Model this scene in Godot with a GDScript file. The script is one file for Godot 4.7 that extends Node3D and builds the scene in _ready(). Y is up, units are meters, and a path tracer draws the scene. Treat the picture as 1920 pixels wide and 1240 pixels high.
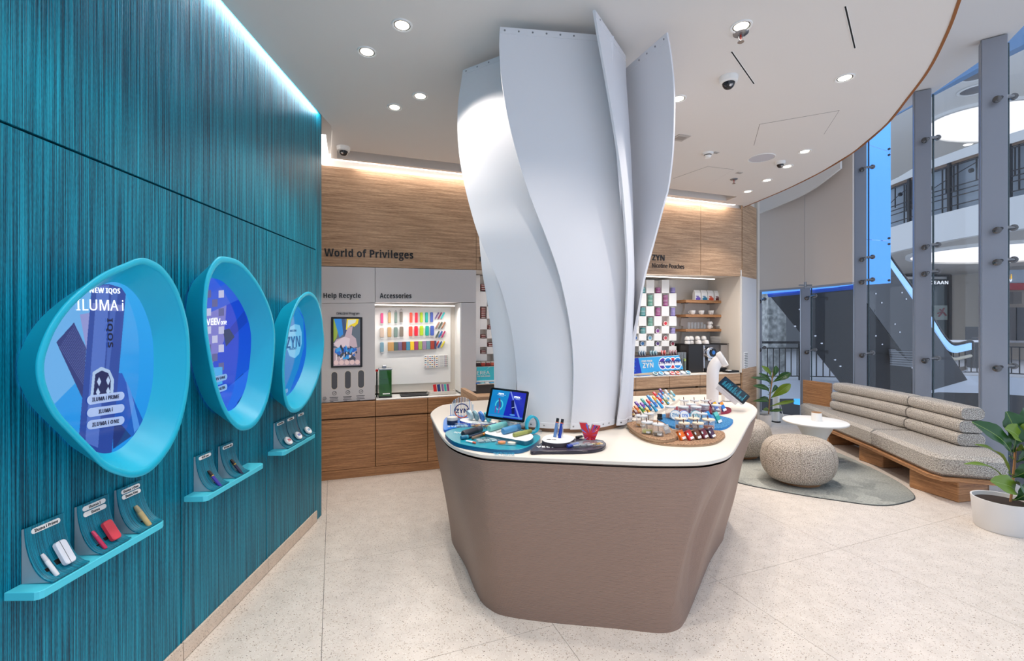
extends Node3D
# A small shop interior: teal display wall, timber back wall, white petal column in an island counter, lounge by a glass wall.
const F := 853.0            # focal length in pixels of a 1920 x 1240 frame
var M := {}
var used := {}
var rng := RandomNumberGenerator.new()
var font_bold := SystemFont.new()
var font_plain := SystemFont.new()
var TW := Transform3D()     # teal wall: x along the wall, y up, z into the room
var BW := Transform3D()     # back wall, the same
const BA := 5.44
const BB := 0.353
const CEIL := 3.33

# ---------- where things stand ----------
func R(x: float, y: float, d: float) -> Vector3:
	return Vector3((x - 960.0) / F * d, 1.6 - (y - 612.0) / F * d, -d)

func G(x: float, y: float, h := 0.0) -> Vector3:
	return R(x, y, (1.6 - h) * F / (y - 612.0))

func T(x: float, y: float, o := 0.0) -> Vector2:      # on the teal wall: (along, height)
	var k := (x - 960.0) / F
	var d := (1.535 - o) / (-k - 0.0198)
	return Vector2(d, 1.6 - (y - 612.0) / F * d)

func W(x: float, y: float, o := 0.0) -> Vector2:      # on the back wall: (along, height)
	var k := (x - 960.0) / F
	var n := sqrt(1.0 + BB * BB)
	var d := (BA - o * n) / (1.0 - BB * k)
	var p := Vector2(k * d, d)
	var rel := p - Vector2(0, BA)
	return Vector2((rel.x + rel.y * BB) / n, 1.6 - (y - 612.0) / F * d)

func xf(p: Vector3, yaw := 0.0) -> Transform3D:
	return Transform3D(Basis(Vector3.UP, yaw), p)

# ---------- nodes ----------
func numbered(called: String) -> String:
	used[called] = used.get(called, -1) + 1
	return called if used[called] == 0 else "%s_%03d" % [called, used[called]]

func tag(o: Node, label := "", category := "", group := "", kind := "") -> Node:
	if label: o.set_meta("label", label)
	if category: o.set_meta("category", category)
	if group: o.set_meta("group", group)
	if kind: o.set_meta("kind", kind)
	return o

func thing(called: String, label: String, category: String, at := Transform3D(), group := "") -> Node3D:
	var o := Node3D.new()
	o.name = numbered(called)
	add_child(o)
	o.transform = at
	tag(o, label, category, group)
	return o

func setting(called: String, at := Transform3D()) -> Node3D:
	var o := Node3D.new()
	o.name = numbered(called)
	add_child(o)
	o.transform = at
	o.set_meta("kind", "structure")
	return o

func obj(called: String, st, m: Material, parent: Node = null, at := Transform3D()) -> MeshInstance3D:
	var o := MeshInstance3D.new()
	if st is SurfaceTool:
		st.generate_normals()
		o.mesh = st.commit()
	else:
		o.mesh = st
	o.material_override = m
	o.transform = at
	if parent == null:
		o.name = numbered(called)
		add_child(o)
	else:
		o.name = called
		parent.add_child(o, true)
	return o

func copy(o: Node3D, at: Transform3D, label := "") -> Node3D:
	var c: Node3D = o.duplicate()
	var stem := String(o.name)
	if stem.length() > 4 and stem[stem.length() - 4] == "_": stem = stem.substr(0, stem.length() - 4)
	c.name = numbered(stem)
	add_child(c)
	c.transform = at
	if label: c.set_meta("label", label)
	return c

# ---------- shapes ----------
func S() -> SurfaceTool:
	var st := SurfaceTool.new()
	st.begin(Mesh.PRIMITIVE_TRIANGLES)
	st.set_smooth_group(-1)
	return st

func auv(p: Vector3, n: Vector3) -> Vector2:
	var m := n.abs()
	if m.z >= m.x and m.z >= m.y: return Vector2(p.x, -p.y)
	if m.x >= m.y: return Vector2(-p.z, -p.y)
	return Vector2(p.x, p.z)

func tri(st: SurfaceTool, a: Vector3, b: Vector3, c: Vector3) -> void:   # counter-clockwise from outside
	var n := (b - a).cross(c - a)
	for p in [a, c, b]:
		st.set_uv(auv(p, n))
		st.add_vertex(p)

func quad(st: SurfaceTool, a: Vector3, b: Vector3, c: Vector3, d: Vector3) -> void:
	tri(st, a, b, c)
	tri(st, a, c, d)

func face(st: SurfaceTool, pts: Array, ctr: Vector3) -> void:
	var n: Vector3 = (pts[1] - pts[0]).cross(pts[2] - pts[0])
	var mid := Vector3.ZERO
	for p in pts: mid += p / float(pts.size())
	if n.dot(mid - ctr) < 0.0: pts.reverse()
	for i in range(1, pts.size() - 1): tri(st, pts[0], pts[i], pts[i + 1])

func box(st: SurfaceTool, c: Vector3, s: Vector3, ch := 0.0, t := Transform3D()) -> SurfaceTool:
	var h := s / 2.0
	ch = minf(ch, minf(h.x, minf(h.y, h.z)) * 0.9)
	var ctr := t * c
	var ax := [Vector3(1, 0, 0), Vector3(0, 1, 0), Vector3(0, 0, 1)]
	for a in 3:
		var b := (a + 1) % 3
		var e := (a + 2) % 3
		for g in [-1.0, 1.0]:
			var base: Vector3 = ax[a] * h[a] * g
			var u: Vector3 = ax[b] * (h[b] - ch)
			var v: Vector3 = ax[e] * (h[e] - ch)
			face(st, [t * (c + base + u + v), t * (c + base - u + v), t * (c + base - u - v), t * (c + base + u - v)], ctr)
	if ch > 0.0:
		for a in 3:
			var b := (a + 1) % 3
			var e := (a + 2) % 3
			for g in [-1.0, 1.0]:
				for k in [-1.0, 1.0]:
					var p1: Vector3 = ax[a] * h[a] * g + ax[b] * (h[b] - ch) * k
					var p2: Vector3 = ax[a] * (h[a] - ch) * g + ax[b] * h[b] * k
					var v: Vector3 = ax[e] * (h[e] - ch)
					face(st, [t * (c + p1 + v), t * (c + p2 + v), t * (c + p2 - v), t * (c + p1 - v)], ctr)
		for gx in [-1.0, 1.0]:
			for gy in [-1.0, 1.0]:
				for gz in [-1.0, 1.0]:
					var q := Vector3(gx, gy, gz)
					var i := h - Vector3(ch, ch, ch)
					face(st, [t * (c + q * Vector3(h.x, i.y, i.z)), t * (c + q * Vector3(i.x, h.y, i.z)), t * (c + q * Vector3(i.x, i.y, h.z))], ctr)
	return st

func bx(c: Vector3, s: Vector3, ch := 0.0) -> SurfaceTool:
	return box(S(), c, s, ch)

func inset(poly: PackedVector2Array, by: float) -> PackedVector2Array:
	var out := PackedVector2Array()
	var n := poly.size()
	for i in n:
		var e1 := (poly[i] - poly[(i + n - 1) % n]).normalized()
		var e2 := (poly[(i + 1) % n] - poly[i]).normalized()
		var nn := Vector2(-e1.y, e1.x) + Vector2(-e2.y, e2.x)
		var l := maxf(nn.length_squared(), 0.5)
		out.append(poly[i] + nn * (2.0 * by / l))
	return out

func ccw(poly: PackedVector2Array) -> PackedVector2Array:
	var a := 0.0
	for i in poly.size():
		a += poly[i].cross(poly[(i + 1) % poly.size()])
	if a < 0.0: poly.reverse()
	return poly

func lift(p: Vector2, t: float, axis: String) -> Vector3:
	return Vector3(p.x, t, p.y) if axis == "y" else Vector3(p.x, p.y, t) if axis == "z" else Vector3(t, p.y, p.x)

func prism(st: SurfaceTool, given, a0: float, a1: float, axis := "y", ch := 0.0, smooth := false) -> SurfaceTool:
	var poly := ccw(PackedVector2Array(given))
	var n := poly.size()
	var small := inset(poly, ch) if ch > 0.0 else poly
	var rings := [[small, a0], [poly, a0 + ch], [poly, a1 - ch], [small, a1]] if ch > 0.0 else [[poly, a0], [poly, a1]]
	var up := lift(Vector2.ZERO, 1.0, axis)
	for k in rings.size() - 1:
		for i in n:
			var j := (i + 1) % n
			var a := lift(rings[k][0][i], rings[k][1], axis)
			var b := lift(rings[k][0][j], rings[k][1], axis)
			var c := lift(rings[k + 1][0][j], rings[k + 1][1], axis)
			var d := lift(rings[k + 1][0][i], rings[k + 1][1], axis)
			var e := poly[j] - poly[i]
			var out := lift(Vector2(e.y, -e.x), 0.0, axis)
			st.set_smooth_group(k if smooth else -1)
			if (b - a).cross(d - a).dot(out) < 0.0: quad(st, a, d, c, b)
			else: quad(st, a, b, c, d)
	st.set_smooth_group(-1)
	var idx := Geometry2D.triangulate_polygon(small)
	for end in 2:
		var t := a1 if end else a0
		var dir := up if end else -up
		for i in range(0, idx.size(), 3):
			var p := [lift(small[idx[i]], t, axis), lift(small[idx[i + 1]], t, axis), lift(small[idx[i + 2]], t, axis)]
			if (p[1] - p[0]).cross(p[2] - p[0]).dot(dir) < 0.0: tri(st, p[0], p[2], p[1])
			else: tri(st, p[0], p[1], p[2])
	return st

func rrect(w: float, h: float, r: float, n := 5, at := Vector2.ZERO) -> PackedVector2Array:
	var out := PackedVector2Array()
	r = minf(r, minf(w, h) / 2.0)
	for q in 4:
		var c := Vector2((w / 2 - r) * (1 if q in [0, 3] else -1), (h / 2 - r) * (1 if q < 2 else -1))
		for i in n + 1:
			var a := (q + float(i) / n) * PI / 2
			out.append(at + c + Vector2(cos(a), sin(a)) * r)
	return out

func circle(r: float, n := 24, at := Vector2.ZERO) -> PackedVector2Array:
	var out := PackedVector2Array()
	for i in n: out.append(at + Vector2(cos(TAU * i / n), sin(TAU * i / n)) * r)
	return out

func spline(pts: Array, n: int, closed := true) -> Array:      # Catmull-Rom, n samples for each span
	var out := []
	var k := pts.size()
	for i in (k if closed else k - 1):
		var p0 = pts[(i + k - 1) % k] if closed or i > 0 else pts[0]
		var p1 = pts[i]
		var p2 = pts[(i + 1) % k]
		var p3 = pts[(i + 2) % k] if closed or i + 2 < k else pts[k - 1]
		for j in n:
			var t := float(j) / n
			out.append(p1.cubic_interpolate(p2, p0, p3, t))
	if not closed: out.append(pts[k - 1])
	return out

func lathe(st: SurfaceTool, prof: Array, n := 24, t := Transform3D()) -> SurfaceTool:
	var g := 0
	for k in prof.size() - 1:
		var a: Vector2 = prof[k]
		var b: Vector2 = prof[k + 1]
		if k > 0 and absf((a - prof[k - 1]).angle_to(b - a)) > 0.6: g += 1
		st.set_smooth_group(g)
		for i in n:
			var a0 := TAU * i / n
			var a1 := TAU * (i + 1) / n
			var p := Vector3(a.x * cos(a0), a.y, -a.x * sin(a0))
			var q := Vector3(a.x * cos(a1), a.y, -a.x * sin(a1))
			var r := Vector3(b.x * cos(a1), b.y, -b.x * sin(a1))
			var s := Vector3(b.x * cos(a0), b.y, -b.x * sin(a0))
			if a.x > 1e-6: tri(st, t * p, t * q, t * r)
			if b.x > 1e-6: tri(st, t * p, t * r, t * s)
	st.set_smooth_group(-1)
	return st

func tube(st: SurfaceTool, pts: Array, r, n := 8, caps := true) -> SurfaceTool:
	var rings := []
	var up := Vector3.UP
	for i in pts.size():
		var dir: Vector3 = (pts[mini(i + 1, pts.size() - 1)] - pts[maxi(i - 1, 0)]).normalized()
		if i == 0 and absf(dir.y) > 0.9: up = Vector3.RIGHT
		var side := dir.cross(up).normalized()
		up = side.cross(dir).normalized()
		var rad: float = r if r is float else r[i]
		var ring := []
		for k in n:
			var a := TAU * k / n
			ring.append(pts[i] + (side * cos(a) + up * sin(a)) * rad)
		rings.append(ring)
	loft(st, rings)
	if caps:
		for e in [0, rings.size() - 1]:
			var dir: Vector3 = pts[0] - pts[1] if e == 0 else pts[e] - pts[e - 1]
			for k in range(1, n - 1):
				var p := [rings[e][0], rings[e][k], rings[e][k + 1]]
				if (p[1] - p[0]).cross(p[2] - p[0]).dot(dir) < 0.0: tri(st, p[0], p[2], p[1])
				else: tri(st, p[0], p[1], p[2])
	return st

func loft(st: SurfaceTool, rings: Array, closed := true, flip := false, group := 0) -> SurfaceTool:
	st.set_smooth_group(group)
	var n: int = rings[0].size()
	var us := [0.0]
	for i in n: us.append(us[i] + (rings[0][(i + 1) % n] - rings[0][i]).length())
	var v := 0.0
	for k in rings.size() - 1:
		var dv: float = (rings[k + 1][0] - rings[k][0]).length()
		for i in (n if closed else n - 1):
			var j := (i + 1) % n
			var q := [rings[k][i], rings[k][j], rings[k + 1][j], rings[k + 1][i]]
			var uv := [Vector2(us[i], v), Vector2(us[i + 1], v), Vector2(us[i + 1], v + dv), Vector2(us[i], v + dv)]
			for m in ([0, 1, 2, 0, 2, 3] if flip else [0, 2, 1, 0, 3, 2]):
				st.set_uv(uv[m])
				st.add_vertex(q[m])
		v += dv
	st.set_smooth_group(-1)
	return st

func slab(st: SurfaceTool, grid: Array, th: float) -> SurfaceTool:     # a curved sheet with thickness
	var rows := grid.size()
	var cols: int = grid[0].size()
	var front := []
	var back := []
	for i in rows:
		var f := []
		var b := []
		for j in cols:
			var du: Vector3 = grid[i][mini(j + 1, cols - 1)] - grid[i][maxi(j - 1, 0)]
			var dv: Vector3 = grid[mini(i + 1, rows - 1)][j] - grid[maxi(i - 1, 0)][j]
			var nn := du.cross(dv).normalized()
			f.append(grid[i][j] + nn * th / 2)
			b.append(grid[i][j] - nn * th / 2)
		front.append(f)
		back.append(b)
	loft(st, front, false, true, 0)
	loft(st, back, false, false, 1)
	for i in rows - 1:
		quad(st, front[i][0], front[i + 1][0], back[i + 1][0], back[i][0])
		quad(st, front[i][cols - 1], back[i][cols - 1], back[i + 1][cols - 1], front[i + 1][cols - 1])
	for j in cols - 1:
		quad(st, front[0][j], back[0][j], back[0][j + 1], front[0][j + 1])
		quad(st, front[rows - 1][j], front[rows - 1][j + 1], back[rows - 1][j + 1], back[rows - 1][j])
	return st

func text(parent: Node, words: String, at: Transform3D, w: float, h: float, m: Material, bold := true, called := "lettering", th := 0.002) -> MeshInstance3D:
	var tm := TextMesh.new()
	tm.text = words
	tm.font = font_bold if bold else font_plain
	tm.font_size = 40
	tm.pixel_size = 0.01
	tm.depth = 0.1
	tm.curve_step = 2.0
	var b := tm.get_aabb()
	var o := MeshInstance3D.new()
	o.name = called
	o.mesh = tm
	o.material_override = m
	var sx := w / maxf(b.size.x, 0.001)
	var sy := h / maxf(b.size.y, 0.001) if h > 0.0 else sx
	var s := Vector3(sx, sy, th / 0.1)
	o.transform = at * Transform3D(Basis.from_scale(s), -(b.position + b.size / 2) * s)
	parent.add_child(o, true)
	return o

# ---------- materials ----------
func C(r: float, g: float, b: float) -> Color:
	return Color(r / 255.0, g / 255.0, b / 255.0)

func mat(called: String, c: Color, rough := 0.6, metal := 0.0) -> StandardMaterial3D:
	if M.has(called): return M[called]
	var m := StandardMaterial3D.new()
	m.resource_name = called
	m.albedo_color = c
	m.roughness = rough
	m.metallic = metal
	M[called] = m
	return m

func col(c: Color, rough := 0.5) -> StandardMaterial3D:       # plain coloured stuff, one material for each colour
	return mat("paint_%s_%d" % [c.to_html(false), int(rough * 100)], c, rough)

func lit(called: String, c: Color, energy: float) -> StandardMaterial3D:
	if M.has(called): return M[called]
	var m := mat(called, c, 0.5)
	m.emission_enabled = true
	m.emission = c
	m.emission_energy_multiplier = energy
	return m

func clear(called: String, c: Color, alpha: float) -> StandardMaterial3D:
	if M.has(called): return M[called]
	var m := mat(called, Color(c.r, c.g, c.b, alpha), 0.03)
	m.transparency = BaseMaterial3D.TRANSPARENCY_ALPHA
	return m

func picture(w: int, h: int, fn: Callable) -> ImageTexture:
	var data := PackedByteArray()
	data.resize(w * h * 3)
	var k := 0
	for y in h:
		for x in w:
			var c: Color = fn.call(x, y)
			data[k] = int(clampf(c.r, 0, 1) * 255)
			data[k + 1] = int(clampf(c.g, 0, 1) * 255)
			data[k + 2] = int(clampf(c.b, 0, 1) * 255)
			k += 3
	return ImageTexture.create_from_image(Image.create_from_data(w, h, false, Image.FORMAT_RGB8, data))

func noise(freq: float, s: int, octaves := 3) -> FastNoiseLite:
	var n := FastNoiseLite.new()
	n.noise_type = FastNoiseLite.TYPE_SIMPLEX
	n.seed = s
	n.frequency = freq
	n.fractal_octaves = octaves
	return n

func grain(w: int, h: int, fx: float, fy: float, s: int) -> PackedFloat32Array:   # streaky noise that joins up at its edges
	var n := noise(1.0, s, 3)
	var out := PackedFloat32Array()
	out.resize(w * h)
	for y in h:
		var ty := clampf((y - 0.85 * h) / (0.15 * h), 0, 1)
		for x in w:
			var tx := clampf((x - 0.85 * w) / (0.15 * w), 0, 1)
			var v := n.get_noise_2d(x * fx, y * fy)
			if tx > 0.0: v = lerpf(v, n.get_noise_2d((x - w) * fx, y * fy), tx)
			if ty > 0.0: v = lerpf(v, n.get_noise_2d(x * fx, (y - h) * fy), ty)
			out[y * w + x] = v
	return out

func fill(im: Image, pts: Array, c: Color) -> void:           # a polygon of one colour, points in 0..1
	var w := im.get_width()
	var h := im.get_height()
	for y in h:
		var xs := []
		var fy := (y + 0.5) / h
		for i in pts.size():
			var a: Vector2 = pts[i]
			var b: Vector2 = pts[(i + 1) % pts.size()]
			if (a.y <= fy) != (b.y <= fy): xs.append(a.x + (fy - a.y) / (b.y - a.y) * (b.x - a.x))
		xs.sort()
		for i in range(0, xs.size() - 1, 2):
			var x0 := int(clampf(xs[i], 0, 1) * w)
			var x1 := int(clampf(xs[i + 1], 0, 1) * w)
			if x1 > x0: im.fill_rect(Rect2i(x0, y, x1 - x0, 1), c)

func oval(im: Image, x: float, y: float, rx: float, ry: float, c: Color) -> void:
	var p := []
	for i in 28: p.append(Vector2(x + rx * cos(TAU * i / 28), y + ry * sin(TAU * i / 28)))
	fill(im, p, c)

func rect(im: Image, x0: float, y0: float, x1: float, y1: float, c: Color) -> void:
	fill(im, [Vector2(x0, y0), Vector2(x1, y0), Vector2(x1, y1), Vector2(x0, y1)], c)

func display(called: String, im: Image, energy := 0.9) -> StandardMaterial3D:
	var m := mat(called, Color(0.02, 0.02, 0.02), 0.08)
	m.emission_enabled = true
	m.emission = Color.BLACK
	m.emission_texture = ImageTexture.create_from_image(im)
	m.emission_energy_multiplier = energy
	m.texture_repeat = false
	return m

func print_of(called: String, im: Image, rough := 0.5) -> StandardMaterial3D:
	var m := mat(called, Color.WHITE, rough)
	m.albedo_texture = ImageTexture.create_from_image(im)
	m.texture_repeat = false
	return m

func panel_uv(pts: Array, o: float, lo: Vector2, hi: Vector2) -> SurfaceTool:      # a flat sheet facing +z whose print spans lo..hi
	var st := S()
	var poly := PackedVector2Array(pts)
	var idx := Geometry2D.triangulate_polygon(poly)
	for i in range(0, idx.size(), 3):
		var p := [poly[idx[i]], poly[idx[i + 1]], poly[idx[i + 2]]]
		if (p[1] - p[0]).cross(p[2] - p[0]) < 0.0: p.reverse()
		for k in [0, 2, 1]:
			st.set_uv(Vector2((p[k].x - lo.x) / (hi.x - lo.x), (hi.y - p[k].y) / (hi.y - lo.y)))
			st.add_vertex(Vector3(p[k].x, p[k].y, o))
	return st

func sheet(w: float, h: float) -> SurfaceTool:
	return panel_uv([Vector2(-w / 2, -h / 2), Vector2(w / 2, -h / 2), Vector2(w / 2, h / 2), Vector2(-w / 2, h / 2)], 0.0, Vector2(-w / 2, -h / 2), Vector2(w / 2, h / 2))

func make_materials() -> void:
	font_bold.font_names = PackedStringArray(["Droid Sans"])
	font_bold.font_weight = 700
	font_plain.font_names = PackedStringArray(["Droid Sans"])
	mat("white", C(232, 230, 227), 0.6)
	mat("plaster", C(226, 221, 216), 0.8)
	mat("bright_white", C(240, 239, 236), 0.45)
	mat("cream", C(220, 212, 201), 0.5)
	mat("grey_panel", C(206, 203, 203), 0.5)
	mat("dark_gap", C(16, 16, 18), 0.9)
	mat("black", C(18, 18, 22), 0.4)
	mat("black_gloss", C(10, 10, 13), 0.12)
	mat("chrome", C(205, 205, 208), 0.18, 1.0)
	mat("steel", C(150, 152, 156), 0.32, 1.0)
	mat("post_grey", C(150, 153, 162), 0.45, 0.35)
	mat("cyan", C(10, 180, 212), 0.42)
	mat("cyan_light", C(78, 206, 228), 0.45)
	mat("petal", C(226, 226, 230), 0.7)
	mat("beige_blind", C(214, 202, 192), 0.85)
	mat("soil", C(52, 40, 32), 0.95)
	mat("pot", C(232, 230, 228), 0.55)
	mat("stem", C(176, 128, 84), 0.8)
	clear("glass", Color(1, 1, 1), 0.02)
	clear("acrylic", C(225, 240, 246), 0.05)
	clear("smoke", C(190, 194, 198), 0.45)
	M["glass"].metallic_specular = 0.28
	lit("lamp_face", Color(1.0, 0.95, 0.87), 5.0)
	lit("led_strip", Color(1.0, 0.97, 0.95), 3.0)
	lit("letter_lit", Color(0.93, 0.96, 1.0), 0.9)
	# teal veneer
	var g1 := grain(1024, 512, 0.42, 0.005, 3)
	var g2 := grain(1024, 512, 0.06, 0.004, 9)
	var g3 := grain(1024, 512, 0.5, 0.25, 5)
	var teal := mat("teal_veneer", Color.WHITE, 0.4, 0.0)
	teal.albedo_texture = picture(1024, 512, func(x, y):
		var k: int = y * 1024 + x
		var v := 0.5 + 0.85 * g1[k] + 0.3 * g2[k] + 0.25 * g3[k]
		var c := C(0, 56, 76).lerp(C(0, 138, 164), clampf(v * 1.45, 0, 1))
		return c.lerp(C(36, 176, 206), clampf((v - 0.7) * 1.6, 0, 0.8)))
	teal.heightmap_enabled = true
	teal.heightmap_texture = picture(1024, 512, func(x, y):
		var v: float = 0.5 + 0.6 * g1[y * 1024 + x]
		return Color(v, v, v))
	teal.heightmap_scale = 0.12
	teal.uv1_scale = Vector3(0.7, 0.285, 1)
	teal.metallic = 0.1
	teal.metallic_specular = 0.4
	var tl := mat("teal_small", Color.WHITE, 0.45)
	tl.albedo_texture = teal.albedo_texture
	tl.uv1_scale = Vector3(2.6, 0.8, 1)
	# oak
	var w1 := grain(512, 512, 0.008, 0.22, 21)
	var w2 := grain(512, 512, 0.004, 0.03, 22)
	var w3 := grain(512, 512, 0.05, 0.5, 23)
	var wood_tex := picture(512, 512, func(x, y):
		var k: int = y * 512 + x
		var v := 0.5 + 0.42 * w1[k] + 0.3 * w2[k] + 0.28 * w3[k]
		return C(132, 100, 74).lerp(C(224, 188, 152), clampf(v, 0, 1)))
	for a in [["oak", Color.WHITE, 0.55], ["oak_warm", C(240, 214, 184), 0.5], ["oak_dark", C(188, 172, 158), 0.6]]:
		var m := mat(a[0], a[1], a[2])
		m.albedo_texture = wood_tex
		m.uv1_scale = Vector3(0.6, 2.2, 1)
	# speckled stone floor
	rng.seed = 77
	var im := Image.create(1024, 1024, false, Image.FORMAT_RGB8)
	im.fill(C(222, 213, 203))
	var cl := noise(0.006, 4, 4)
	for y in range(0, 1024, 8):
		for x in range(0, 1024, 8):
			var v := cl.get_noise_2d(x, y) * 0.03
			im.fill_rect(Rect2i(x, y, 8, 8), Color(0.871 + v, 0.835 + v, 0.796 + v))
	for i in 13000:
		var dark := rng.randf() < 0.72
		var c := C(150, 128, 106).lerp(C(196, 178, 160), rng.randf()) if dark else C(242, 237, 230)
		if dark and rng.randf() < 0.18: c = C(96, 80, 68)
		var r := rng.randi_range(1, 4)
		im.fill_rect(Rect2i(rng.randi_range(0, 1020), rng.randi_range(0, 1020), r, maxi(1, r - rng.randi_range(0, 1))), c)
	var fm := mat("terrazzo", Color.WHITE, 0.32)
	fm.albedo_texture = ImageTexture.create_from_image(im)
	fm.uv1_scale = Vector3(1.0 / 1.15, 1.0 / 1.15, 1)
	var bm := mat("terrazzo_base", C(250, 240, 230), 0.4)
	bm.albedo_texture = fm.albedo_texture
	bm.uv1_scale = Vector3(1.2, 1.2, 1)
	# boucle cloth
	var b1 := grain(256, 256, 0.13, 0.13, 31)
	var b2 := grain(256, 256, 0.5, 0.5, 32)
	var bt := picture(256, 256, func(x, y):
		var k: int = y * 256 + x
		var v := 0.66 + 1.5 * b1[k] + 0.9 * b2[k]
		return C(104, 94, 84).lerp(C(246, 239, 230), clampf(v, 0, 1)))
	for a in [["boucle", Color.WHITE, 3.0], ["boucle_coarse", C(240, 234, 228), 2.4]]:
		var m := mat(a[0], a[1], 0.95)
		m.albedo_texture = bt
		m.heightmap_enabled = true
		m.heightmap_texture = bt
		m.heightmap_scale = 1.0
		m.uv1_triplanar = true
		m.uv1_world_triplanar = true
		m.uv1_scale = Vector3.ONE * a[2]
	# ribbed printed counter body
	var body := mat("ribbed_taupe", C(152, 126, 112), 0.45)
	body.metallic = 0.2
	body.heightmap_enabled = true
	body.heightmap_texture = picture(8, 64, func(_x, y):
		var v := 0.5 + 0.5 * sin(TAU * y / 8.0)
		return Color(v, v, v))
	body.heightmap_scale = 0.12
	body.uv1_scale = Vector3(1, 18.0, 1)
	# rug
	var r1 := noise(0.012, 41, 3)
	var r2 := noise(0.2, 42, 2)
	var rt := picture(512, 512, func(x, y):
		var band := floorf((x * 0.9 + y * 0.5 + 60.0 * r1.get_noise_2d(x, y)) / 52.0)
		var v := 0.5 + 0.4 * r1.get_noise_2d(band * 91.0, y * 0.3) + 0.25 * r2.get_noise_2d(x, y)
		return C(116, 120, 116).lerp(C(184, 185, 177), clampf(v, 0, 1)))
	var rm := mat("rug_pile", Color.WHITE, 0.95)
	rm.albedo_texture = rt
	rm.uv1_scale = Vector3(0.42, 0.42, 1)
	# bark trays
	var k1 := noise(0.05, 51, 4)
	for a in [["bark", C(96, 66, 46), C(206, 168, 132)], ["blue_felt", C(18, 86, 140), C(74, 150, 200)], ["maroon_felt", C(92, 14, 38), C(160, 34, 66)]]:
		var m := mat(a[0], Color.WHITE, 0.85)
		m.albedo_texture = picture(256, 256, func(x, y): return a[1].lerp(a[2], clampf(0.5 + 0.8 * k1.get_noise_2d(x * 1.0, y * 2.5), 0, 1)))
		m.uv1_scale = Vector3(4, 4, 1)
	# leaves
	var lf := mat("leaf", C(34, 82, 26), 0.36)
	lf.backlight_enabled = true
	lf.backlight = C(30, 60, 16)
	var lf2 := mat("leaf_young", C(112, 140, 34), 0.42)
	lf2.backlight_enabled = true
	lf2.backlight = C(70, 90, 20)
	mat("leaf_rib", C(150, 176, 96), 0.5)
	var cn := noise(0.02, 61, 4)
	var cm := mat("concrete", Color.WHITE, 0.9)
	cm.albedo_texture = picture(256, 256, func(x, y): return C(120, 122, 118).lerp(C(205, 205, 200), clampf(0.5 + 0.7 * cn.get_noise_2d(x, y), 0, 1)))
	cm.uv1_scale = Vector3(0.5, 0.5, 1)

# ---------- light fittings ----------
func strip_light(called: String, at: Transform3D, w: float, h: float, energy: float, c := Color(1, 0.97, 0.94)) -> void:
	var l := AreaLight3D.new()
	l.name = called
	l.area_size = Vector2(w, h)
	l.light_energy = energy
	l.light_color = c
	l.area_range = 12.0
	l.shadow_enabled = true
	l.transform = at
	add_child(l)

func down(x: float, z: float, y: float) -> Transform3D:       # facing down (-z of the light)
	return Transform3D(Basis(Vector3(1, 0, 0), -PI / 2), Vector3(x, y, z))

func downlight(at: Vector3, energy: float, label: String, aim := Vector3.DOWN, angle := 52.0) -> void:
	var o := thing("downlight", label, "downlight", Transform3D(Basis(), at), "round downlights in the white ceiling")
	obj("trim_ring", lathe(S(), [Vector2(0.046, -0.001), Vector2(0.05, -0.006), Vector2(0.058, -0.006), Vector2(0.06, 0.0), Vector2(0.06, 0.004)], 32), M.bright_white, o)
	obj("bezel", lathe(S(), [Vector2(0.041, 0.0), Vector2(0.0412, -0.003), Vector2(0.0455, -0.003), Vector2(0.046, 0.0)], 32), M.black, o)
	obj("lamp_face", lathe(S(), [Vector2(0.041, 0.0), Vector2(0.038, -0.004), Vector2(0.0, -0.0045)], 32, Transform3D(Basis(Vector3.RIGHT, 0), Vector3.ZERO)), M.lamp_face, o)
	var l := SpotLight3D.new()
	l.name = "lamp_light"
	l.light_energy = energy
	l.light_color = Color(1.0, 0.96, 0.92)
	l.spot_angle = angle
	l.spot_angle_attenuation = 0.45
	l.spot_range = 14.0
	l.spot_attenuation = 2.0
	l.light_size = 0.035
	l.shadow_enabled = true
	o.add_child(l)
	l.position = Vector3(0, -0.012, 0)
	l.basis = Basis.looking_at(aim.normalized(), Vector3.FORWARD if absf(aim.normalized().y) > 0.9 else Vector3.UP)

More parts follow.
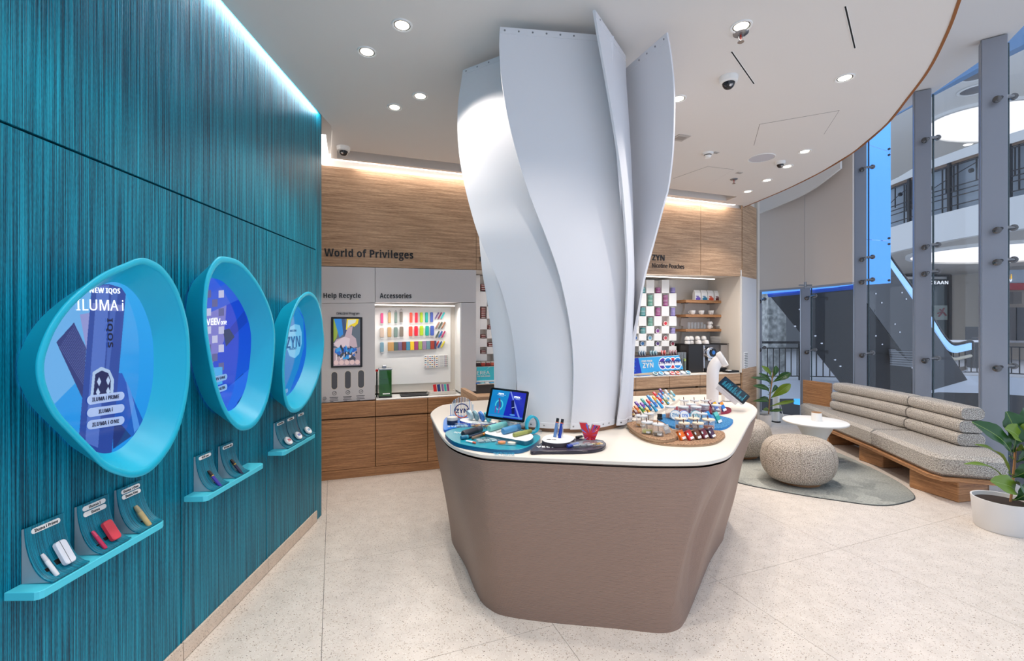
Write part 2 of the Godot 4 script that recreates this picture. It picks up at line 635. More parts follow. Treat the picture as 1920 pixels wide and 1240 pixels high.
func _ready() -> void:
	# --- camera, sky and exposure ---
	var cam := Camera3D.new()
	cam.name = "camera"
	cam.projection = Camera3D.PROJECTION_FRUSTUM
	cam.near = 0.05
	cam.far = 200.0
	cam.size = 2.0 * 0.05 * 620.0 / F
	cam.frustum_offset = Vector2(0, -8.0 / F * 0.05)
	cam.position = Vector3(0, 1.6, 0)
	add_child(cam)
	cam.current = true
	var env := Environment.new()
	env.background_mode = Environment.BG_COLOR
	env.background_color = C(208, 225, 250)
	env.background_energy_multiplier = 1.3
	env.tonemap_mode = Environment.TONE_MAPPER_LINEAR
	env.tonemap_exposure = 1.0
	env.sdfgi_enabled = true
	env.ssao_enabled = true
	env.ssil_enabled = true
	var we := WorldEnvironment.new()
	we.name = "world_environment"
	we.environment = env
	add_child(we)
	TW = Transform3D(Basis(Vector3(-0.0198, 0, -1).normalized(), Vector3.UP, Vector3(1, 0, -0.0198).normalized()), Vector3(-1.535, 0, 0))
	BW = Transform3D(Basis(Vector3(1, 0, -BB).normalized(), Vector3.UP, Vector3(BB, 0, 1).normalized()), Vector3(0, 0, -BA))
	# LED strips that wash the teal wall, the timber header and the two niches
	strip_light("cove_light_left", Transform3D(Basis(Vector3.UP, 0), Vector3.ZERO) * TW * down(1.2, 0.026, CEIL + 0.05), 5.2, 0.03, 1.5, Color(0.93, 0.97, 1.0))
	strip_light("cove_light_back", BW * down(0.75, 0.055, CEIL + 0.005), 5.0, 0.05, 1.7, Color(1, 0.96, 0.93))
	strip_light("niche_light_left", BW * Transform3D(Basis(Vector3(1, 0, 0), -PI / 2 - 0.2), Vector3((W(704, 600).x + W(850, 600).x) / 2, W(780, 575).y, -0.03)), 0.9, 0.03, 0.55)
	strip_light("niche_light_right", BW * Transform3D(Basis(Vector3(1, 0, 0), -PI / 2 - 0.25), Vector3(1.3, W(1212, 516).y - 0.02, -0.06)), 3.6, 0.03, 1.7)
	make_materials()
	build_shell()
	build_lamps()
	build_teal_wall()
	build_back_wall()
	build_zyn_niche()
	build_island()
	build_island_goods()
	build_lounge()
	build_mall()

# ---------- the room ----------
var glass_line := [Vector2(2.5, -2.3), Vector2(2.75, 0.2), Vector2(3.3, 1.6), Vector2(4.0, 2.7), Vector2(4.68, 3.72), Vector2(5.18, 4.75), Vector2(5.37, 5.8), Vector2(5.37, 6.85), Vector2(5.17, 7.85), Vector2(4.77, 8.7), Vector2(4.15, 9.5)]
var ceiling_edge := [Vector2(1.4, -2.3), Vector2(1.4, 0.2), Vector2(1.5, 1.0), Vector2(1.75, 1.6), Vector2(2.1, 2.05), Vector2(2.365, 2.41), Vector2(2.554, 2.673), Vector2(2.80, 3.06), Vector2(2.998, 3.456), Vector2(3.21, 3.914), Vector2(3.386, 4.513), Vector2(3.46, 5.089), Vector2(3.46, 5.676), Vector2(3.41, 6.2), Vector2(3.36, 6.6)]

func plan(pts: Array) -> PackedVector2Array:                 # (x, depth) -> (x, z)
	var out := PackedVector2Array()
	for p in pts: out.append(Vector2(p.x, -p.y))
	return out

func build_shell() -> void:
	# floor: stone tiles of 1.15 m with open joints
	var fl := setting("floor")
	obj("screed", prism(S(), plan([Vector2(-2.75, -2.3)] + glass_line + [Vector2(-2.75, 9.5)]), -0.3, -0.012), M.dark_gap, fl)
	var room := plan([Vector2(-2.7, -2.3)] + glass_line + [Vector2(-2.7, 9.5)])
	var u := Vector2(0.93, -0.366).normalized()      # along the back wall, as (x, z)
	var v := Vector2(u.y, -u.x)
	var o0 := Vector2(-0.91, -2.17)
	var bottom := Vector2(-0.36, -3.41)
	var vo := (bottom - o0).dot(v)
	for i in range(-5, 7):
		for j in range(-6, 8):
			var c0 := o0 + u * 1.15 * i + v * (vo + 1.12 * j)
			var g := 0.0012
			var q := PackedVector2Array([c0 + u * g + v * g, c0 + u * (1.15 - g) + v * g, c0 + u * (1.15 - g) + v * (1.12 - g), c0 + u * g + v * (1.12 - g)])
			for part in Geometry2D.intersect_polygons(q, room):
				if part.size() > 2: obj("tile", prism(S(), part, -0.012, 0.0), M.terrazzo, fl)
	# ceiling raft
	var ce := setting("ceiling")
	var back_l := Vector2(-1.87, 5.35 - 0.353 * 1.87)
	var back_r := Vector2(3.30, 5.35 + 0.353 * 3.30)
	var raft := [Vector2(-1.485, -2.3)] + ceiling_edge + [back_r, back_l, Vector2(-1.606, 4.065), Vector2(-1.562, 3.93)]
	var slot := PackedVector2Array(plan([Vector2(-1.709, 4.445), Vector2(3.0, 6.07), Vector2(2.96, 6.28), Vector2(-1.80, 4.68)]))
	var a := Vector2(-1.75, -4.56)
	var dir := (Vector2(2.98, -6.17) - a).normalized()
	var nrm := Vector2(-dir.y, dir.x)
	for s in [-1.0, 1.0]:
		var half := PackedVector2Array([a - dir * 9, a + dir * 12, a + dir * 12 + nrm * s * 12, a - dir * 9 + nrm * s * 12])
		for part in Geometry2D.intersect_polygons(plan(raft), half):
			for bit in Geometry2D.clip_polygons(part, slot):
				if bit.size() > 2: obj("ceiling_board", prism(S(), bit, CEIL, CEIL + 0.1), M.plaster, ce)
	var grow := inset(ccw(slot), -0.03)
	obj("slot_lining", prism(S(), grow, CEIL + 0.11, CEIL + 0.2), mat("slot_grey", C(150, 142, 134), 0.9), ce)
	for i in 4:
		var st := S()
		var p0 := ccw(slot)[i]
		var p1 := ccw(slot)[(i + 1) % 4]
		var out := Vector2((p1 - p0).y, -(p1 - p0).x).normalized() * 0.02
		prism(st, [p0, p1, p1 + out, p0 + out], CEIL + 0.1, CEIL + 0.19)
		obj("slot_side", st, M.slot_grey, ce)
	# timber edge of the raft
	var edge := []
	for p in ceiling_edge.slice(3): edge.append(Vector3(p.x, CEIL, -p.y))
	var tr := setting("trim_1")
	var path := spline(edge, 5, false)
	var st2 := S()
	for i in path.size() - 1:
		var p: Vector3 = path[i]
		var q: Vector3 = path[i + 1]
		var out := Vector3(-(q - p).z, 0, (q - p).x).normalized()
		if out.x < 0: out = -out
		quad(st2, p + out * 0.012 - Vector3(0, 0.004, 0), p - out * 0.004 - Vector3(0, 0.004, 0), q - out * 0.004 - Vector3(0, 0.004, 0), q + out * 0.012 - Vector3(0, 0.004, 0))
		quad(st2, p + out * 0.012 - Vector3(0, 0.004, 0), q + out * 0.012 - Vector3(0, 0.004, 0), q + out * 0.012 + Vector3(0, 0.1, 0), p + out * 0.012 + Vector3(0, 0.1, 0))
		quad(st2, p - out * 0.004 - Vector3(0, 0.004, 0), p - out * 0.004 + Vector3(0, 0.1, 0), q - out * 0.004 + Vector3(0, 0.1, 0), q - out * 0.004 - Vector3(0, 0.004, 0))
	obj("edge_band", st2, mat("edge_brown", C(150, 92, 40), 0.5), tr)
	# higher soffit over the glass and the upstand above the raft
	var up := setting("ceiling")
	obj("soffit", prism(S(), plan([Vector2(-2.9, -2.3)] + glass_line + [Vector2(-2.9, 9.5)]), 4.57, 4.75), M.plaster, up)
	var stand := S()
	var inner := []
	for p in ceiling_edge: inner.append(Vector2(p.x - 0.22, p.y))
	for i in inner.size() - 1:
		var p0: Vector2 = inner[i]
		var p1: Vector2 = inner[i + 1]
		var e := Vector2((p1 - p0).y, -(p1 - p0).x).normalized() * 0.04
		prism(stand, plan([p0, p1, p1 - e, p0 - e]), CEIL + 0.1, 4.57)
	obj("upstand", stand, M.plaster, up)
	# walls that close the room
	var wl := setting("wall_left", TW)
	obj("core", bx(Vector3(0.78, 2.28, -0.16), Vector3(6.1, 4.58, 0.27)), M.dark_gap, wl)
	var ws := setting("wall_side")
	obj("plaster", bx(Vector3(-2.72, 2.28, -6.6), Vector3(0.1, 4.58, 6.0)), M.bright_white, ws)
	obj("return", bx(Vector3(-2.2, 2.28, -3.79), Vector3(1.0, 4.58, 0.1)), M.bright_white, ws)
	# teal panels
	var seam := 2.227
	var cuts := [-2.2, -0.3, 2.171, 2.955, 3.729]
	for i in cuts.size() - 1:
		obj("panel", bx(Vector3((cuts[i] + cuts[i + 1]) / 2, (0.0 + seam) / 2, -0.011), Vector3(cuts[i + 1] - cuts[i] - 0.007, seam - 0.008, 0.022), 0.0015), M.teal_veneer, wl)
	var tops := [-2.2, 1.0, 3.729]
	for i in tops.size() - 1:
		obj("panel", bx(Vector3((tops[i] + tops[i + 1]) / 2, (seam + CEIL + 0.14) / 2, -0.011), Vector3(tops[i + 1] - tops[i] - (0.007 if i == 0 else 0.0), CEIL + 0.14 - seam - 0.008, 0.022), 0.0015), M.teal_veneer, wl)
	obj("end_strip", bx(Vector3(3.79, (CEIL + 0.14) / 2, -0.012), Vector3(0.118, CEIL + 0.14, 0.024), 0.0015), M.teal_veneer, wl)
	var bl := setting("baseboard_left", TW)
	var bc := [-2.2, 0.0, 2.171, 2.955, 3.735]
	for i in bc.size() - 1:
		obj("board", bx(Vector3((bc[i] + bc[i + 1]) / 2, 0.046, 0.006), Vector3(bc[i + 1] - bc[i] - 0.006, 0.086, 0.012), 0.002), M.terrazzo_base, bl)
	# ceiling slot along the teal wall: closed above, with its LED profile
	var cl := setting("trim_2", TW)
	obj("slot_top", bx(Vector3(0.8, CEIL + 0.12, 0.04), Vector3(6.2, 0.02, 0.1)), M.bright_white, cl)
	obj("led_strip_light", bx(Vector3(0.8, CEIL + 0.095, 0.026), Vector3(6.0, 0.02, 0.03)), M.led_strip, cl)
	var cb := setting("trim_3", BW)
	obj("led_strip_light", bx(Vector3(0.62, CEIL + 0.03, 0.045), Vector3(5.55, 0.03, 0.085)), M.led_strip, cb)
	obj("led_strip_light", bx(Vector3(W(612, 300).x - 0.02, CEIL - 0.02, 0.35), Vector3(0.1, 0.02, 0.75)), M.led_strip, cb)

func build_lamps() -> void:
	var spots := [[754, 47, "downlight nearest the top edge, above the teal frames"], [688, 97, "downlight beside the top of the teal wall"], [788, 180, "downlight right of its pair, left of the petal column"], [740, 201, "downlight left of its pair, left of the petal column"],
		[1390, 49, "downlight directly above the larger sprinkler"], [1584, 146, "downlight alone in the bare right part of the ceiling"], [1272, 185, "downlight touching the right edge of the petal column"], [1509, 284, "downlight near the curved timber edge, right of the speaker grille"],
		[1476, 312, "downlight half hidden behind the small dome camera"], [1438, 338, "downlight between the small dome camera and the farthest one"], [1402, 359, "farthest downlight, near the end of the light slot"]]
	for s in spots:
		var p := R(s[0], s[1], (CEIL - 1.6) * F / (612.0 - s[1]))
		var aim := Vector3.DOWN
		var e := 1.5
		var wide := 52.0
		if s[0] == 754:               # this one is turned towards the column
			aim = Vector3(0.1, 2.1, -2.62) - p
			e = 1.9
			wide = 36.0
		if s[0] in [1509, 1476, 1438]: e = 2.1
		if s[0] in [788, 740]: e = 0.9
		downlight(p, e, s[2], aim, wide)
	var unseen := [Vector2(-0.8, 1.5), Vector2(0.3, 1.7), Vector2(1.3, 1.9), Vector2(-0.7, 0.2), Vector2(0.6, 0.3), Vector2(-0.7, -1.2), Vector2(0.6, -1.2)]
	for i in unseen.size():
		downlight(Vector3(unseen[i].x, CEIL, -unseen[i].y), 1.5, "downlight in the front part of the ceiling over the entrance")
	# dome cameras
	for a in [[644, 276, 1.0, "white dome camera by the light slot near the teal wall"], [1366, 145, 1.0, "largest white dome camera on the open ceiling"], [1463, 303, 0.8, "small white dome camera beside the speaker grille"]]:
		var p := R(a[0], a[1], (CEIL - 1.6) * F / (612.0 - a[1]))
		var o := thing("dome_camera", a[3], "camera", Transform3D(Basis.from_scale(Vector3.ONE * a[2]), p), "dome cameras on the ceiling")
		obj("housing", lathe(S(), [Vector2(0.0, -0.042), Vector2(0.044, -0.042), Vector2(0.058, -0.036), Vector2(0.062, -0.01), Vector2(0.062, 0.0)], 28), M.bright_white, o)
		obj("dome", lathe(S(), [Vector2(0.0, -0.082), Vector2(0.02, -0.079), Vector2(0.034, -0.066), Vector2(0.041, -0.05), Vector2(0.042, -0.04)], 24), mat("camera_dome", C(30, 30, 34), 0.1), o)
		obj("lens", lathe(S(), [Vector2(0.0, -0.006), Vector2(0.011, -0.006), Vector2(0.011, 0.006), Vector2(0.0, 0.006)], 16, Transform3D(Basis(Vector3.RIGHT, 1.1), Vector3(0, -0.068, 0.034))), M.chrome, o)
	# sprinklers
	for a in [[1389, 62, 1.0, "chrome sprinkler head below the large downlight"], [1376, 336, 1.0, "small chrome sprinkler head over the far end of the room"]]:
		var p := R(a[0], a[1], (CEIL - 1.6) * F / (612.0 - a[1]))
		var o := thing("sprinkler", a[3], "sprinkler", Transform3D(Basis(), p), "sprinkler heads")
		obj("rosette", lathe(S(), [Vector2(0.0, -0.012), Vector2(0.03, -0.012), Vector2(0.042, -0.004), Vector2(0.043, 0.0)], 24), M.steel, o)
		obj("frame", tube(tube(S(), [Vector3(-0.012, -0.01, 0), Vector3(-0.012, -0.035, 0), Vector3(0, -0.05, 0)], 0.003, 6), [Vector3(0.012, -0.01, 0), Vector3(0.012, -0.035, 0), Vector3(0, -0.05, 0)], 0.003, 6), M.chrome, o)
		obj("bulb", tube(S(), [Vector3(0, -0.012, 0), Vector3(0, -0.046, 0)], 0.004, 8), col(C(190, 40, 30), 0.2), o)
		obj("deflector", lathe(S(), [Vector2(0.0, -0.054), Vector2(0.018, -0.054), Vector2(0.018, -0.05), Vector2(0.0, -0.05)], 18), M.chrome, o)
	# speaker grille, smoke detector, small plates and access hatches
	var p := R(1428, 296, 1.73 * F / (612.0 - 296.0))
	var o := thing("speaker_grille", "flat round pale grey speaker grille in the ceiling", "speaker", Transform3D(Basis(), p))
	obj("grille", lathe(S(), [Vector2(0.0, -0.004), Vector2(0.115, -0.004), Vector2(0.12, 0.0)], 40), col(C(196, 194, 200), 0.8), o)
	obj("rim", lathe(S(), [Vector2(0.12, 0.0), Vector2(0.121, -0.006), Vector2(0.127, -0.006), Vector2(0.129, 0.0)], 40), M.bright_white, o)
	p = R(1327, 287, 1.73 * F / (612.0 - 287.0))
	o = thing("smoke_detector", "white smoke detector with dark slots on the ceiling", "smoke detector", Transform3D(Basis(), p))
	obj("base", lathe(S(), [Vector2(0.0, -0.02), Vector2(0.05, -0.02), Vector2(0.055, 0.0)], 24), M.bright_white, o)
	obj("cap", lathe(S(), [Vector2(0.0, -0.052), Vector2(0.026, -0.05), Vector2(0.034, -0.034), Vector2(0.036, -0.028)], 24), M.bright_white, o)
	obj("slots", lathe(S(), [Vector2(0.034, -0.029), Vector2(0.036, -0.02)], 24), M.black, o)
	for a in [[1386, 324, 0.07, 0.045, "small pale plate beside the far sprinkler"], [1276, 258, 0.13, 0.13, "square ceiling vent beside the petal column"], [1342, 286, 0.06, 0.04, "tiny plate beside the smoke detector"]]:
		p = R(a[0], a[1], 1.73 * F / (612.0 - a[1]))
		o = thing("ceiling_plate", a[4], "plate", xf(p, 0.33))
		obj("plate", bx(Vector3(0, -0.003, 0), Vector3(a[2], 0.006, a[3]), 0.002), col(C(188, 182, 176), 0.6), o)
		obj("insert", bx(Vector3(0, -0.007, 0), Vector3(a[2] * 0.7, 0.003, a[3] * 0.5), 0.001), col(C(160, 152, 146), 0.6), o)
	for h in [[[1424, 233], [1574, 207], [1545, 252], [1413, 273], "large ceiling access hatch above the lounge"], [[1327, 312], [1376, 318], [1330, 345], [1262, 335], "small ceiling access hatch near the far wall"]]:
		var q := []
		for k in 4: q.append(R(h[k][0], h[k][1], 1.73 * F / (612.0 - h[k][1])))
		o = thing("access_hatch", h[4], "hatch")
		var poly := PackedVector2Array()
		for k in q: poly.append(Vector2(k.x, k.z))
		poly = ccw(poly)
		obj("joint", prism(S(), poly, CEIL - 0.0006, CEIL + 0.01), col(C(120, 112, 106), 0.9), o)
		obj("lid", prism(S(), inset(poly, 0.0035), CEIL - 0.0022, CEIL + 0.01), M.plaster, o)
	for h in [[1585, 12, 1603, 90, "long black slot in the ceiling near the timber edge"], [1372, 97, 1414, 157, "thin dark slot in the ceiling beside the large dome camera"]]:
		var a := R(h[0], h[1], 1.73 * F / (612.0 - h[1]))
		var b := R(h[2], h[3], 1.73 * F / (612.0 - h[3]))
		var d := (b - a)
		o = thing("air_slot", h[4], "air slot", xf((a + b) / 2, atan2(-d.z, d.x)))
		obj("slot", bx(Vector3(0, -0.0005, 0), Vector3(d.length(), 0.003, 0.008), 0.0), M.dark_gap, o)
		for s in [-1.0, 1.0]:
			obj("lip", bx(Vector3(0, -0.001, s * 0.0055), Vector3(d.length() + 0.006, 0.004, 0.003), 0.0), M.bright_white, o)

# ---------- teal wall: three framed screens and three ledges of devices ----------
func wall_poly(px: Array, o: float) -> Array:
	var out := []
	for p in px: out.append(T(p[0], p[1], o))
	return out

func frame(px: Array, label: String, screen: Callable) -> void:
	var ol := spline(wall_poly(px, 0.13), 5)
	var lo := Vector2(99, 99)
	var hi := -lo
	for p in ol:
		lo = lo.min(p)
		hi = hi.max(p)
	var c := (lo + hi) / 2
	var o := thing("screen_frame", label, "wall screen", TW * Transform3D(Basis(), Vector3(c.x, c.y, 0)), "blob-shaped screens on the teal wall")
	var rings := []
	for a in [[0.8, 0.004], [0.985, 0.122], [1.0, 0.128], [1.0, 0.133], [0.992, 0.136], [0.944, 0.136], [0.936, 0.133], [0.93, 0.126], [0.775, 0.03]]:
		var r := []
		for p in ol: r.append(Vector3((p.x - c.x) * a[0], (p.y - c.y) * a[0], a[1]))
		rings.append(r)
	var ccw_now := ccw(PackedVector2Array(ol))[0].is_equal_approx(ol[0])
	for part in [["outer_side", rings.slice(0, 3), M.cyan], ["lip", rings.slice(2, 7), M.cyan], ["inner_side", rings.slice(6, 9), M.cyan]]:
		obj(part[0], loft(S(), part[1], true, ccw_now), part[2], o)
	var sp := []
	for p in ol: sp.append((p - c) * 0.79)
	var slo := (lo - c) * 0.79
	var shi := (hi - c) * 0.79
	var im := Image.create(384, 480, false, Image.FORMAT_RGB8)
	var at := func(x, y): 
		var q: Vector2 = T(x, y, 0.03) - c
		return Vector2((q.x - slo.x) / (shi.x - slo.x), (shi.y - q.y) / (shi.y - slo.y))
	screen.call(im, at, o, c)
	var sc := obj("screen", panel_uv(sp, 0.03, slo, shi), display(String(o.name) + "_display", im, 0.85), o)
	sc.set_meta("label", "glowing blue product screen")

func sign_on(o: Node3D, c: Vector2, words: String, x0: float, y0: float, x1: float, y1: float, h_px: float, m: Material, bold := true, lift_by := 0.034) -> void:
	var a := T(x0, y0, lift_by) - c
	var b := T(x1, y1, lift_by) - c
	var mid := (a + b) / 2
	var d := (T(x0, y0, lift_by).x + T(x1, y1, lift_by).x) / 2
	text(o, words, Transform3D(Basis(Vector3.BACK, (b - a).angle()), Vector3(mid.x, mid.y, lift_by)), (b - a).length(), h_px * d / F, m, bold, "lettering", 0.001)

func pill(o: Node3D, a: Vector2, b: Vector2, h: float, z: float, m: Material, called := "button") -> void:
	var mid := (a + b) / 2
	obj(called, prism(S(), rrect((b - a).length(), h, h / 2), -0.0005, 0.0005, "z"), m, o, Transform3D(Basis(Vector3.BACK, (b - a).angle()), Vector3(mid.x, mid.y, z)))

func screen_one(im: Image, at: Callable, o: Node3D, c: Vector2) -> void:
	for y in 480:
		var k := y / 480.0
		im.fill_rect(Rect2i(0, y, 384, 1), C(62, 176, 250).lerp(C(34, 150, 240), k))
	var P := func(pts, cc):
		var q := []
		for p in pts: q.append(at.call(p[0], p[1]))
		fill(im, q, cc)
	P.call([[110, 520], [175, 530], [160, 700], [80, 780], [60, 640]], C(112, 184, 246))
	P.call([[150, 590], [172, 586], [172, 650], [162, 655]], C(150, 158, 222))
	P.call([[139, 605], [162, 653], [155, 748], [106, 642]], C(52, 62, 128))
	for i in 15: P.call([[137 - i * 2.0 + 3, 607 + i * 3], [162 - i * 0.2, 655 + i * 5], [162 - i * 0.2, 656.5 + i * 5], [137 - i * 2.0 + 3, 608.5 + i * 3]], C(104, 120, 186))
	P.call([[229, 700], [270, 792], [262, 812], [245, 820], [213, 842], [220, 700]], C(36, 92, 196))
	P.call([[236, 712], [246, 735], [262, 800], [252, 812]], C(84, 150, 238))
	P.call([[222, 790], [246, 818], [212, 842], [212, 800]], C(38, 60, 130))
	P.call([[172, 541], [182, 534], [205, 533], [228, 540], [236, 552], [208, 868], [148, 823]], C(46, 78, 168))
	P.call([[182, 536], [205, 535], [200, 640], [184, 840], [160, 830]], C(84, 118, 206))
	P.call([[210, 538], [222, 543], [204, 700], [198, 700]], C(70, 104, 192))
	P.call([[174, 568], [232, 572], [231, 584], [172, 582]], C(120, 132, 206))
	P.call([[172, 720], [174, 698], [190, 688], [206, 694], [214, 712], [212, 752], [168, 760]], C(180, 208, 244))
	P.call([[177, 722], [179, 702], [191, 695], [203, 700], [208, 714], [206, 752], [174, 758]], C(24, 34, 92))
	for q in [[186, 716], [203, 714], [184, 736], [203, 734]]: P.call([[q[0], q[1] - 9], [q[0] + 4, q[1]], [q[0], q[1] + 9], [q[0] - 4, q[1]]], C(190, 214, 250))
	sign_on(o, c, "NEW IQOS", 168, 545, 225, 547, 12, M.letter_lit)
	sign_on(o, c, "ILUMA i", 143, 571, 231, 573, 21, M.letter_lit, false)
	sign_on(o, c, "IQOS", 205, 597, 206, 652, 14, mat("screen_navy", C(18, 24, 66), 0.4))
	for b in [[163, 747, 233, 738, "ILUMA i PRIME"], [163, 771, 233, 761, "ILUMA i"], [163, 794, 233, 784, "ILUMA i ONE"]]:
		pill(o, T(b[0], b[1] + 4, 0.033) - c, T(b[2], b[3] + 4, 0.033) - c, 17 * 1.65 / F, 0.033, mat("button_lilac", C(186, 206, 246), 0.4))
		var inn := 10.0 if b[4].length() > 8 else 22.0
		sign_on(o, c, b[4], b[0] + inn, b[1] + 4 - inn * 0.13, b[2] - inn, b[3] + 4 + inn * 0.13, 7.5, M.screen_navy)

func screen_two(im: Image, at: Callable, o: Node3D, c: Vector2) -> void:
	for y in 480: im.fill_rect(Rect2i(0, y, 384, 1), C(20, 60, 216).lerp(C(26, 84, 220), y / 480.0))
	var P := func(pts, cc):
		var q := []
		for p in pts: q.append(at.call(p[0], p[1]))
		fill(im, q, cc)
	P.call([[387, 500], [405, 505], [425, 570], [420, 640], [395, 690], [380, 690], [380, 540]], C(126, 128, 214))
	P.call([[386, 525], [398, 508], [432, 540], [404, 570], [386, 565]], C(30, 92, 232))
	P.call([[386, 590], [452, 560], [430, 528], [386, 555]], C(52, 96, 226))
	P.call([[432, 615], [458, 583], [464, 604], [440, 628], [430, 640]], C(20, 54, 190))
	P.call([[418, 620], [430, 616], [440, 632], [424, 650]], C(34, 60, 110))
	for i in 9:
		for j in 3:
			if (i + j) % 2 == 0: P.call([[386 + j * 12, 545 + i * 17], [396 + j * 12, 544 + i * 17], [396 + j * 12, 558 + i * 17], [386 + j * 12, 559 + i * 17]], C(200, 204, 240) if (i * 2 + j) % 3 else C(96, 100, 160))
	P.call([[396, 690], [417, 688], [417, 720], [404, 724]], C(72, 178, 246))
	P.call([[437, 718], [456, 700], [462, 730], [446, 760]], C(20, 44, 150))
	P.call([[400, 750], [470, 690], [470, 720], [420, 790]], C(44, 104, 236))
	sign_on(o, c, "VEEV", 387, 604, 413, 603, 12, M.letter_lit, false)
	sign_on(o, c, "one", 414, 606, 425, 605, 7, M.letter_lit, false)
	for b in [[396, 714, 426, 706, "VEEV ONE"], [400, 734, 426, 725, "VEEV ULTRA"]]:
		pill(o, T(b[0], b[1], 0.033) - c, T(b[2], b[3], 0.033) - c, 12 * 2.4 / F, 0.033, mat("button_sky", C(150, 196, 246), 0.4))
		sign_on(o, c, b[4], b[0] + 3, b[1] - 1, b[2] - 4, b[3] + 1, 5, M.screen_navy)

func screen_three(im: Image, at: Callable, o: Node3D, c: Vector2) -> void:
	for y in 480: im.fill_rect(Rect2i(0, y, 384, 1), C(36, 138, 206).lerp(C(30, 124, 204), y / 480.0))
	var P := func(pts, cc):
		var q := []
		for p in pts: q.append(at.call(p[0], p[1]))
		fill(im, q, cc)
	P.call([[559, 580], [569, 600], [570, 650], [560, 690], [545, 730], [538, 760], [552, 740], [574, 690], [574, 600]], C(24, 92, 214))
	P.call([[562, 610], [566, 624], [566, 644], [561, 664], [553, 672], [543, 668], [537, 650], [538, 630], [543, 614], [553, 608]], C(120, 198, 240))
	var m := mat("screen_blue", C(34, 110, 178), 0.4)
	sign_on(o, c, "ZYN", 537, 643, 563, 640, 21, m)
	sign_on(o, c, "NICOTINE", 544, 621, 556, 620, 4, m)
	sign_on(o, c, "POUCHES", 543, 655, 556, 653, 4, m)
	pill(o, T(531, 736, 0.033) - c, T(540, 732, 0.033) - c, 8 * 3.0 / F, 0.033, M.button_sky)

func holder(s0: float, s1: float, names: Array, label: String) -> Node3D:
	var w := s1 - s0
	var o := thing("device_stand", label, "display stand", TW * Transform3D(Basis(), Vector3((s0 + s1) / 2, 0.779, 0)), "curved stands on the teal ledges")
	var grid := []
	var side := PackedVector2Array([Vector2(0.002, 0.0), Vector2(0.002, 0.172)])
	for i in 15:
		var t := i / 14.0
		var z := 0.014 + 0.088 * (1.0 - cos(t * PI / 2))
		var y := 0.176 - 0.170 * sin(t * PI / 2)
		grid.append([Vector3(w / 2, y, z), Vector3(w / 6, y, z), Vector3(-w / 6, y, z), Vector3(-w / 2, y, z)])
		side.append(Vector2(z - 0.003, y - 0.002))
	obj("curved_plate", slab(S(), grid, 0.004), M.teal_small, o)
	for g in [-1.0, 1.0]:
		obj("side_cheek", prism(S(), side, g * (w / 2 - 0.004) - 0.002, g * (w / 2 - 0.004) + 0.002, "x"), mat("cheek_grey", C(150, 168, 178), 0.4), o)
	for i in names.size():
		var y := 0.158 - i * 0.021
		var z := 0.0175 + i * 0.003
		var at := Transform3D(Basis(Vector3.RIGHT, -0.12 - i * 0.1), Vector3(0, y, z))
		var lp := obj("name_plate", prism(S(), rrect(w * 0.74, 0.017, 0.0085), -0.001, 0.001, "z"), M.bright_white, o, at)
		text(lp, names[i], Transform3D(Basis(), Vector3(0, 0, 0.0015)), minf(w * 0.6, names[i].length() * 0.0068), 0.010, M.black, true, "lettering", 0.0008)
	return o

func on_plate(t: float, x: float, s0: float, s1: float, out := 0.0) -> Transform3D:   # a place on a stand's curved plate
	var z := 0.014 + 0.088 * (1.0 - cos(t * PI / 2)) + 0.003
	var y := 0.176 - 0.170 * sin(t * PI / 2)
	var tg := Vector3(0, -0.170 * cos(t * PI / 2), 0.088 * sin(t * PI / 2)).normalized()
	var up := -tg
	var nz := Vector3.RIGHT.cross(up).normalized()
	return TW * Transform3D(Basis(Vector3.RIGHT, up, nz), Vector3((s0 + s1) / 2 + x, 0.779 + y, z) + nz * out)

func well(o: Node3D, t: float, x: float, w: float, h: float) -> void:
	var at := TW.affine_inverse() * on_plate(t, x, 0, 0, -0.0005)
	at.origin.y -= 0.779
	obj("well", prism(S(), rrect(w, h, 0.003), -0.0006, 0.0006, "z"), M.dark_gap, o, at)

func case_device(called: String, label: String, at: Transform3D, w: float, h: float, d: float, c: Color, lid := true) -> Node3D:
	var o := thing(called, label, "device", at)
	obj("body", prism(S(), rrect(w, h, w * 0.3, 6), 0.0, d, "z", 0.0025, true), col(c, 0.35), o)
	if lid: obj("lid_seam", bx(Vector3(-w * 0.12, 0, d + 0.0002), Vector3(0.0012, h * 0.98, 0.0006)), M.black, o)
	return o

func stick_device(called: String, label: String, at: Transform3D, l: float, r: float, c: Color, tip: Color, ring := Color(0, 0, 0, 0)) -> Node3D:
	var o := thing(called, label, "device", at)
	obj("body", tube(S(), [Vector3(0, -l / 2, r), Vector3(0, -l / 2 + 0.002, r), Vector3(0, l * 0.18, r)], [r * 0.8, r, r], 12), col(c, 0.3), o)
	obj("mouthpiece", tube(S(), [Vector3(0, l * 0.18, r), Vector3(0, l * 0.4, r), Vector3(0, l / 2, r)], [r * 0.98, r * 0.9, r * 0.7], 12), col(tip, 0.3), o)
	if ring.a > 0: obj("ring", tube(S(), [Vector3(0, l * 0.16, r), Vector3(0, l * 0.2, r)], r * 1.04, 12), mat("gold", C(214, 170, 70), 0.3, 0.9), o)
	return o

func ledge(s0: float, s1: float, label: String) -> void:
	var o := thing("wall_ledge", label, "shelf", TW * Transform3D(Basis(), Vector3(s0, 0.753, 0)), "cyan ledges on the teal wall")
	var w := s1 - s0
	obj("shelf_board", prism(S(), [Vector2(0, 0), Vector2(0, 0.09), Vector2(0.006, 0.1), Vector2(0.016, 0.106), Vector2(w - 0.03, 0.106), Vector2(w - 0.012, 0.098), Vector2(w, 0.08), Vector2(w, 0)], 0.0, 0.026, "y", 0.0015), M.cyan_light, o)

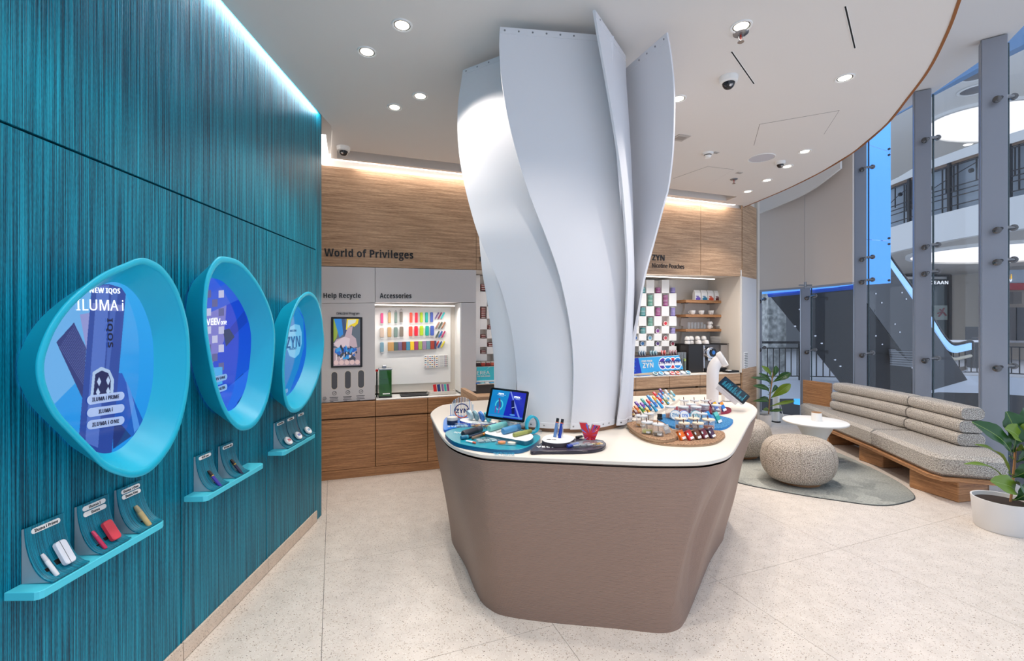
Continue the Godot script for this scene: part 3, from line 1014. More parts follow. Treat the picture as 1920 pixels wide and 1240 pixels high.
func build_teal_wall() -> void:
	frame([[260, 484], [230, 495], [185.5, 515.6], [130, 560], [92.7, 608], [70.5, 660], [66, 697], [74, 734.5], [96.4, 779], [130, 816], [167, 853], [193, 879], [222.5, 892], [252, 896], [282, 883], [311.6, 849.5], [334, 805], [348.7, 745.6], [354, 690], [352.4, 627], [343, 578.7], [326.4, 534], [304, 502.7], [282, 488]],
		"largest-looking cyan frame, nearest on the teal wall, with three lilac buttons on its screen", screen_one)
	frame([[417, 481], [404, 486], [393, 502], [385, 524.5], [381, 557], [380, 589], [383, 628], [389.7, 669.7], [399.4, 718], [412, 757], [426.8, 785.8], [443, 803.5], [456, 807.7], [472, 802], [488, 782.6], [502.6, 743.9], [510.6, 692], [514, 640.6], [512, 608], [504, 576], [488, 540.6], [468.7, 511.6], [446, 489]],
		"middle cyan frame on the teal wall, deep royal blue screen", screen_two)
	frame([[573.5, 548], [562, 557], [552.6, 573], [543, 598.7], [536.5, 627.7], [531.6, 660], [529, 692], [530, 724.5], [533, 750], [539.7, 768], [549, 774.5], [562, 769.7], [578, 750], [593, 718], [602.6, 682.6], [606.5, 647], [604.8, 614.8], [601, 585.8], [593, 560], [583, 549]],
		"farthest and narrowest cyan frame, pale round emblem on its screen", screen_three)
	ledge(1.40, 1.936, "cyan ledge under the nearest frame, with three stands on it")
	ledge(2.19, 2.734, "cyan ledge under the middle frame, with two stands on it")
	ledge(2.97, 3.484, "cyan ledge under the farthest frame, with three stands on it")
	# nearest ledge
	var h := holder(1.4466, 1.5755, ["Iluma i Prime"], "curved teal stand holding a white case and pen, leftmost stand")
	well(h, 0.62, 0.016, 0.046, 0.084)
	well(h, 0.66, -0.034, 0.02, 0.07)
	case_device("charger_case", "white rounded charger case with dark seam in the leftmost stand", on_plate(0.52, 0.018, 1.4466, 1.5755, 0.009), 0.037, 0.084, 0.017, C(222, 226, 236))
	stick_device("holder_pen", "slim white pen device beside the white charger case", on_plate(0.6, -0.034, 1.4466, 1.5755, 0.005), 0.086, 0.0065, C(228, 228, 232), C(206, 206, 212))
	h = holder(1.6257, 1.7525, ["Iluma i", "Iluma"], "curved teal stand holding a red case and magenta pen")
	well(h, 0.66, 0.016, 0.046, 0.076)
	well(h, 0.7, -0.034, 0.02, 0.066)
	case_device("charger_case", "red rounded charger case in the middle stand of the nearest ledge", on_plate(0.56, 0.018, 1.6257, 1.7525, 0.009), 0.038, 0.08, 0.017, C(214, 58, 76), false)
	stick_device("holder_pen", "slim magenta pen device beside the red charger case", on_plate(0.62, -0.034, 1.6257, 1.7525, 0.005), 0.08, 0.0065, C(196, 38, 84), C(214, 60, 100))
	h = holder(1.792, 1.9169, ["Iluma i One", "Iluma One"], "curved teal stand holding one gold pen, right end of the nearest ledge")
	well(h, 0.7, 0.004, 0.024, 0.07)
	stick_device("holder_pen", "gold pen device alone in its stand", on_plate(0.6, 0.0, 1.792, 1.9169, 0.005), 0.1, 0.0095, C(196, 172, 118), C(170, 156, 120))
	# middle ledge
	h = holder(2.2533, 2.380, ["VEEV one"], "left of the two curved stands under the middle frame, violet pen")
	well(h, 0.72, 0.006, 0.02, 0.05)
	stick_device("vapour_pen", "violet pen with dark tip and gold ring, left stand under the middle frame", on_plate(0.62, 0.0, 2.2533, 2.380, 0.005), 0.105, 0.008, C(64, 52, 160), C(48, 34, 34), Color.WHITE)
	h = holder(2.447, 2.572, ["VEEV now ultra"], "right of the two curved stands under the middle frame, dark pen")
	well(h, 0.72, 0.006, 0.02, 0.05)
	stick_device("vapour_pen", "black pen with dark tip and gold ring, right stand under the middle frame", on_plate(0.62, 0.0, 2.447, 2.572, 0.005), 0.105, 0.008, C(40, 40, 72), C(48, 34, 34), Color.WHITE)
	# farthest ledge
	var k := 0
	for a in [[3.037, 3.1696, C(206, 36, 52), "left"], [3.1846, 3.322, C(30, 86, 190), "middle"], [3.353, 3.481, C(26, 150, 190), "right"]]:
		holder(a[0], a[1], [["ESSENTIALS", "FLAVOURS", "COOLING"][k]], "%s of the three curved stands under the farthest frame" % a[3])
		var can := thing("pouch_can", "round white can with %s lettering on the %s far stand" % [["red", "blue", "cyan"][k], a[3]], "can", on_plate(0.66, 0.0, a[0], a[1], 0.006), "cans on the far ledge")
		obj("tin", prism(S(), circle(0.031, 28), 0.0, 0.016, "z", 0.003, true), M.bright_white, can)
		obj("badge", prism(S(), circle(0.024, 28), 0.016, 0.0165, "z"), col(C(236, 240, 246)), can)
		text(can, "ZYN", Transform3D(Basis(), Vector3(0, 0, 0.017)), 0.036, 0.018, col(a[2]), true, "lettering", 0.001)
		k += 1

# ---------- back wall ----------
func wq(x0: float, x1: float, yt0: float, yt1: float, yb0: float, yb1: float, o := 0.0) -> Array:
	return [W(x0, yb0, o), W(x1, yb1, o), W(x1, yt1, o), W(x0, yt0, o)]

func top_y(x: float) -> float: return lerpf(310.0, 391.6, (x - 604.0) / 787.0)
func low_y(x: float) -> float: return lerpf(498.5, 518.0, (x - 604.0) / 787.0)

func wall_text(parent: Node, words: String, x0: float, y0: float, x1: float, y1: float, h_px: float, m: Material, bold := true, o := 0.003) -> void:
	var a := W(x0, y0, o)
	var b := W(x1, y1, o)
	var d := -(BW * Vector3((a.x + b.x) / 2, 0, o)).z
	text(parent, words, Transform3D(Basis(Vector3.BACK, (b - a).angle()), Vector3((a.x + b.x) / 2, (a.y + b.y) / 2, o)), (b - a).length(), h_px * d / F, m, bold, "lettering", 0.006)

func on_wall(x: float, y: float, o: float) -> Transform3D:
	var p := W(x, y, o)
	return BW * Transform3D(Basis(), Vector3(p.x, p.y, o))

func pxm(x: float, n: float, o := 0.0) -> float:             # n pixels at wall column x, in metres along the wall
	return W(x + n / 2, 612, o).x - W(x - n / 2, 612, o).x

func pym(x: float, n: float, o := 0.0) -> float:
	return W(x, 612, o).y - W(x, 612 + n, o).y

func build_back_wall() -> void:
	var wb := setting("wall_back", BW)
	obj("core", bx(Vector3(0.2, 2.28, -0.72), Vector3(6.9, 4.58, 0.16)), M.cream, wb)
	obj("bulkhead", bx(Vector3(0.2, 3.9, -0.36), Vector3(6.9, 1.3, 0.6)), M.plaster, wb)
	var cuts := [540.0, 893.0, 1314.0, 1391.0]
	for i in 3:
		var x0: float = cuts[i] + (0.3 if i else 0.0)
		var x1: float = cuts[i + 1] - 0.3
		var hb := obj("header_board", prism(S(), wq(x0, x1, top_y(x0), top_y(x1), low_y(x0), low_y(x1)), -0.05, 0.0, "z", 0.0015), M.oak, wb)
		if i == 0: wall_text(hb, "World of Privileges", 608, 475.5, 775, 480.5, 20, M.black)
		if i == 1:
			wall_text(hb, "ZYN", 1223, 483, 1246, 483.8, 10.5, M.black)
			wall_text(hb, "Nicotine Pouches", 1223, 497.5, 1283, 500, 9, M.black, false)
			wall_text(hb, "HEETS", 899.5, 486, 930, 487.5, 9, M.black)
	obj("header_core", prism(S(), wq(540, 1391, 312, 391, 499, 517.6), -0.66, -0.05, "z"), M.cream, wb)
	# pale grey upper panels, thick enough to make the sides of the niche
	var st := prism(S(), wq(540, 703, low_y(540) + 1, low_y(703) + 1, 569.6, 567.6), -0.3, 0.0, "z", 0.001)
	var pn := obj("panel", st, M.grey_panel, wb)
	wall_text(pn, "Help Recycle", 606.5, 555.8, 676.5, 555.8, 12.5, M.black)
	pn = obj("panel", prism(S(), wq(703.6, 892.6, low_y(703) + 1, low_y(893) + 1, 567.6, 567.0), -0.3, 0.0, "z", 0.001), M.grey_panel, wb)
	wall_text(pn, "Accessories", 712, 554.6, 771.5, 554.6, 10, M.black)
	obj("panel", prism(S(), wq(865.3, 892.6, 567.8, 567.8, 736, 733.5), -0.3, 0.0, "z", 0.001), M.grey_panel, wb)
	obj("niche_side", prism(S(), wq(862.5, 865.1, 567.8, 567.8, 736, 736), -0.3, 0.0, "z"), M.bright_white, wb)
	# recycling panel with its screen and three slots
	pn = obj("panel", prism(S(), wq(540, 703, 570.2, 568.2, 760, 749.5), -0.3, 0.0, "z", 0.001), M.grey_panel, wb)
	wall_text(pn, "Cirkulární Program", 631, 588.6, 674, 588.6, 6.5, M.black, false)
	for a in [[627, 714, 34], [652.3, 712.5, 34.5], [677, 711, 34.5]]:
		var c := W(a[0], a[1])
		obj("drop_slot", prism(S(), rrect(pxm(a[0], 12.4), pym(a[0], a[2]), 0.1, 8, c), -0.001, 0.002, "z"), mat("slot_rim", C(226, 216, 196), 0.5), pn)
		obj("slot_cavity", prism(S(), rrect(pxm(a[0], 11.0), pym(a[0], a[2] - 1.6), 0.1, 8, c), 0.002, 0.0026, "z"), mat("slot_dark", C(84, 86, 92), 0.5), pn)
		var ic := W(a[0], a[1] + 23.5)
		var ring := S()
		var pts := []
		for i in 25: pts.append(Vector3(ic.x + 0.02 * cos(TAU * i / 24), ic.y + 0.02 * sin(TAU * i / 24), 0.002))
		obj("icon", tube(ring, pts, 0.0018, 5), M.black, pn)
		obj("icon", tube(S(), [Vector3(ic.x - 0.01, ic.y, 0.002), Vector3(ic.x - 0.002, ic.y - 0.007, 0.002), Vector3(ic.x + 0.014, ic.y + 0.012, 0.002)], 0.0018, 5), M.black, pn)
		for k in 4:
			var lp := W(a[0] - 1, a[1] + 31.5 + k * 2.6)
			obj("small_print", bx(Vector3(lp.x - (0.0 if k < 3 else 0.02), lp.y, 0.001), Vector3(0.085 - (k % 2) * 0.012 - (0.04 if k == 3 else 0.0), 0.0045 if k else 0.006, 0.001)), M.black, pn)
	var im := Image.create(240, 384, false, Image.FORMAT_RGB8)
	im.fill(C(96, 104, 116))
	fill(im, [Vector2(0, 0), Vector2(0.25, 0), Vector2(0.12, 0.4), Vector2(0, 0.5)], C(150, 170, 60))
	fill(im, [Vector2(0.02, 0), Vector2(0.3, 0), Vector2(0.42, 0.3), Vector2(0.22, 0.4)], C(36, 134, 216))
	fill(im, [Vector2(0.3, 0), Vector2(0.42, 0), Vector2(0.5, 0.26), Vector2(0.38, 0.38)], C(58, 74, 108))
	fill(im, [Vector2(0.5, 0), Vector2(0.95, 0), Vector2(0.92, 0.1), Vector2(0.78, 0.17), Vector2(0.66, 0.14), Vector2(0.55, 0.24), Vector2(0.46, 0.23)], C(246, 214, 20))
	fill(im, [Vector2(0.54, 0.02), Vector2(0.86, 0.01), Vector2(0.82, 0.08), Vector2(0.62, 0.13), Vector2(0.52, 0.2)], C(226, 232, 220))
	fill(im, [Vector2(0.52, 0.2), Vector2(0.72, 0.15), Vector2(0.68, 0.34), Vector2(0.84, 0.42), Vector2(0.9, 0.6), Vector2(0.3, 0.66), Vector2(0.0, 0.56), Vector2(0.1, 0.44), Vector2(0.42, 0.38)], C(196, 170, 178))
	fill(im, [Vector2(0.0, 0.52), Vector2(0.4, 0.38), Vector2(0.62, 0.42), Vector2(0.58, 0.58), Vector2(0.2, 0.64)], C(222, 200, 206))
	rect(im, 0.0, 0.62, 1.0, 1.0, C(176, 150, 156))
	fill(im, [Vector2(0.7, 0.7), Vector2(1, 0.6), Vector2(1, 1), Vector2(0.6, 1)], C(160, 140, 150))
	rng.seed = 5
	for i in 34:
		var c0 := Vector2(rng.randf_range(0.06, 0.86), rng.randf_range(0.6, 0.86))
		var an := rng.randf_range(0, PI)
		var u := Vector2(cos(an), sin(an) * 0.62) * rng.randf_range(0.06, 0.12)
		var v := Vector2(-u.y, u.x) * 0.4
		fill(im, [c0 + u + v, c0 - u + v, c0 - u - v, c0 + u - v], [C(28, 36, 56), C(20, 96, 190), C(44, 150, 220), C(52, 56, 70), C(224, 206, 210)][i % 5])
	for i in 5: oval(im, 0.1 + i * 0.2, 0.93, 0.09, 0.05, C(226, 190, 186))
	var so := thing("poster_screen", "black framed upright screen showing hands full of blue and dark pieces", "screen", on_wall(650.5, 642, 0.004))
	var sw := pxm(650, 58.5)
	var sh := pym(650, 94)
	obj("bezel", prism(S(), rrect(sw, sh, 0.004), 0.0, 0.012, "z", 0.002), M.black, so)
	obj("screen_glass", sheet(sw * 0.85, sh * 0.93), display("poster_display", im, 0.8), so, Transform3D(Basis(), Vector3(0, 0, 0.0128)))
	var lock := thing("panel_lock", "small chrome cylinder lock at the left edge of the grey recycling panel", "lock", on_wall(609, 746, 0.0))
	obj("barrel", prism(S(), circle(0.012, 16), 0.0, 0.03, "z", 0.002), M.chrome, lock)
	obj("knob", prism(S(), circle(0.02, 16), 0.03, 0.045, "z", 0.003), M.chrome, lock)
	# LED profiles of the two niches
	obj("led_strip_light", bx(Vector3((W(704, 600).x + W(850, 600).x) / 2, W(780, 575).y + 0.014, -0.03), Vector3(0.9, 0.01, 0.025)), M.led_strip, wb)
	obj("led_strip_light", bx(Vector3(1.3, W(1212, 516).y - 0.008, -0.06), Vector3(3.6, 0.01, 0.025)), M.led_strip, wb)
	# niche back board
	obj("niche_back", prism(S(), wq(690, 880, 560, 560, 745, 738), -0.34, -0.281, "z"), M.cream, wb)
	var pb := thing("peg_board", "white display board of cases, straps and colour swatches in the lit niche", "display board", BW)
	obj("board", prism(S(), [Vector2(W(704, 600).x + 0.004, W(700, 723, -0.26).y), W(845, 717, -0.26), W(845, 577, -0.26), Vector2(W(704, 600).x + 0.004, W(700, 577, -0.26).y)], -0.279, -0.26, "z", 0.003), M.bright_white, pb)
	niche_goods()
	# base cabinets
	var O := 0.05
	var ct := 0.0
	var units := [[556.0, 704.0, "leftmost timber cabinet, below the recycling screen"], [704.0, 802.0, "middle timber cabinet, below the green box"], [802.0, 893.0, "right timber cabinet, half hidden behind the island counter"]]
	for a in units:
		var o := thing("base_cabinet", a[2], "cabinet", BW, "timber base cabinets under the left wall")
		var s0 := W(a[0], 700, O).x
		var s1 := W(a[1], 700, O).x
		ct = W(704, 749.5, O).y
		obj("body", bx(Vector3((s0 + s1) / 2, (ct - 0.02 + 0.098) / 2, -0.135), Vector3(s1 - s0 - 0.006, ct - 0.12, 0.25)), M.oak_warm, o)
		obj("drawer_front", bx(Vector3((s0 + s1) / 2, ct - 0.096, O - 0.01), Vector3(s1 - s0 - 0.006, 0.162, 0.02), 0.0015), M.oak_warm, o)
		obj("door", bx(Vector3((s0 + s1) / 2, (ct - 0.192 + 0.1) / 2, O - 0.01), Vector3(s1 - s0 - 0.006, ct - 0.292, 0.02), 0.0015), M.oak_warm, o)
		obj("plinth", bx(Vector3((s0 + s1) / 2, 0.048, O - 0.016), Vector3(s1 - s0 - 0.001, 0.094, 0.02)), M.oak_warm, o)
	var wt := thing("niche_worktop", "thin white worktop in the lit niche above the timber cabinets", "worktop", BW)
	obj("top", bx(Vector3((W(704, 700).x + W(893, 700).x) / 2, ct - 0.0065, -0.12), Vector3(W(892, 700).x - W(705, 700).x, 0.012, 0.31), 0.002), M.bright_white, wt)
	# timber desk between the two halves, behind the island
	var dk := thing("timber_tray_desk", "timber desk with raised rim standing behind the petal column", "desk", BW * Transform3D(Basis(), Vector3(0.17, 0, 0.42)))
	obj("front_panel", bx(Vector3(0, 0.45, 0.335), Vector3(1.62, 0.9, 0.03), 0.002), M.oak, dk)
	obj("left_panel", bx(Vector3(-0.785, 0.45, -0.017), Vector3(0.05, 0.9, 0.67), 0.002), M.oak, dk)
	obj("right_panel", bx(Vector3(0.785, 0.45, -0.017), Vector3(0.05, 0.9, 0.67), 0.002), M.oak, dk)
	obj("desk_top", bx(Vector3(0, 0.81, -0.017), Vector3(1.52, 0.03, 0.66)), M.oak, dk)

func niche_goods() -> void:
	var q := -0.255
	var cases := [[716, 597, 5, 19, C(214, 74, 130), "slim pink case, left end of the top row"], [730, 596, 5, 20, C(196, 160, 112), "slim tan case with a loop in the top row"], [742, 596, 5, 20, C(118, 138, 130), "slim grey-green case with a loop in the top row"], [752, 595, 5.5, 20, C(122, 116, 108), "slim stone-grey case with a long loop in the top row"],
		[770.5, 596, 5, 19, C(230, 84, 66), "slim coral case in the top row"], [780.5, 596, 5, 19, C(222, 30, 60), "slim crimson case in the top row"], [789.7, 595.5, 5, 19, C(160, 192, 30), "slim lime case in the top row"], [799.5, 595.5, 5, 19, C(24, 160, 150), "slim teal case in the top row"], [809, 595, 5, 18.5, C(70, 92, 172), "slim blue case in the top row"],
		[716, 624, 7.5, 18, C(196, 176, 160), "wide beige case, left end of the second row"], [730, 623, 7, 19, C(194, 158, 108), "wide tan case in the second row"], [741.7, 623, 7, 19, C(112, 134, 128), "wide slate-green case in the second row"], [752.5, 622, 7, 19, C(122, 112, 102), "wide speckled grey case in the second row"],
		[769.7, 621.5, 6.5, 18.5, C(230, 78, 58), "wide coral case in the second row"], [780, 621, 6.5, 18.5, C(224, 26, 54), "wide crimson case in the second row"], [790, 620.3, 6.5, 18.5, C(168, 198, 36), "wide lime case in the second row"], [800.5, 620.5, 6.5, 18.5, C(22, 158, 146), "wide teal case in the second row"], [810, 620.2, 6.5, 18.5, C(66, 90, 172), "wide blue case in the second row"],
		[716, 651, 7, 18, C(120, 158, 176), "pale blue case alone at the left of the third row"]]
	for a in cases:
		var o := thing("device_case", "%s on the white board" % a[5], "case", on_wall(a[0], a[1], q), "cases hung on the white board")
		var w := pxm(a[0], a[2], q)
		var h := pym(a[0], a[3], q)
		obj("shell", prism(S(), rrect(w, h, w * 0.28), 0.0, 0.024, "z", 0.004, true), col(a[4], 0.55), o)
		obj("foot", bx(Vector3(0, -h / 2 - 0.006, 0.012), Vector3(w * 0.8, 0.012, 0.016), 0.002), mat("clear_peg", C(206, 208, 210), 0.3), o)
		if "loop" in a[5]:
			var pts := []
			for i in 13: pts.append(Vector3(w * 0.3 * cos(PI * i / 12.0), h / 2 + (0.035 if "long" in a[5] else 0.02) * sin(PI * i / 12.0), 0.012))
			obj("loop", tube(S(), pts, 0.003, 6), M.steel, o)
	var sw := [C(196, 152, 96), C(84, 106, 104), C(112, 98, 134), C(122, 58, 50), C(72, 138, 170), C(240, 196, 44), C(158, 62, 116), C(154, 176, 88), C(146, 126, 158), C(104, 140, 152), C(158, 62, 46), C(66, 76, 112)]
	var o := thing("swatch_strip", "long strip of twelve colour swatches on the white board", "swatch strip", BW)
	for i in 12:
		var x0 := 727.0 + i * 7.55 + (0.0 if i == 0 else 4.0)
		var x1 := 727.0 + (i + 1) * 7.55 + 4.0 if i < 11 else 818.0
		var k := (x0 - 727.0) / 91.0
		var y0 := lerpf(642, 639, k)
		var y1 := lerpf(658, 654.5, k)
		obj("swatch", prism(S(), [W(x0, y1, q), W(x1 - 0.4, y1 - 0.2, q), W(x1 - 0.4, y0 - 0.2, q), W(x0, y0, q)], q, q + 0.03, "z", 0.002), col(sw[i], 0.7), o)
	obj("rail", prism(S(), [W(727, 660, q), W(818, 656, q), W(818, 654, q), W(727, 658, q)], q, q + 0.025, "z"), M.cream, o)
	var pens := [[826, 592, [C(104, 84, 136), C(140, 44, 84), C(40, 192, 196)], "top"], [827, 610, [C(150, 112, 96), C(70, 82, 66), C(170, 112, 74)], "second"], [827, 627, [C(64, 84, 70), C(30, 104, 180), C(176, 36, 94)], "third"], [826, 646, [C(222, 60, 40), C(30, 80, 160), C(224, 208, 30)], "bottom"]]
	for a in pens:
		for i in 3:
			var n: String = ["left", "middle", "right"][i]
			var pt := thing("cap_ring", "%s of the three slanted pens in the %s group on the white board" % [n, a[3]], "pen", on_wall(a[0] - 7 + i * 5.5, a[1], q) * Transform3D(Basis(Vector3.BACK, -0.5), Vector3.ZERO), "slanted pens on the white board")
			obj("barrel", tube(S(), [Vector3(0, -0.042, 0.012), Vector3(0, 0.042, 0.012)], 0.0085, 10), col(a[2][i], 0.4), pt)
			obj("tip", tube(S(), [Vector3(0, -0.052, 0.012), Vector3(0, -0.042, 0.012)], [0.004, 0.007], 10), M.chrome, pt)
	rng.seed = 12
	o = thing("patterned_case", "rounded white case printed with small coloured bars on the board", "case", on_wall(808, 678, q))
	var w := pxm(808, 26, q)
	var h := pym(808, 24, q)
	obj("shell", prism(S(), rrect(w, h, 0.02), 0.0, 0.02, "z", 0.004), M.bright_white, o)
	for i in 36:
		var cc: Color = [C(34, 60, 120), C(176, 74, 48), C(50, 140, 170), C(40, 40, 60), C(210, 170, 70)][i % 5]
		var flat := (i / 3 + i) % 2 == 0
		obj("bar", bx(Vector3(w * (-0.4 + 0.16 * (i % 6)), h * (-0.4 + 0.16 * (i / 6)), 0.0205), Vector3(w * (0.13 if flat else 0.05), h * (0.05 if flat else 0.13), 0.001)), col(cc), o)
	o = thing("charm_set", "white card with six rows of small charms at the right of the board", "charms", on_wall(831, 677, q))
	obj("card", prism(S(), rrect(pxm(831, 17, q), pym(831, 23, q), 0.008), 0.0, 0.008, "z", 0.002), M.bright_white, o)
	for i in 6:
		var y := pym(831, 23, q) * (0.4 - 0.16 * i)
		obj("pin", bx(Vector3(-0.02, y, 0.009), Vector3(0.05, 0.004, 0.003)), M.steel, o)
		for k in 3: obj("bead", prism(S(), circle(0.006, 10), 0.006, 0.012, "z", 0.001), col([C(60, 70, 120), C(150, 70, 70), C(90, 140, 130)][k]), o, Transform3D(Basis(), Vector3(0.018 + k * 0.014, y, 0)))
	# on the worktop
	var y0 := W(704, 749.5, 0.05).y + 0.002
	var at := func(x, oo): 
		var p := W(x, 700, oo)
		return BW * Transform3D(Basis(), Vector3(p.x, y0, oo))
	o = thing("green_box", "tall green transparent box with metal lid on the niche worktop", "collection box", at.call(722, -0.08))
	obj("base", bx(Vector3(0, 0.01, 0), Vector3(0.14, 0.02, 0.12), 0.002), M.black, o)
	obj("back_plate", bx(Vector3(0, 0.16, -0.05), Vector3(0.13, 0.29, 0.01)), col(C(44, 110, 40)), o)
	var gm := clear("green_acrylic", C(30, 110, 20), 0.55)
	obj("front_plate", bx(Vector3(0, 0.16, 0.055), Vector3(0.13, 0.29, 0.008)), gm, o)
	for g in [-1.0, 1.0]: obj("side_plate", bx(Vector3(g * 0.063, 0.16, 0), Vector3(0.006, 0.29, 0.11)), gm, o)
	obj("inner_shelf", bx(Vector3(0, 0.2, 0), Vector3(0.11, 0.006, 0.08)), col(C(26, 70, 24)), o)
	obj("label", bx(Vector3(0.01, 0.045, 0.0605), Vector3(0.075, 0.014, 0.002)), M.bright_white, o)
	var fan := S()
	for i in 8: box(fan, Vector3(0, 0.018, 0), Vector3(0.012, 0.026, 0.01), 0.0, Transform3D(Basis(Vector3.BACK, TAU * i / 8), Vector3(-0.025, 0.1, 0.02)))
	obj("fan", fan, M.black, o)
	obj("lid", bx(Vector3(0, 0.312, 0), Vector3(0.145, 0.016, 0.125), 0.003), M.steel, o)
	obj("lid_handle", bx(Vector3(-0.01, 0.335, 0), Vector3(0.045, 0.03, 0.05), 0.004), M.steel, o)
	o = thing("red_topped_post", "thin dark post with a red knob beside the green box", "post", at.call(706.5, -0.1))
	obj("post", tube(S(), [Vector3(0, 0, 0), Vector3(0, 0.28, 0)], 0.008, 10), M.black, o)
	obj("knob", lathe(S(), [Vector2(0.0, 0.28), Vector2(0.014, 0.283), Vector2(0.014, 0.305), Vector2(0.0, 0.31)], 14), col(C(206, 30, 30), 0.3), o)
	o = thing("black_tray", "flat black tray lying on the niche worktop", "tray", at.call(776, -0.1))
	obj("tray", bx(Vector3(0, 0.008, 0), Vector3(0.3, 0.016, 0.16), 0.004), M.black, o)
	obj("inlay", bx(Vector3(0, 0.0165, 0), Vector3(0.27, 0.002, 0.13)), col(C(34, 34, 38), 0.7), o)
	o = thing("card_tray", "white tray on the worktop that holds upright coloured cards", "tray", at.call(828, -0.1))
	obj("tray_floor", bx(Vector3(0, 0.006, 0), Vector3(0.31, 0.012, 0.13), 0.003), M.cream, o)
	for g in [-1.0, 1.0]:
		obj("rim", bx(Vector3(0, 0.022, g * 0.062), Vector3(0.31, 0.034, 0.006), 0.002), M.cream, o)
		obj("rim", bx(Vector3(g * 0.152, 0.022, 0), Vector3(0.006, 0.034, 0.13), 0.002), M.cream, o)
	var cards := [[-0.07, C(226, 34, 40), 0.036, "red"], [-0.025, C(36, 66, 128), 0.034, "navy"], [0.02, C(150, 110, 170), 0.02, "violet"], [0.05, C(60, 190, 190), 0.022, "turquoise"], [0.082, C(160, 60, 120), 0.02, "magenta"]]
	for c in cards:
		var cd := thing("sample_card", "%s card leaning in the white tray of the niche" % c[3], "card", at.call(828, -0.1) * Transform3D(Basis(Vector3.BACK, 0.12), Vector3(c[0], 0.013, 0)), "cards in the white tray")
		obj("card", bx(Vector3(0, 0.05, 0), Vector3(c[2], 0.1, 0.012), 0.002), col(c[1], 0.5), cd)
		obj("card_foot", bx(Vector3(0, 0.006, 0), Vector3(c[2] + 0.006, 0.012, 0.03), 0.002), M.bright_white, cd)

# ---------- right-hand niche of the back wall ----------
var can_proto := {}

func can(at: Transform3D, c: Color, label: String, group: String) -> void:
	var key := c.to_html(false)
	if not can_proto.has(key):
		var o := thing("pouch_can", label, "can", at, group)
		obj("tin", lathe(S(), [Vector2(0.0, 0.0), Vector2(0.033, 0.0), Vector2(0.035, 0.002), Vector2(0.035, 0.0155)], 18), col(c, 0.4), o)
		obj("lid", lathe(S(), [Vector2(0.035, 0.0155), Vector2(0.0355, 0.016), Vector2(0.0355, 0.0188), Vector2(0.033, 0.02), Vector2(0.0, 0.02)], 18), M.bright_white, o)
		obj("badge", lathe(S(), [Vector2(0.026, 0.02), Vector2(0.026, 0.0206), Vector2(0.0, 0.0206)], 18), col(c, 0.4), o)
		can_proto[key] = o
	else:
		var o := copy(can_proto[key], at, label)
		o.set_meta("group", group)

func checker(cols: Array, rows: Array, label: String, is_hole: Callable) -> void:
	var o := thing("checker_display", label, "display wall", BW)
	var q := -0.42
	obj("back_board", prism(S(), [W(cols[0], rows[-1], q), W(cols[-1], rows[-1], q), W(cols[-1], rows[0], q), W(cols[0], rows[0], q)], -0.6, -0.5, "z"), M.cream, o)
	for r in rows.size() - 1:
		for c in cols.size() - 1:
			if is_hole.call(r, c): continue
			obj("block", prism(S(), [W(cols[c], rows[r + 1], q), W(cols[c + 1], rows[r + 1], q), W(cols[c + 1], rows[r], q), W(cols[c], rows[r], q)], -0.5, q, "z", 0.001), M.bright_white, o)

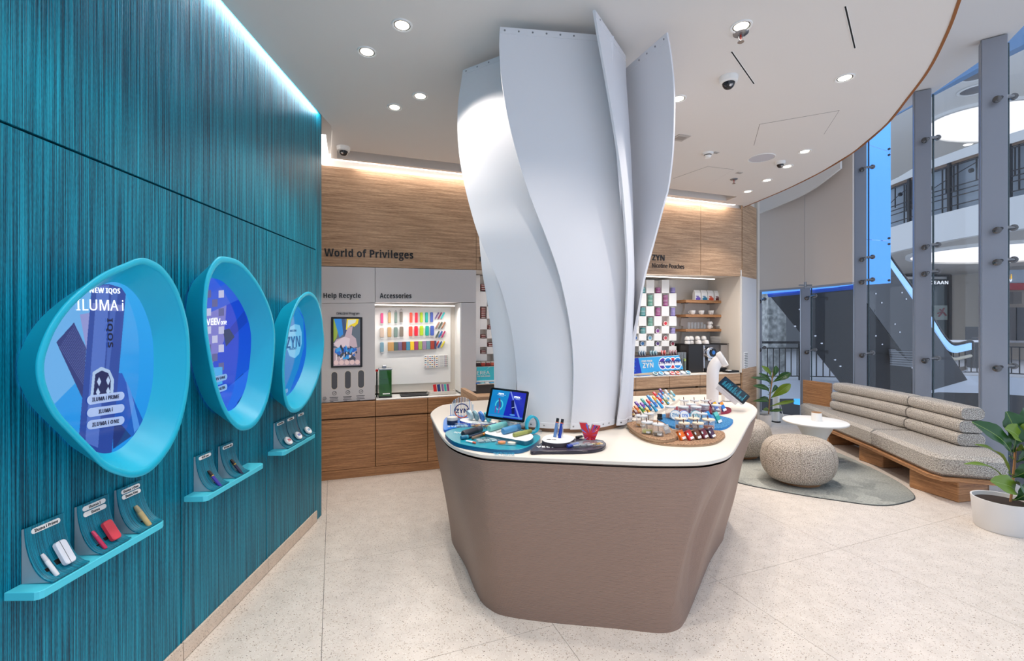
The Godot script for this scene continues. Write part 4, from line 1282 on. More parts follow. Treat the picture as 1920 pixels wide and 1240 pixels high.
func build_zyn_niche() -> void:
	var wb := setting("wall_right", BW)
	var sr := W(1391, 600).x
	var cy := W(1324, 701.6).y
	obj("niche_side", bx(Vector3(sr - 0.015, (cy + 2.42) / 2, -0.32), Vector3(0.03, 2.42 - cy, 0.64)), M.cream, wb)
	# return wall to the glass: timber above, grey panel, timber below
	var a := BW * Vector3(sr, 0, 0)
	var b := Vector3(3.80, 0, -7.07)
	var d := b - a
	var rt := Transform3D(Basis(d.normalized(), Vector3.UP, d.normalized().cross(Vector3.UP)), a)
	var L := d.length()
	var wr := setting("wall_return", rt)
	var hb := W(1391, 518).y
	var ht := W(1391, 391.6).y
	obj("header_board", bx(Vector3(L / 2 + 0.012, (hb + ht + 0.12) / 2, -0.0125), Vector3(L - 0.024, ht + 0.12 - hb, 0.025), 0.001), M.oak, wr)
	obj("panel", bx(Vector3(L / 2 + 0.012, (hb + cy + 0.05) / 2, -0.0125), Vector3(L - 0.024, hb - cy - 0.052, 0.025), 0.001), M.grey_panel, wr)
	obj("base_board", bx(Vector3(L / 2 + 0.012, (cy + 0.05) / 2, -0.0125), Vector3(L - 0.024, cy + 0.05, 0.025), 0.001), M.oak, wr)
	obj("core", bx(Vector3(L / 2 + 0.14, 2.28, -0.1), Vector3(L - 0.28, 4.56, 0.14)), M.cream, wr)
	obj("rear_core", bx(Vector3(L + 0.1, 2.28, -1.1), Vector3(0.1, 4.56, 2.2)), M.cream, wr)
	var vt := thing("vent_grille", "pale grille with rows of thin slats on the grey end panel", "vent", rt * Transform3D(Basis(), Vector3(0.16, cy + 0.17, 0)))
	obj("plate", bx(Vector3(0, 0, 0.002), Vector3(0.16, 0.24, 0.004), 0.001), M.bright_white, vt)
	for i in 9: obj("slat", bx(Vector3(0, -0.1 + i * 0.025, 0.005), Vector3(0.13, 0.011, 0.004)), col(C(120, 118, 116)), vt)
	# cabinets under the niche
	var seams := [1060.0, 1130.0, 1192.0, 1255.5, 1313.0, 1388.5]
	var wheres := ["hidden mostly by the petal column", "just right of the petal column", "second right of the petal column", "behind the white curved pipe", "right end, beside the grey end panel"]
	for i in 5:
		var o := thing("drawer_unit", "timber drawer unit under the right niche, %s" % wheres[i], "cabinet", BW, "timber drawer units under the right niche")
		var s0 := W(seams[i], 700).x
		var s1 := W(seams[i + 1], 700).x
		obj("body", bx(Vector3((s0 + s1) / 2, cy / 2 - 0.01, -0.345), Vector3(s1 - s0 - 0.045, cy - 0.024, 0.55)), M.oak, o)
		obj("drawer_front", bx(Vector3((s0 + s1) / 2, cy - 0.088, -0.01), Vector3(s1 - s0 - 0.005, 0.15, 0.02), 0.0015), M.oak, o)
		obj("door", bx(Vector3((s0 + s1) / 2, (cy - 0.19 + 0.08) / 2, -0.01), Vector3(s1 - s0 - 0.005, cy - 0.27, 0.02), 0.0015), M.oak, o)
	var wt := thing("niche_worktop", "pale worktop under the right niche below the sky-blue banner", "worktop", BW)
	var sl := W(893, 700).x
	obj("top", bx(Vector3((sl + sr) / 2 - 0.015, cy - 0.006, -0.31), Vector3(sr - sl - 0.05, 0.012, 0.62), 0.002), M.cream, wt)
	var mt := thing("zigzag_mat", "white and blue paper mat with a zigzag front edge on the worktop", "mat", BW)
	var st := S()
	var s0 := W(1150, 700).x
	var s1 := W(1316, 700).x
	for i in 30:
		var x0 := lerpf(s0, s1, i / 30.0)
		var x1 := lerpf(s0, s1, (i + 1) / 30.0)
		prism(st, [Vector2(x0, -0.08), Vector2(x1, -0.08), Vector2(x1, -0.03), Vector2((x0 + x1) / 2, 0.012), Vector2(x0, -0.03)], cy, cy + 0.003)
	obj("paper", st, M.bright_white, mt)
	for k in [[1197, 0.16], [1212, 0.2], [1248, 0.22], [1275, 0.3]]:
		obj("blue_leaf", bx(Vector3(W(k[0], 700).x, cy + 0.004, -0.07), Vector3(k[1], 0.002, 0.05)), col(C(40, 130, 214)), mt)
	# checker walls
	var cols := [1158.0, 1171.5, 1184.8, 1198.0, 1212.0, 1226.8, 1241.0, 1254.7, 1268.4]
	var rows := [525.0, 550.0, 574.5, 593.0, 611.6, 625.8, 639.0, 649.5, 661.0]
	checker(cols, rows, "white chequered display wall of coloured can stacks, right niche", func(r, c): return (r + c) % 2 == 1)
	var q := -0.455
	var teal := C(40, 140, 146)
	var green := C(70, 150, 130)
	var plum := C(150, 40, 122)
	var violet := C(122, 108, 186)
	var put := func(x, y, c, n, where):
		var p := W(x, y, q)
		for i in n: can(BW * Transform3D(Basis(), Vector3(p.x, p.y + 0.001 + i * 0.0203, q)), c, "can in the %s stack of the white chequered wall" % where, "cans stacked in the %s cell" % where)
	var stacks := [[1205, 549.6, teal, 4, "top teal"], [1233.5, 549.6, plum, 4, "top plum"], [1261.5, 549.6, violet, 4, "top violet"], [1219, 574.2, green, 8, "second-row green"], [1247.5, 574.2, plum, 8, "second-row plum"], [1205, 592.6, teal, 6, "third-row teal"], [1233.5, 592.6, plum, 6, "third-row plum"], [1261.5, 592.6, violet, 6, "third-row violet"], [1219, 611.3, green, 6, "fourth-row green"], [1205, 625.4, teal, 4, "fifth-row teal"], [1261.5, 625.4, violet, 4, "fifth-row violet"]]
	for s in stacks: put.call(s[0], s[1], s[2], s[3], s[4])
	var single := [[1191.5, 611.3, C(30, 90, 160), "navy can, fourth row left"], [1248, 611.3, C(214, 50, 60), "red can, fourth row"], [1233.5, 625.4, C(130, 60, 140), "purple can, fifth row"], [1191.5, 638.6, C(40, 110, 190), "blue can, sixth row left"], [1219, 638.6, C(110, 170, 200), "pale blue can, sixth row"], [1248, 638.6, C(204, 80, 90), "rose can, sixth row"], [1205, 649.2, C(60, 120, 180), "mid-blue can, lowest row"], [1233.5, 649.2, C(90, 60, 130), "dark purple can, lowest row"], [1261.5, 649.2, C(150, 60, 80), "wine-red can, lowest row"]]
	for s in single:
		var p := W(s[0], s[1], q)
		can(BW * Transform3D(Basis(Vector3.RIGHT, PI / 2), Vector3(p.x, p.y + 0.036, q - 0.02)), s[2], "%s of the white chequered wall, stood on edge" % s[3], "")
	# ledge of cans above the banner
	var ld := thing("can_ledge", "low ledge with dark inlays under the chequered wall", "ledge", BW)
	var p0 := W(1176, 668, -0.36)
	var p1 := W(1272, 665, -0.36)
	obj("board", bx(Vector3((p0.x + p1.x) / 2, p0.y - 0.02, -0.43), Vector3(p1.x - p0.x, 0.04, 0.17), 0.002), col(C(74, 62, 74)), ld)
	var n := 0
	for x in [1199.0, 1203.5, 1208.0, 1220.0, 1225.0, 1230.0, 1241.5, 1246.5, 1257.0, 1262.0, 1267.0]:
		var p := W(x, 666, -0.38)
		var cc: Color = [C(90, 120, 150), C(90, 150, 170), C(210, 70, 70), C(150, 90, 110)][0 if n < 3 else 1 if n < 6 else 2 if n < 8 else 3]
		can(BW * Transform3D(Basis(Vector3.UP, 0.7) * Basis(Vector3.RIGHT, PI / 2), Vector3(p.x, p0.y + 0.035, -0.39)), cc, "%s can stood on edge on the ledge above the sky-blue banner" % ["blue-grey", "sea-blue", "red", "wine"][0 if n < 3 else 1 if n < 6 else 2 if n < 8 else 3], "cans on the ledge above the banner")
		n += 1
	# sky-blue banner
	var im := Image.create(512, 160, false, Image.FORMAT_RGB8)
	im.fill(C(64, 178, 240))
	fill(im, [Vector2(0, 0), Vector2(0.13, 0), Vector2(0.2, 1), Vector2(0, 1)], C(22, 58, 184))
	for i in 9: rect(im, 0.01 + 0.02 * (i % 3), 0.1 + i * 0.09, 0.05 + 0.02 * (i % 3), 0.15 + i * 0.09, [C(30, 30, 60), C(70, 200, 190), C(20, 110, 220)][i % 3])
	for k in [[0.60, C(96, 60, 170)], [0.79, C(214, 50, 70)], [0.70, C(36, 140, 214)], [0.89, C(36, 140, 220)]]:
		oval(im, k[0], 0.45, 0.085, 0.36, Color.WHITE)
		oval(im, k[0], 0.45, 0.07, 0.3, k[1])
		rect(im, k[0] - 0.06, 0.36, k[0] + 0.06, 0.58, Color.WHITE)
	var bn := thing("sky_banner", "sky-blue counter banner with white lettering and four round emblems", "banner", BW)
	var q2 := -0.1
	var poly := [W(1183, 702, q2), W(1281, 692.5, q2), W(1273, 666.5, q2), W(1187, 672, q2)]
	obj("board", prism(S(), poly, q2 - 0.03, q2, "z", 0.001), M.bright_white, bn)
	var lo := Vector2(poly[0].x, minf(poly[0].y, poly[1].y))
	var hi := Vector2(poly[1].x, maxf(poly[2].y, poly[3].y))
	obj("print", panel_uv(poly, q2 + 0.002, lo, hi), print_of("banner_print", im, 0.4), bn)
	wall_text(bn, "FIND YOUR", 1203, 678, 1223, 677, 3.6, M.bright_white, true, q2 + 0.004)
	wall_text(bn, "ZYN", 1205, 686, 1225, 684.6, 9, M.bright_white, true, q2 + 0.004)
	for e in [1240.5, 1250.3, 1259.4, 1269.0]: wall_text(bn, "ZYN", e - 5, 679.8 - (e - 1240) * 0.06, e + 5, 679.3 - (e - 1240) * 0.06, 5, col(C(60, 60, 140)), true, q2 + 0.004)
	n = 0
	for x in [1232.0, 1243.0, 1253.5, 1264.0, 1274.0, 1284.0, 1294.0]:
		can(BW * Transform3D(Basis(Vector3.RIGHT, 0.5), Vector3(W(x, 700).x, cy + 0.02, -0.045)), [C(70, 120, 130), C(60, 150, 190), C(190, 200, 206), C(226, 80, 80), C(224, 90, 60), C(200, 206, 210), C(80, 160, 196)][n], "%s of the loose cans lying on the worktop in front of the banner" % ["first", "second", "third", "fourth", "fifth", "sixth", "last"][n], "loose cans on the worktop")
		n += 1
	# left slice of the niche, seen beside the column
	checker([872.0, 886.0, 900.0, 913.0, 926.0, 940.0, 954.0], [516.0, 547.0, 575.0, 598.0, 618.0, 635.0, 651.0, 664.0, 677.0], "white chequered display wall with small red packs, seen beside the column", func(r, c): return (r + c) % 2 == 0 and c > 1)
	n = 0
	for k in [[906.5, 545, 10, 12], [906.5, 597.5, 10, 21], [906.5, 634.5, 10, 7], [919.5, 650.5, 9, 8], [906.5, 663.5, 10, 7], [919.5, 574, 9, 10], [919.5, 617.5, 9, 8]]:
		var p := W(k[0], k[1], q)
		var o := thing("red_pack", "%s of the dark red packs in the chequered wall beside the column" % ["top", "second, tallest", "third", "fourth", "lowest", "upper right", "middle right"][n], "pack", BW * Transform3D(Basis(), Vector3(p.x, p.y, q)), "red packs beside the column")
		var w := pxm(k[0], k[2], q) * 0.8
		var h := pym(k[0], k[3], q)
		obj("carton", bx(Vector3(0, h / 2, -0.02), Vector3(w, h, 0.05), 0.001), col(C(134, 34, 34)), o)
		var m := maxi(1, int(h / 0.022))
		for i in m: obj("band", bx(Vector3(0, (i + 0.5) * h / m, 0.0055), Vector3(w, h / m * 0.35, 0.001)), M.cream, o)
		n += 1
	var sb := thing("pack_ledge", "dark ledge of small red packs above the turquoise banner", "ledge", BW)
	var e0 := W(884, 687, -0.3)
	var e1 := W(945, 686, -0.3)
	obj("board", bx(Vector3((e0.x + e1.x) / 2, e0.y - 0.015, -0.38), Vector3(e1.x - e0.x, 0.03, 0.2), 0.002), M.black, sb)
	for i in 4:
		var o := thing("red_pack", "%s of the packs on the dark ledge above the turquoise banner" % ["first", "second", "third", "fourth"][i], "pack", BW * Transform3D(Basis(), Vector3(W(897.0 + i * 9, 687, -0.3).x, e0.y, -0.31)), "packs on the dark ledge")
		obj("carton", bx(Vector3(0, 0.024, 0), Vector3(0.05, 0.048, 0.03), 0.001), col([C(60, 30, 30), C(196, 60, 40), C(150, 40, 40), C(210, 90, 60)][i]), o)
		obj("lid", bx(Vector3(0, 0.044, 0.001), Vector3(0.051, 0.012, 0.031), 0.001), M.cream, o)
	im = Image.create(256, 128, false, Image.FORMAT_RGB8)
	im.fill(C(64, 200, 214))
	fill(im, [Vector2(0.56, 0.95), Vector2(1, 0.35), Vector2(1, 0.95)], C(206, 30, 90))
	fill(im, [Vector2(0.3, 0.25), Vector2(0.42, 0), Vector2(0.44, 0)], C(220, 245, 248))
	rect(im, 0, 0.93, 1, 1, Color.WHITE)
	var bt := thing("turquoise_banner", "turquoise counter banner with a magenta corner left of the column", "banner", BW)
	poly = [W(893.6, 716, -0.1), W(950, 714.5, -0.1), W(950, 687, -0.1), W(893.6, 688.5, -0.1)]
	obj("board", prism(S(), poly, -0.13, -0.1, "z", 0.001), M.bright_white, bt)
	obj("print", panel_uv(poly, -0.098, poly[0], poly[2]), print_of("turquoise_print", im, 0.4), bt)
	wall_text(bt, "EREA", 894.5, 699.5, 918, 698.8, 6.5, M.bright_white, false, -0.096)
	wall_text(bt, "FOR YOUR LOUNGE", 895, 706, 919, 705.5, 2.6, M.bright_white, true, -0.096)
	for k in [[897, C(40, 110, 190)], [906, C(150, 214, 226)], [915, C(230, 236, 240)], [924, C(60, 160, 210)]]:
		var o := thing("leaflet", "small leaflet fanned out below the turquoise banner, %s" % ["blue", "pale blue", "white", "sky blue"][[897, 906, 915, 924].find(k[0])], "leaflet", BW * Transform3D(Basis(Vector3.UP, 0.4), Vector3(W(k[0], 700).x, cy + 0.001, -0.04)), "leaflets")
		obj("paper", bx(Vector3(0, 0.004, 0), Vector3(0.09, 0.008, 0.06), 0.002), col(k[1]), o)
	build_coffee_corner(cy)

func cup(called: String, at: Transform3D, label: String, group: String, s := 1.0) -> void:
	var o := thing(called, label, "cup", at, group)
	obj("bowl", lathe(S(), [Vector2(0.0, 0.0), Vector2(0.022 * s, 0.0), Vector2(0.034 * s, 0.02 * s), Vector2(0.038 * s, 0.055 * s), Vector2(0.035 * s, 0.055 * s), Vector2(0.03 * s, 0.02 * s), Vector2(0.0, 0.008 * s)], 20), M.bright_white, o)
	var pts := []
	for i in 9: pts.append(Vector3((0.034 + 0.018 * sin(PI * i / 8.0)) * s, (0.012 + 0.034 * i / 8.0) * s, 0))
	obj("handle", tube(S(), pts, 0.004 * s, 6), M.bright_white, o, Transform3D(Basis(Vector3.UP, 2.6), Vector3.ZERO))

func build_coffee_corner(cy: float) -> void:
	var bk := thing("shelf_back_panel", "cream zigzag-edged panel behind the three timber shelves", "panel", BW)
	var q := -0.6
	var zig := [[1284, 560], [1357, 560], [1357, 568], [1343, 589], [1356, 590], [1356, 595], [1349, 616], [1356, 617], [1356, 622], [1351, 646], [1275, 650], [1281, 612], [1276, 611], [1278, 596], [1284, 578]]
	var pts := []
	for z in zig: pts.append(W(z[0], z[1], q))
	obj("panel", prism(S(), pts, -0.64, q, "z"), M.cream, bk)
	var rows := [[563.0, 568.0, "top"], [590.0, 595.0, "middle"], [617.0, 622.0, "lowest"]]
	var tops := []
	for r in rows:
		var f := -0.36
		var a := W(1286, r[1], f)
		var b := W(1357, r[0], f)
		var o := thing("timber_shelf", "%s of the three short timber shelves in the right niche" % r[2], "shelf", BW, "short timber shelves in the right niche")
		var h := W(1322, r[0], f).y - W(1322, r[1], f).y
		var y := W(1322, r[0], f).y
		tops.append(y)
		obj("board", bx(Vector3((a.x + b.x) / 2, y - h / 2, (f + q) / 2 + 0.002), Vector3(b.x - a.x, h, f - q - 0.004), 0.002), M.oak_warm, o)
		for g in [0.15, 0.85]: obj("bracket", bx(Vector3(lerpf(a.x, b.x, g), y - h - 0.006, (f + q) / 2 - 0.03), Vector3(0.012, 0.012, 0.16), 0.001), M.steel, o)
	var f := -0.44
	var k := 0
	for a in [[1306.0, C(112, 90, 190), "purple"], [1318.5, C(30, 130, 170), "teal"], [1330.5, C(226, 84, 50), "orange"], [1343.0, C(110, 40, 40), "dark red"]]:
		var o := thing("coffee_pouch", "white pouch with a %s pattern on the top timber shelf" % a[2], "pouch", BW * Transform3D(Basis(), Vector3(W(a[0], 560, f).x, tops[0], f)), "pouches on the top shelf")
		var w := pxm(a[0], 10.6, f)
		var st := S()
		loft(st, [[Vector3(-w / 2, 0, 0.03), Vector3(w / 2, 0, 0.03), Vector3(w / 2, 0, -0.03), Vector3(-w / 2, 0, -0.03)], [Vector3(-w / 2, 0.11, 0.026), Vector3(w / 2, 0.11, 0.026), Vector3(w / 2, 0.11, -0.026), Vector3(-w / 2, 0.11, -0.026)], [Vector3(-w / 2, 0.155, 0.003), Vector3(w / 2, 0.155, 0.003), Vector3(w / 2, 0.155, -0.003), Vector3(-w / 2, 0.155, -0.003)]], true, false, -1)
		obj("bag", st, M.bright_white, o)
		obj("label", bx(Vector3(0.004, 0.02, 0.03), Vector3(w * 0.8, 0.034, 0.002)), col(a[1]), o)
		for i in 4: obj("stripe", box(S(), Vector3.ZERO, Vector3(0.05, 0.006, 0.001), 0.0, Transform3D(Basis(Vector3.BACK, -0.7), Vector3(-0.02 + i * 0.014, 0.05, 0.0305))), col(a[1]), o)
		k += 1
	k = 0
	for x in [1298.5, 1315.0, 1333.0]:
		cup("coffee_cup", BW * Transform3D(Basis(Vector3.UP, 0.8 * k), Vector3(W(x, 590, f).x, tops[1], f)), "%s white cup on the middle timber shelf" % ["left", "middle", "right"][k], "cups on the middle shelf", 1.15)
		k += 1
	k = 0
	for x in [1291.5, 1297.5, 1303.5, 1309.5, 1315.5, 1321.0]:
		var o := thing("tumbler", "%s clear tumbler in the row on the lowest timber shelf" % ["first", "second", "third", "fourth", "fifth", "sixth"][k], "glass", BW * Transform3D(Basis(), Vector3(W(x, 617, f).x, tops[2], f)), "tumblers on the lowest shelf")
		var hh := 0.1 if k < 5 else 0.07
		obj("glass_wall", lathe(S(), [Vector2(0.0, 0.002), Vector2(0.02, 0.002), Vector2(0.022, hh), Vector2(0.0205, hh), Vector2(0.019, 0.008), Vector2(0.0, 0.008)], 18), M.acrylic, o)
		obj("rim", lathe(S(), [Vector2(0.0205, hh), Vector2(0.021, hh + 0.0015), Vector2(0.022, hh)], 18), M.chrome, o)
		k += 1
	for i in 2: cup("coffee_cup", BW * Transform3D(Basis(Vector3.UP, 2.5), Vector3(W(1330, 617, f).x, tops[2] + i * 0.057, f)), "%s white cup of the pair stacked beside the tumblers" % ["lower", "upper"][i], "cups on the lowest shelf")
	for i in 4:
		var o := thing("saucer", "grey-white saucer stacked on the lowest timber shelf", "saucer", BW * Transform3D(Basis(), Vector3(W(1347, 617, f).x, tops[2] + i * 0.011, f)), "saucers on the lowest shelf")
		obj("plate", lathe(S(), [Vector2(0.0, 0.0), Vector2(0.04, 0.0), Vector2(0.062, 0.009), Vector2(0.06, 0.0105), Vector2(0.038, 0.004), Vector2(0.0, 0.004)], 22), col(C(196, 194, 192)), o)
	# coffee machine
	var f2 := -0.2
	var a := W(1291, 698, f2)
	var b := W(1367, 698, f2)
	var w := b.x - a.x
	var h := W(1330, 646, f2).y - cy
	var o := thing("coffee_machine", "black and steel coffee machine with a large round spout on the worktop", "coffee machine", BW * Transform3D(Basis(), Vector3((a.x + b.x) / 2, cy, f2)))
	obj("left_body", bx(Vector3(-w * 0.32, h / 2, -0.15), Vector3(w * 0.36, h, 0.3), 0.006), mat("machine_dark", C(46, 44, 44), 0.28, 0.4), o)
	obj("chrome_edge", bx(Vector3(-w * 0.13, h / 2, -0.005), Vector3(0.022, h * 0.92, 0.02), 0.003), M.chrome, o)
	obj("right_body", bx(Vector3(w * 0.19, h / 2 + 0.02, -0.16), Vector3(w * 0.62, h - 0.04, 0.26), 0.006), mat("machine_grey", C(104, 100, 98), 0.3, 0.6), o)
	obj("right_panel", bx(Vector3(w * 0.4, h / 2 + 0.02, -0.022), Vector3(w * 0.18, h - 0.06, 0.02), 0.003), mat("machine_panel", C(168, 162, 158), 0.35, 0.5), o)
	obj("drip_tray", bx(Vector3(w * 0.14, 0.03, -0.04), Vector3(w * 0.5, 0.06, 0.16), 0.004), M.black, o)
	obj("spout_ring", prism(S(), circle(0.085, 32, Vector2(-w * 0.01, h * 0.7)), -0.03, 0.05, "z", 0.008, true), M.chrome, o)
	obj("spout_face", prism(S(), circle(0.062, 32, Vector2(w * 0.03, h * 0.71)), 0.03, 0.062, "z", 0.006, true), M.black_gloss, o)
	obj("spout_lens", prism(S(), circle(0.03, 24, Vector2(w * 0.03, h * 0.71)), 0.062, 0.066, "z", 0.002), col(C(40, 110, 190), 0.1), o)
	obj("nozzle", prism(S(), rrect(0.07, 0.05, 0.02, 4, Vector2(-w * 0.02, h * 0.47)), -0.03, 0.03, "z", 0.004), M.chrome, o)
	obj("lid", bx(Vector3(0, h + 0.004, -0.15), Vector3(w, 0.008, 0.3), 0.002), M.black, o)
	var topy := cy + h + 0.008
	k = 0
	for c in [[1297.0, 0, 0.0], [1297.0, 1, 0.0], [1308.5, 0, -0.05], [1308.5, 1, -0.05], [1314.5, 0, 0.045], [1320.5, 0, -0.05], [1320.5, 1, -0.05], [1332.5, 0, -0.05], [1332.5, 1, -0.05], [1328.5, 0, 0.045]]:
		var cp := thing("espresso_cup", "white cup upside down on the coffee machine, %s" % ["bottom of the left stack", "top of the left stack", "bottom of the second stack", "top of the second stack", "single one at the front left", "bottom of the third stack", "top of the third stack", "bottom of the fourth stack", "top of the fourth stack", "single one at the front right"][k], "cup", BW * Transform3D(Basis(), Vector3(W(c[0], 640, f2).x, topy + c[1] * 0.056, f2 - 0.09 + c[2])), "cups on the coffee machine")
		obj("bowl", lathe(S(), [Vector2(0.0395, 0.0), Vector2(0.04, 0.002), Vector2(0.037, 0.03), Vector2(0.028, 0.05), Vector2(0.0, 0.052)], 20), col(C(222, 218, 214), 0.4), cp)
		obj("foot_ring", lathe(S(), [Vector2(0.022, 0.05), Vector2(0.022, 0.055), Vector2(0.018, 0.055), Vector2(0.018, 0.051)], 18), col(C(222, 218, 214), 0.4), cp)
		k += 1
	for i in 8:
		var pl := thing("plate", "grey-white plate in the stack on the coffee machine", "plate", BW * Transform3D(Basis(Vector3.UP, i * 0.3), Vector3(W(1351, 640, f2).x, topy + i * 0.0125, f2 - 0.1)), "plates stacked on the coffee machine")
		obj("plate", lathe(S(), [Vector2(0.0, 0.0), Vector2(0.05, 0.0), Vector2(0.075, 0.01), Vector2(0.073, 0.012), Vector2(0.048, 0.005), Vector2(0.0, 0.005)], 24), col(C(204, 200, 196)), pl)
	k = 0
	for x in [1273.0, 1278.5, 1284.0]:
		var tb := thing("clear_tube", "%s clear tube filled with yellow and dark sticks beside the coffee machine" % ["left", "middle", "right"][k], "tube", BW * Transform3D(Basis(), Vector3(W(x, 690, -0.22).x, cy, -0.22)), "clear tubes beside the coffee machine")
		obj("tube_wall", lathe(S(), [Vector2(0.0, 0.002), Vector2(0.02, 0.002), Vector2(0.02, 0.3), Vector2(0.0185, 0.3), Vector2(0.0185, 0.006), Vector2(0.0, 0.006)], 16), M.acrylic, tb)
		obj("filling", tube(S(), [Vector3(0, 0.008, 0), Vector3(0, 0.17, 0)], 0.015, 10), col([C(60, 66, 30), C(40, 34, 40), C(54, 70, 34)][k]), tb)
		obj("filling_top", tube(S(), [Vector3(0, 0.17, 0), Vector3(0, 0.205, 0)], 0.016, 10), col([C(206, 196, 30), C(60, 50, 60), C(170, 190, 30)][k]), tb)
		k += 1
	o = thing("small_black_tray", "small black tray with a cloth at the right end of the worktop", "tray", BW * Transform3D(Basis(), Vector3(W(1370, 695, -0.07).x, cy, -0.07)))
	obj("tray", bx(Vector3(0, 0.015, 0), Vector3(0.2, 0.03, 0.12), 0.004), M.black, o)
	obj("cloth", bx(Vector3(-0.06, 0.033, 0.02), Vector3(0.06, 0.008, 0.06), 0.003), M.bright_white, o)

# ---------- island counter and petal column ----------
const TOP := 0.92
var rim_line := [Vector2(-0.617, 3.867), Vector2(-0.638, 3.58), Vector2(-0.572, 3.295), Vector2(-0.427, 2.80), Vector2(-0.326, 2.578), Vector2(-0.204, 2.447), Vector2(-0.087, 2.397), Vector2(0.269, 2.339), Vector2(0.65, 2.283), Vector2(0.921, 2.283), Vector2(1.048, 2.329), Vector2(1.164, 2.427), Vector2(1.332, 2.673), Vector2(1.68, 3.22), Vector2(1.895, 3.537), Vector2(2.026, 3.766), Vector2(2.10, 4.03), Vector2(2.1, 4.39), Vector2(2.0, 4.54), Vector2(1.655, 4.50), Vector2(1.157, 4.43), Vector2(0.2, 4.30), Vector2(-0.296, 4.17), Vector2(-0.54, 3.99)]
var foot_line := [Vector2(-0.44, 3.75), Vector2(-0.46, 3.55), Vector2(-0.441, 3.362), Vector2(-0.31, 3.03), Vector2(-0.2, 2.69), Vector2(-0.117, 2.56), Vector2(-0.02, 2.504), Vector2(0.2, 2.455), Vector2(0.55, 2.405), Vector2(0.76, 2.37), Vector2(0.86, 2.39), Vector2(0.93, 2.455), Vector2(1.06, 2.65), Vector2(1.33, 3.07), Vector2(1.5, 3.3), Vector2(1.61, 3.464), Vector2(1.68, 3.75), Vector2(1.68, 4.05), Vector2(1.58, 4.2), Vector2(1.3, 4.22), Vector2(0.95, 4.2), Vector2(0.2, 4.15), Vector2(-0.2, 4.05), Vector2(-0.38, 3.9)]

func ring_at(line: Array, h: float, shrink := 0.0) -> Array:
	var p := plan(spline(line, 5))
	var was := p[0]
	p = ccw(p)
	if shrink > 0.0: p = inset(p, shrink)
	if (p[0] - was).length() > 0.2: p.reverse()
	var out := []
	for q in p: out.append(Vector3(q.x, h, q.y))
	return out

func build_island() -> void:
	var o := thing("island_counter", "island counter with ribbed taupe body and pale rounded top round the petal column", "counter", Transform3D())
	var flat := PackedVector2Array()
	for p in ring_at(rim_line, 0): flat.append(Vector2(p.x, p.z))
	obj("counter_top", prism(S(), flat, TOP - 0.022, TOP, "y", 0.004, true), M.cream, o)
	obj("shadow_gap", prism(S(), inset(ccw(flat.duplicate()), 0.045), TOP - 0.04, TOP - 0.022), M.ribbed_taupe, o)
	var t0 := ring_at(rim_line, 0.0, 0.008)
	var t1 := ring_at(foot_line, 0.0)
	var rings := []
	for k in 31:
		var t := k / 30.0                   # 0 at the floor
		var e := t * t * (3 - 2 * t) * 0.35 + t * 0.65
		var r := []
		for i in t0.size():
			var p: Vector3 = t1[i].lerp(t0[i], e)
			var u := float(i) / t0.size()
			# the printed skin bulges and folds: hollows at both flanks, a slow wave across the front
			var side := smoothstep(0.168, 0.142, u) * smoothstep(0.05, 0.12, u) + smoothstep(0.492, 0.52, u) * smoothstep(0.61, 0.545, u)
			var front := exp(-pow((u - 0.33) / 0.11, 2.0))
			var c := Vector3(0.6, 0, -3.4)
			var inw := (c - p) * Vector3(1, 0, 1)
			inw = inw.normalized()
			p += inw * (0.085 * side * sin(PI * t) + 0.018 * front * sin(TAU * (t * 1.1 + u * 4.0)) * sin(PI * t))
			p.y = t * (TOP - 0.034)
			r.append(p)
		rings.append(r)
	obj("ribbed_body", loft(S(), rings, true, ccw_of(rings[0])), M.ribbed_taupe, o)
	build_petals()

func ccw_of(r: Array) -> bool:
	var a := 0.0
	for i in r.size():
		var p := Vector2(r[i].x, r[i].z)
		var q := Vector2(r[(i + 1) % r.size()].x, r[(i + 1) % r.size()].z)
		a += p.cross(q)
	return a < 0.0

const CX := 0.37
const CD := 3.38

func lead_at(lead: Array, h: float) -> Vector2:                # (angle in degrees, radius) of a petal's free edge at a height
	for i in lead.size() - 1:
		if h >= lead[i + 1][0]:
			var t := clampf((h - lead[i + 1][0]) / (lead[i][0] - lead[i + 1][0]), 0, 1)
			return Vector2(lerpf(lead[i + 1][1], lead[i][1], t), lerpf(lead[i + 1][2], lead[i][2], t))
	return Vector2(lead[-1][1], lead[-1][2])

func from_points(pts: Array) -> Array:                         # [x, height, depth] -> [height, angle, radius], smoothed
	var v := []
	for p in pts: v.append(Vector3(p[0], p[1], p[2]))
	var out := []
	for p in spline(v, 6, false):
		out.append([p.y, rad_to_deg(atan2(p.z - CD, p.x - CX)), Vector2(p.x - CX, p.z - CD).length()])
	return out

func petal_point(lead: Array, h: float, u: float, wide: Vector2, curl: Vector2) -> Vector3:
	var t := clampf((h - 0.945) / 2.33, 0, 1)
	var s := t * t * (3 - 2 * t)
	var l := lead_at(lead, h)
	var a0 := deg_to_rad(l.x)
	var a1 := deg_to_rad(l.x + lerpf(wide.x, wide.y, s))
	var r1 := l.y - lerpf(curl.x, curl.y, s)
	var p := (Vector2(cos(a0), sin(a0)) * l.y).lerp(Vector2(cos(a1), sin(a1)) * r1, u)
	p += p.normalized() * sin(PI * u) * lerpf(0.036, 0.0, s)
	return Vector3(CX + p.x, h, -(CD + p.y))

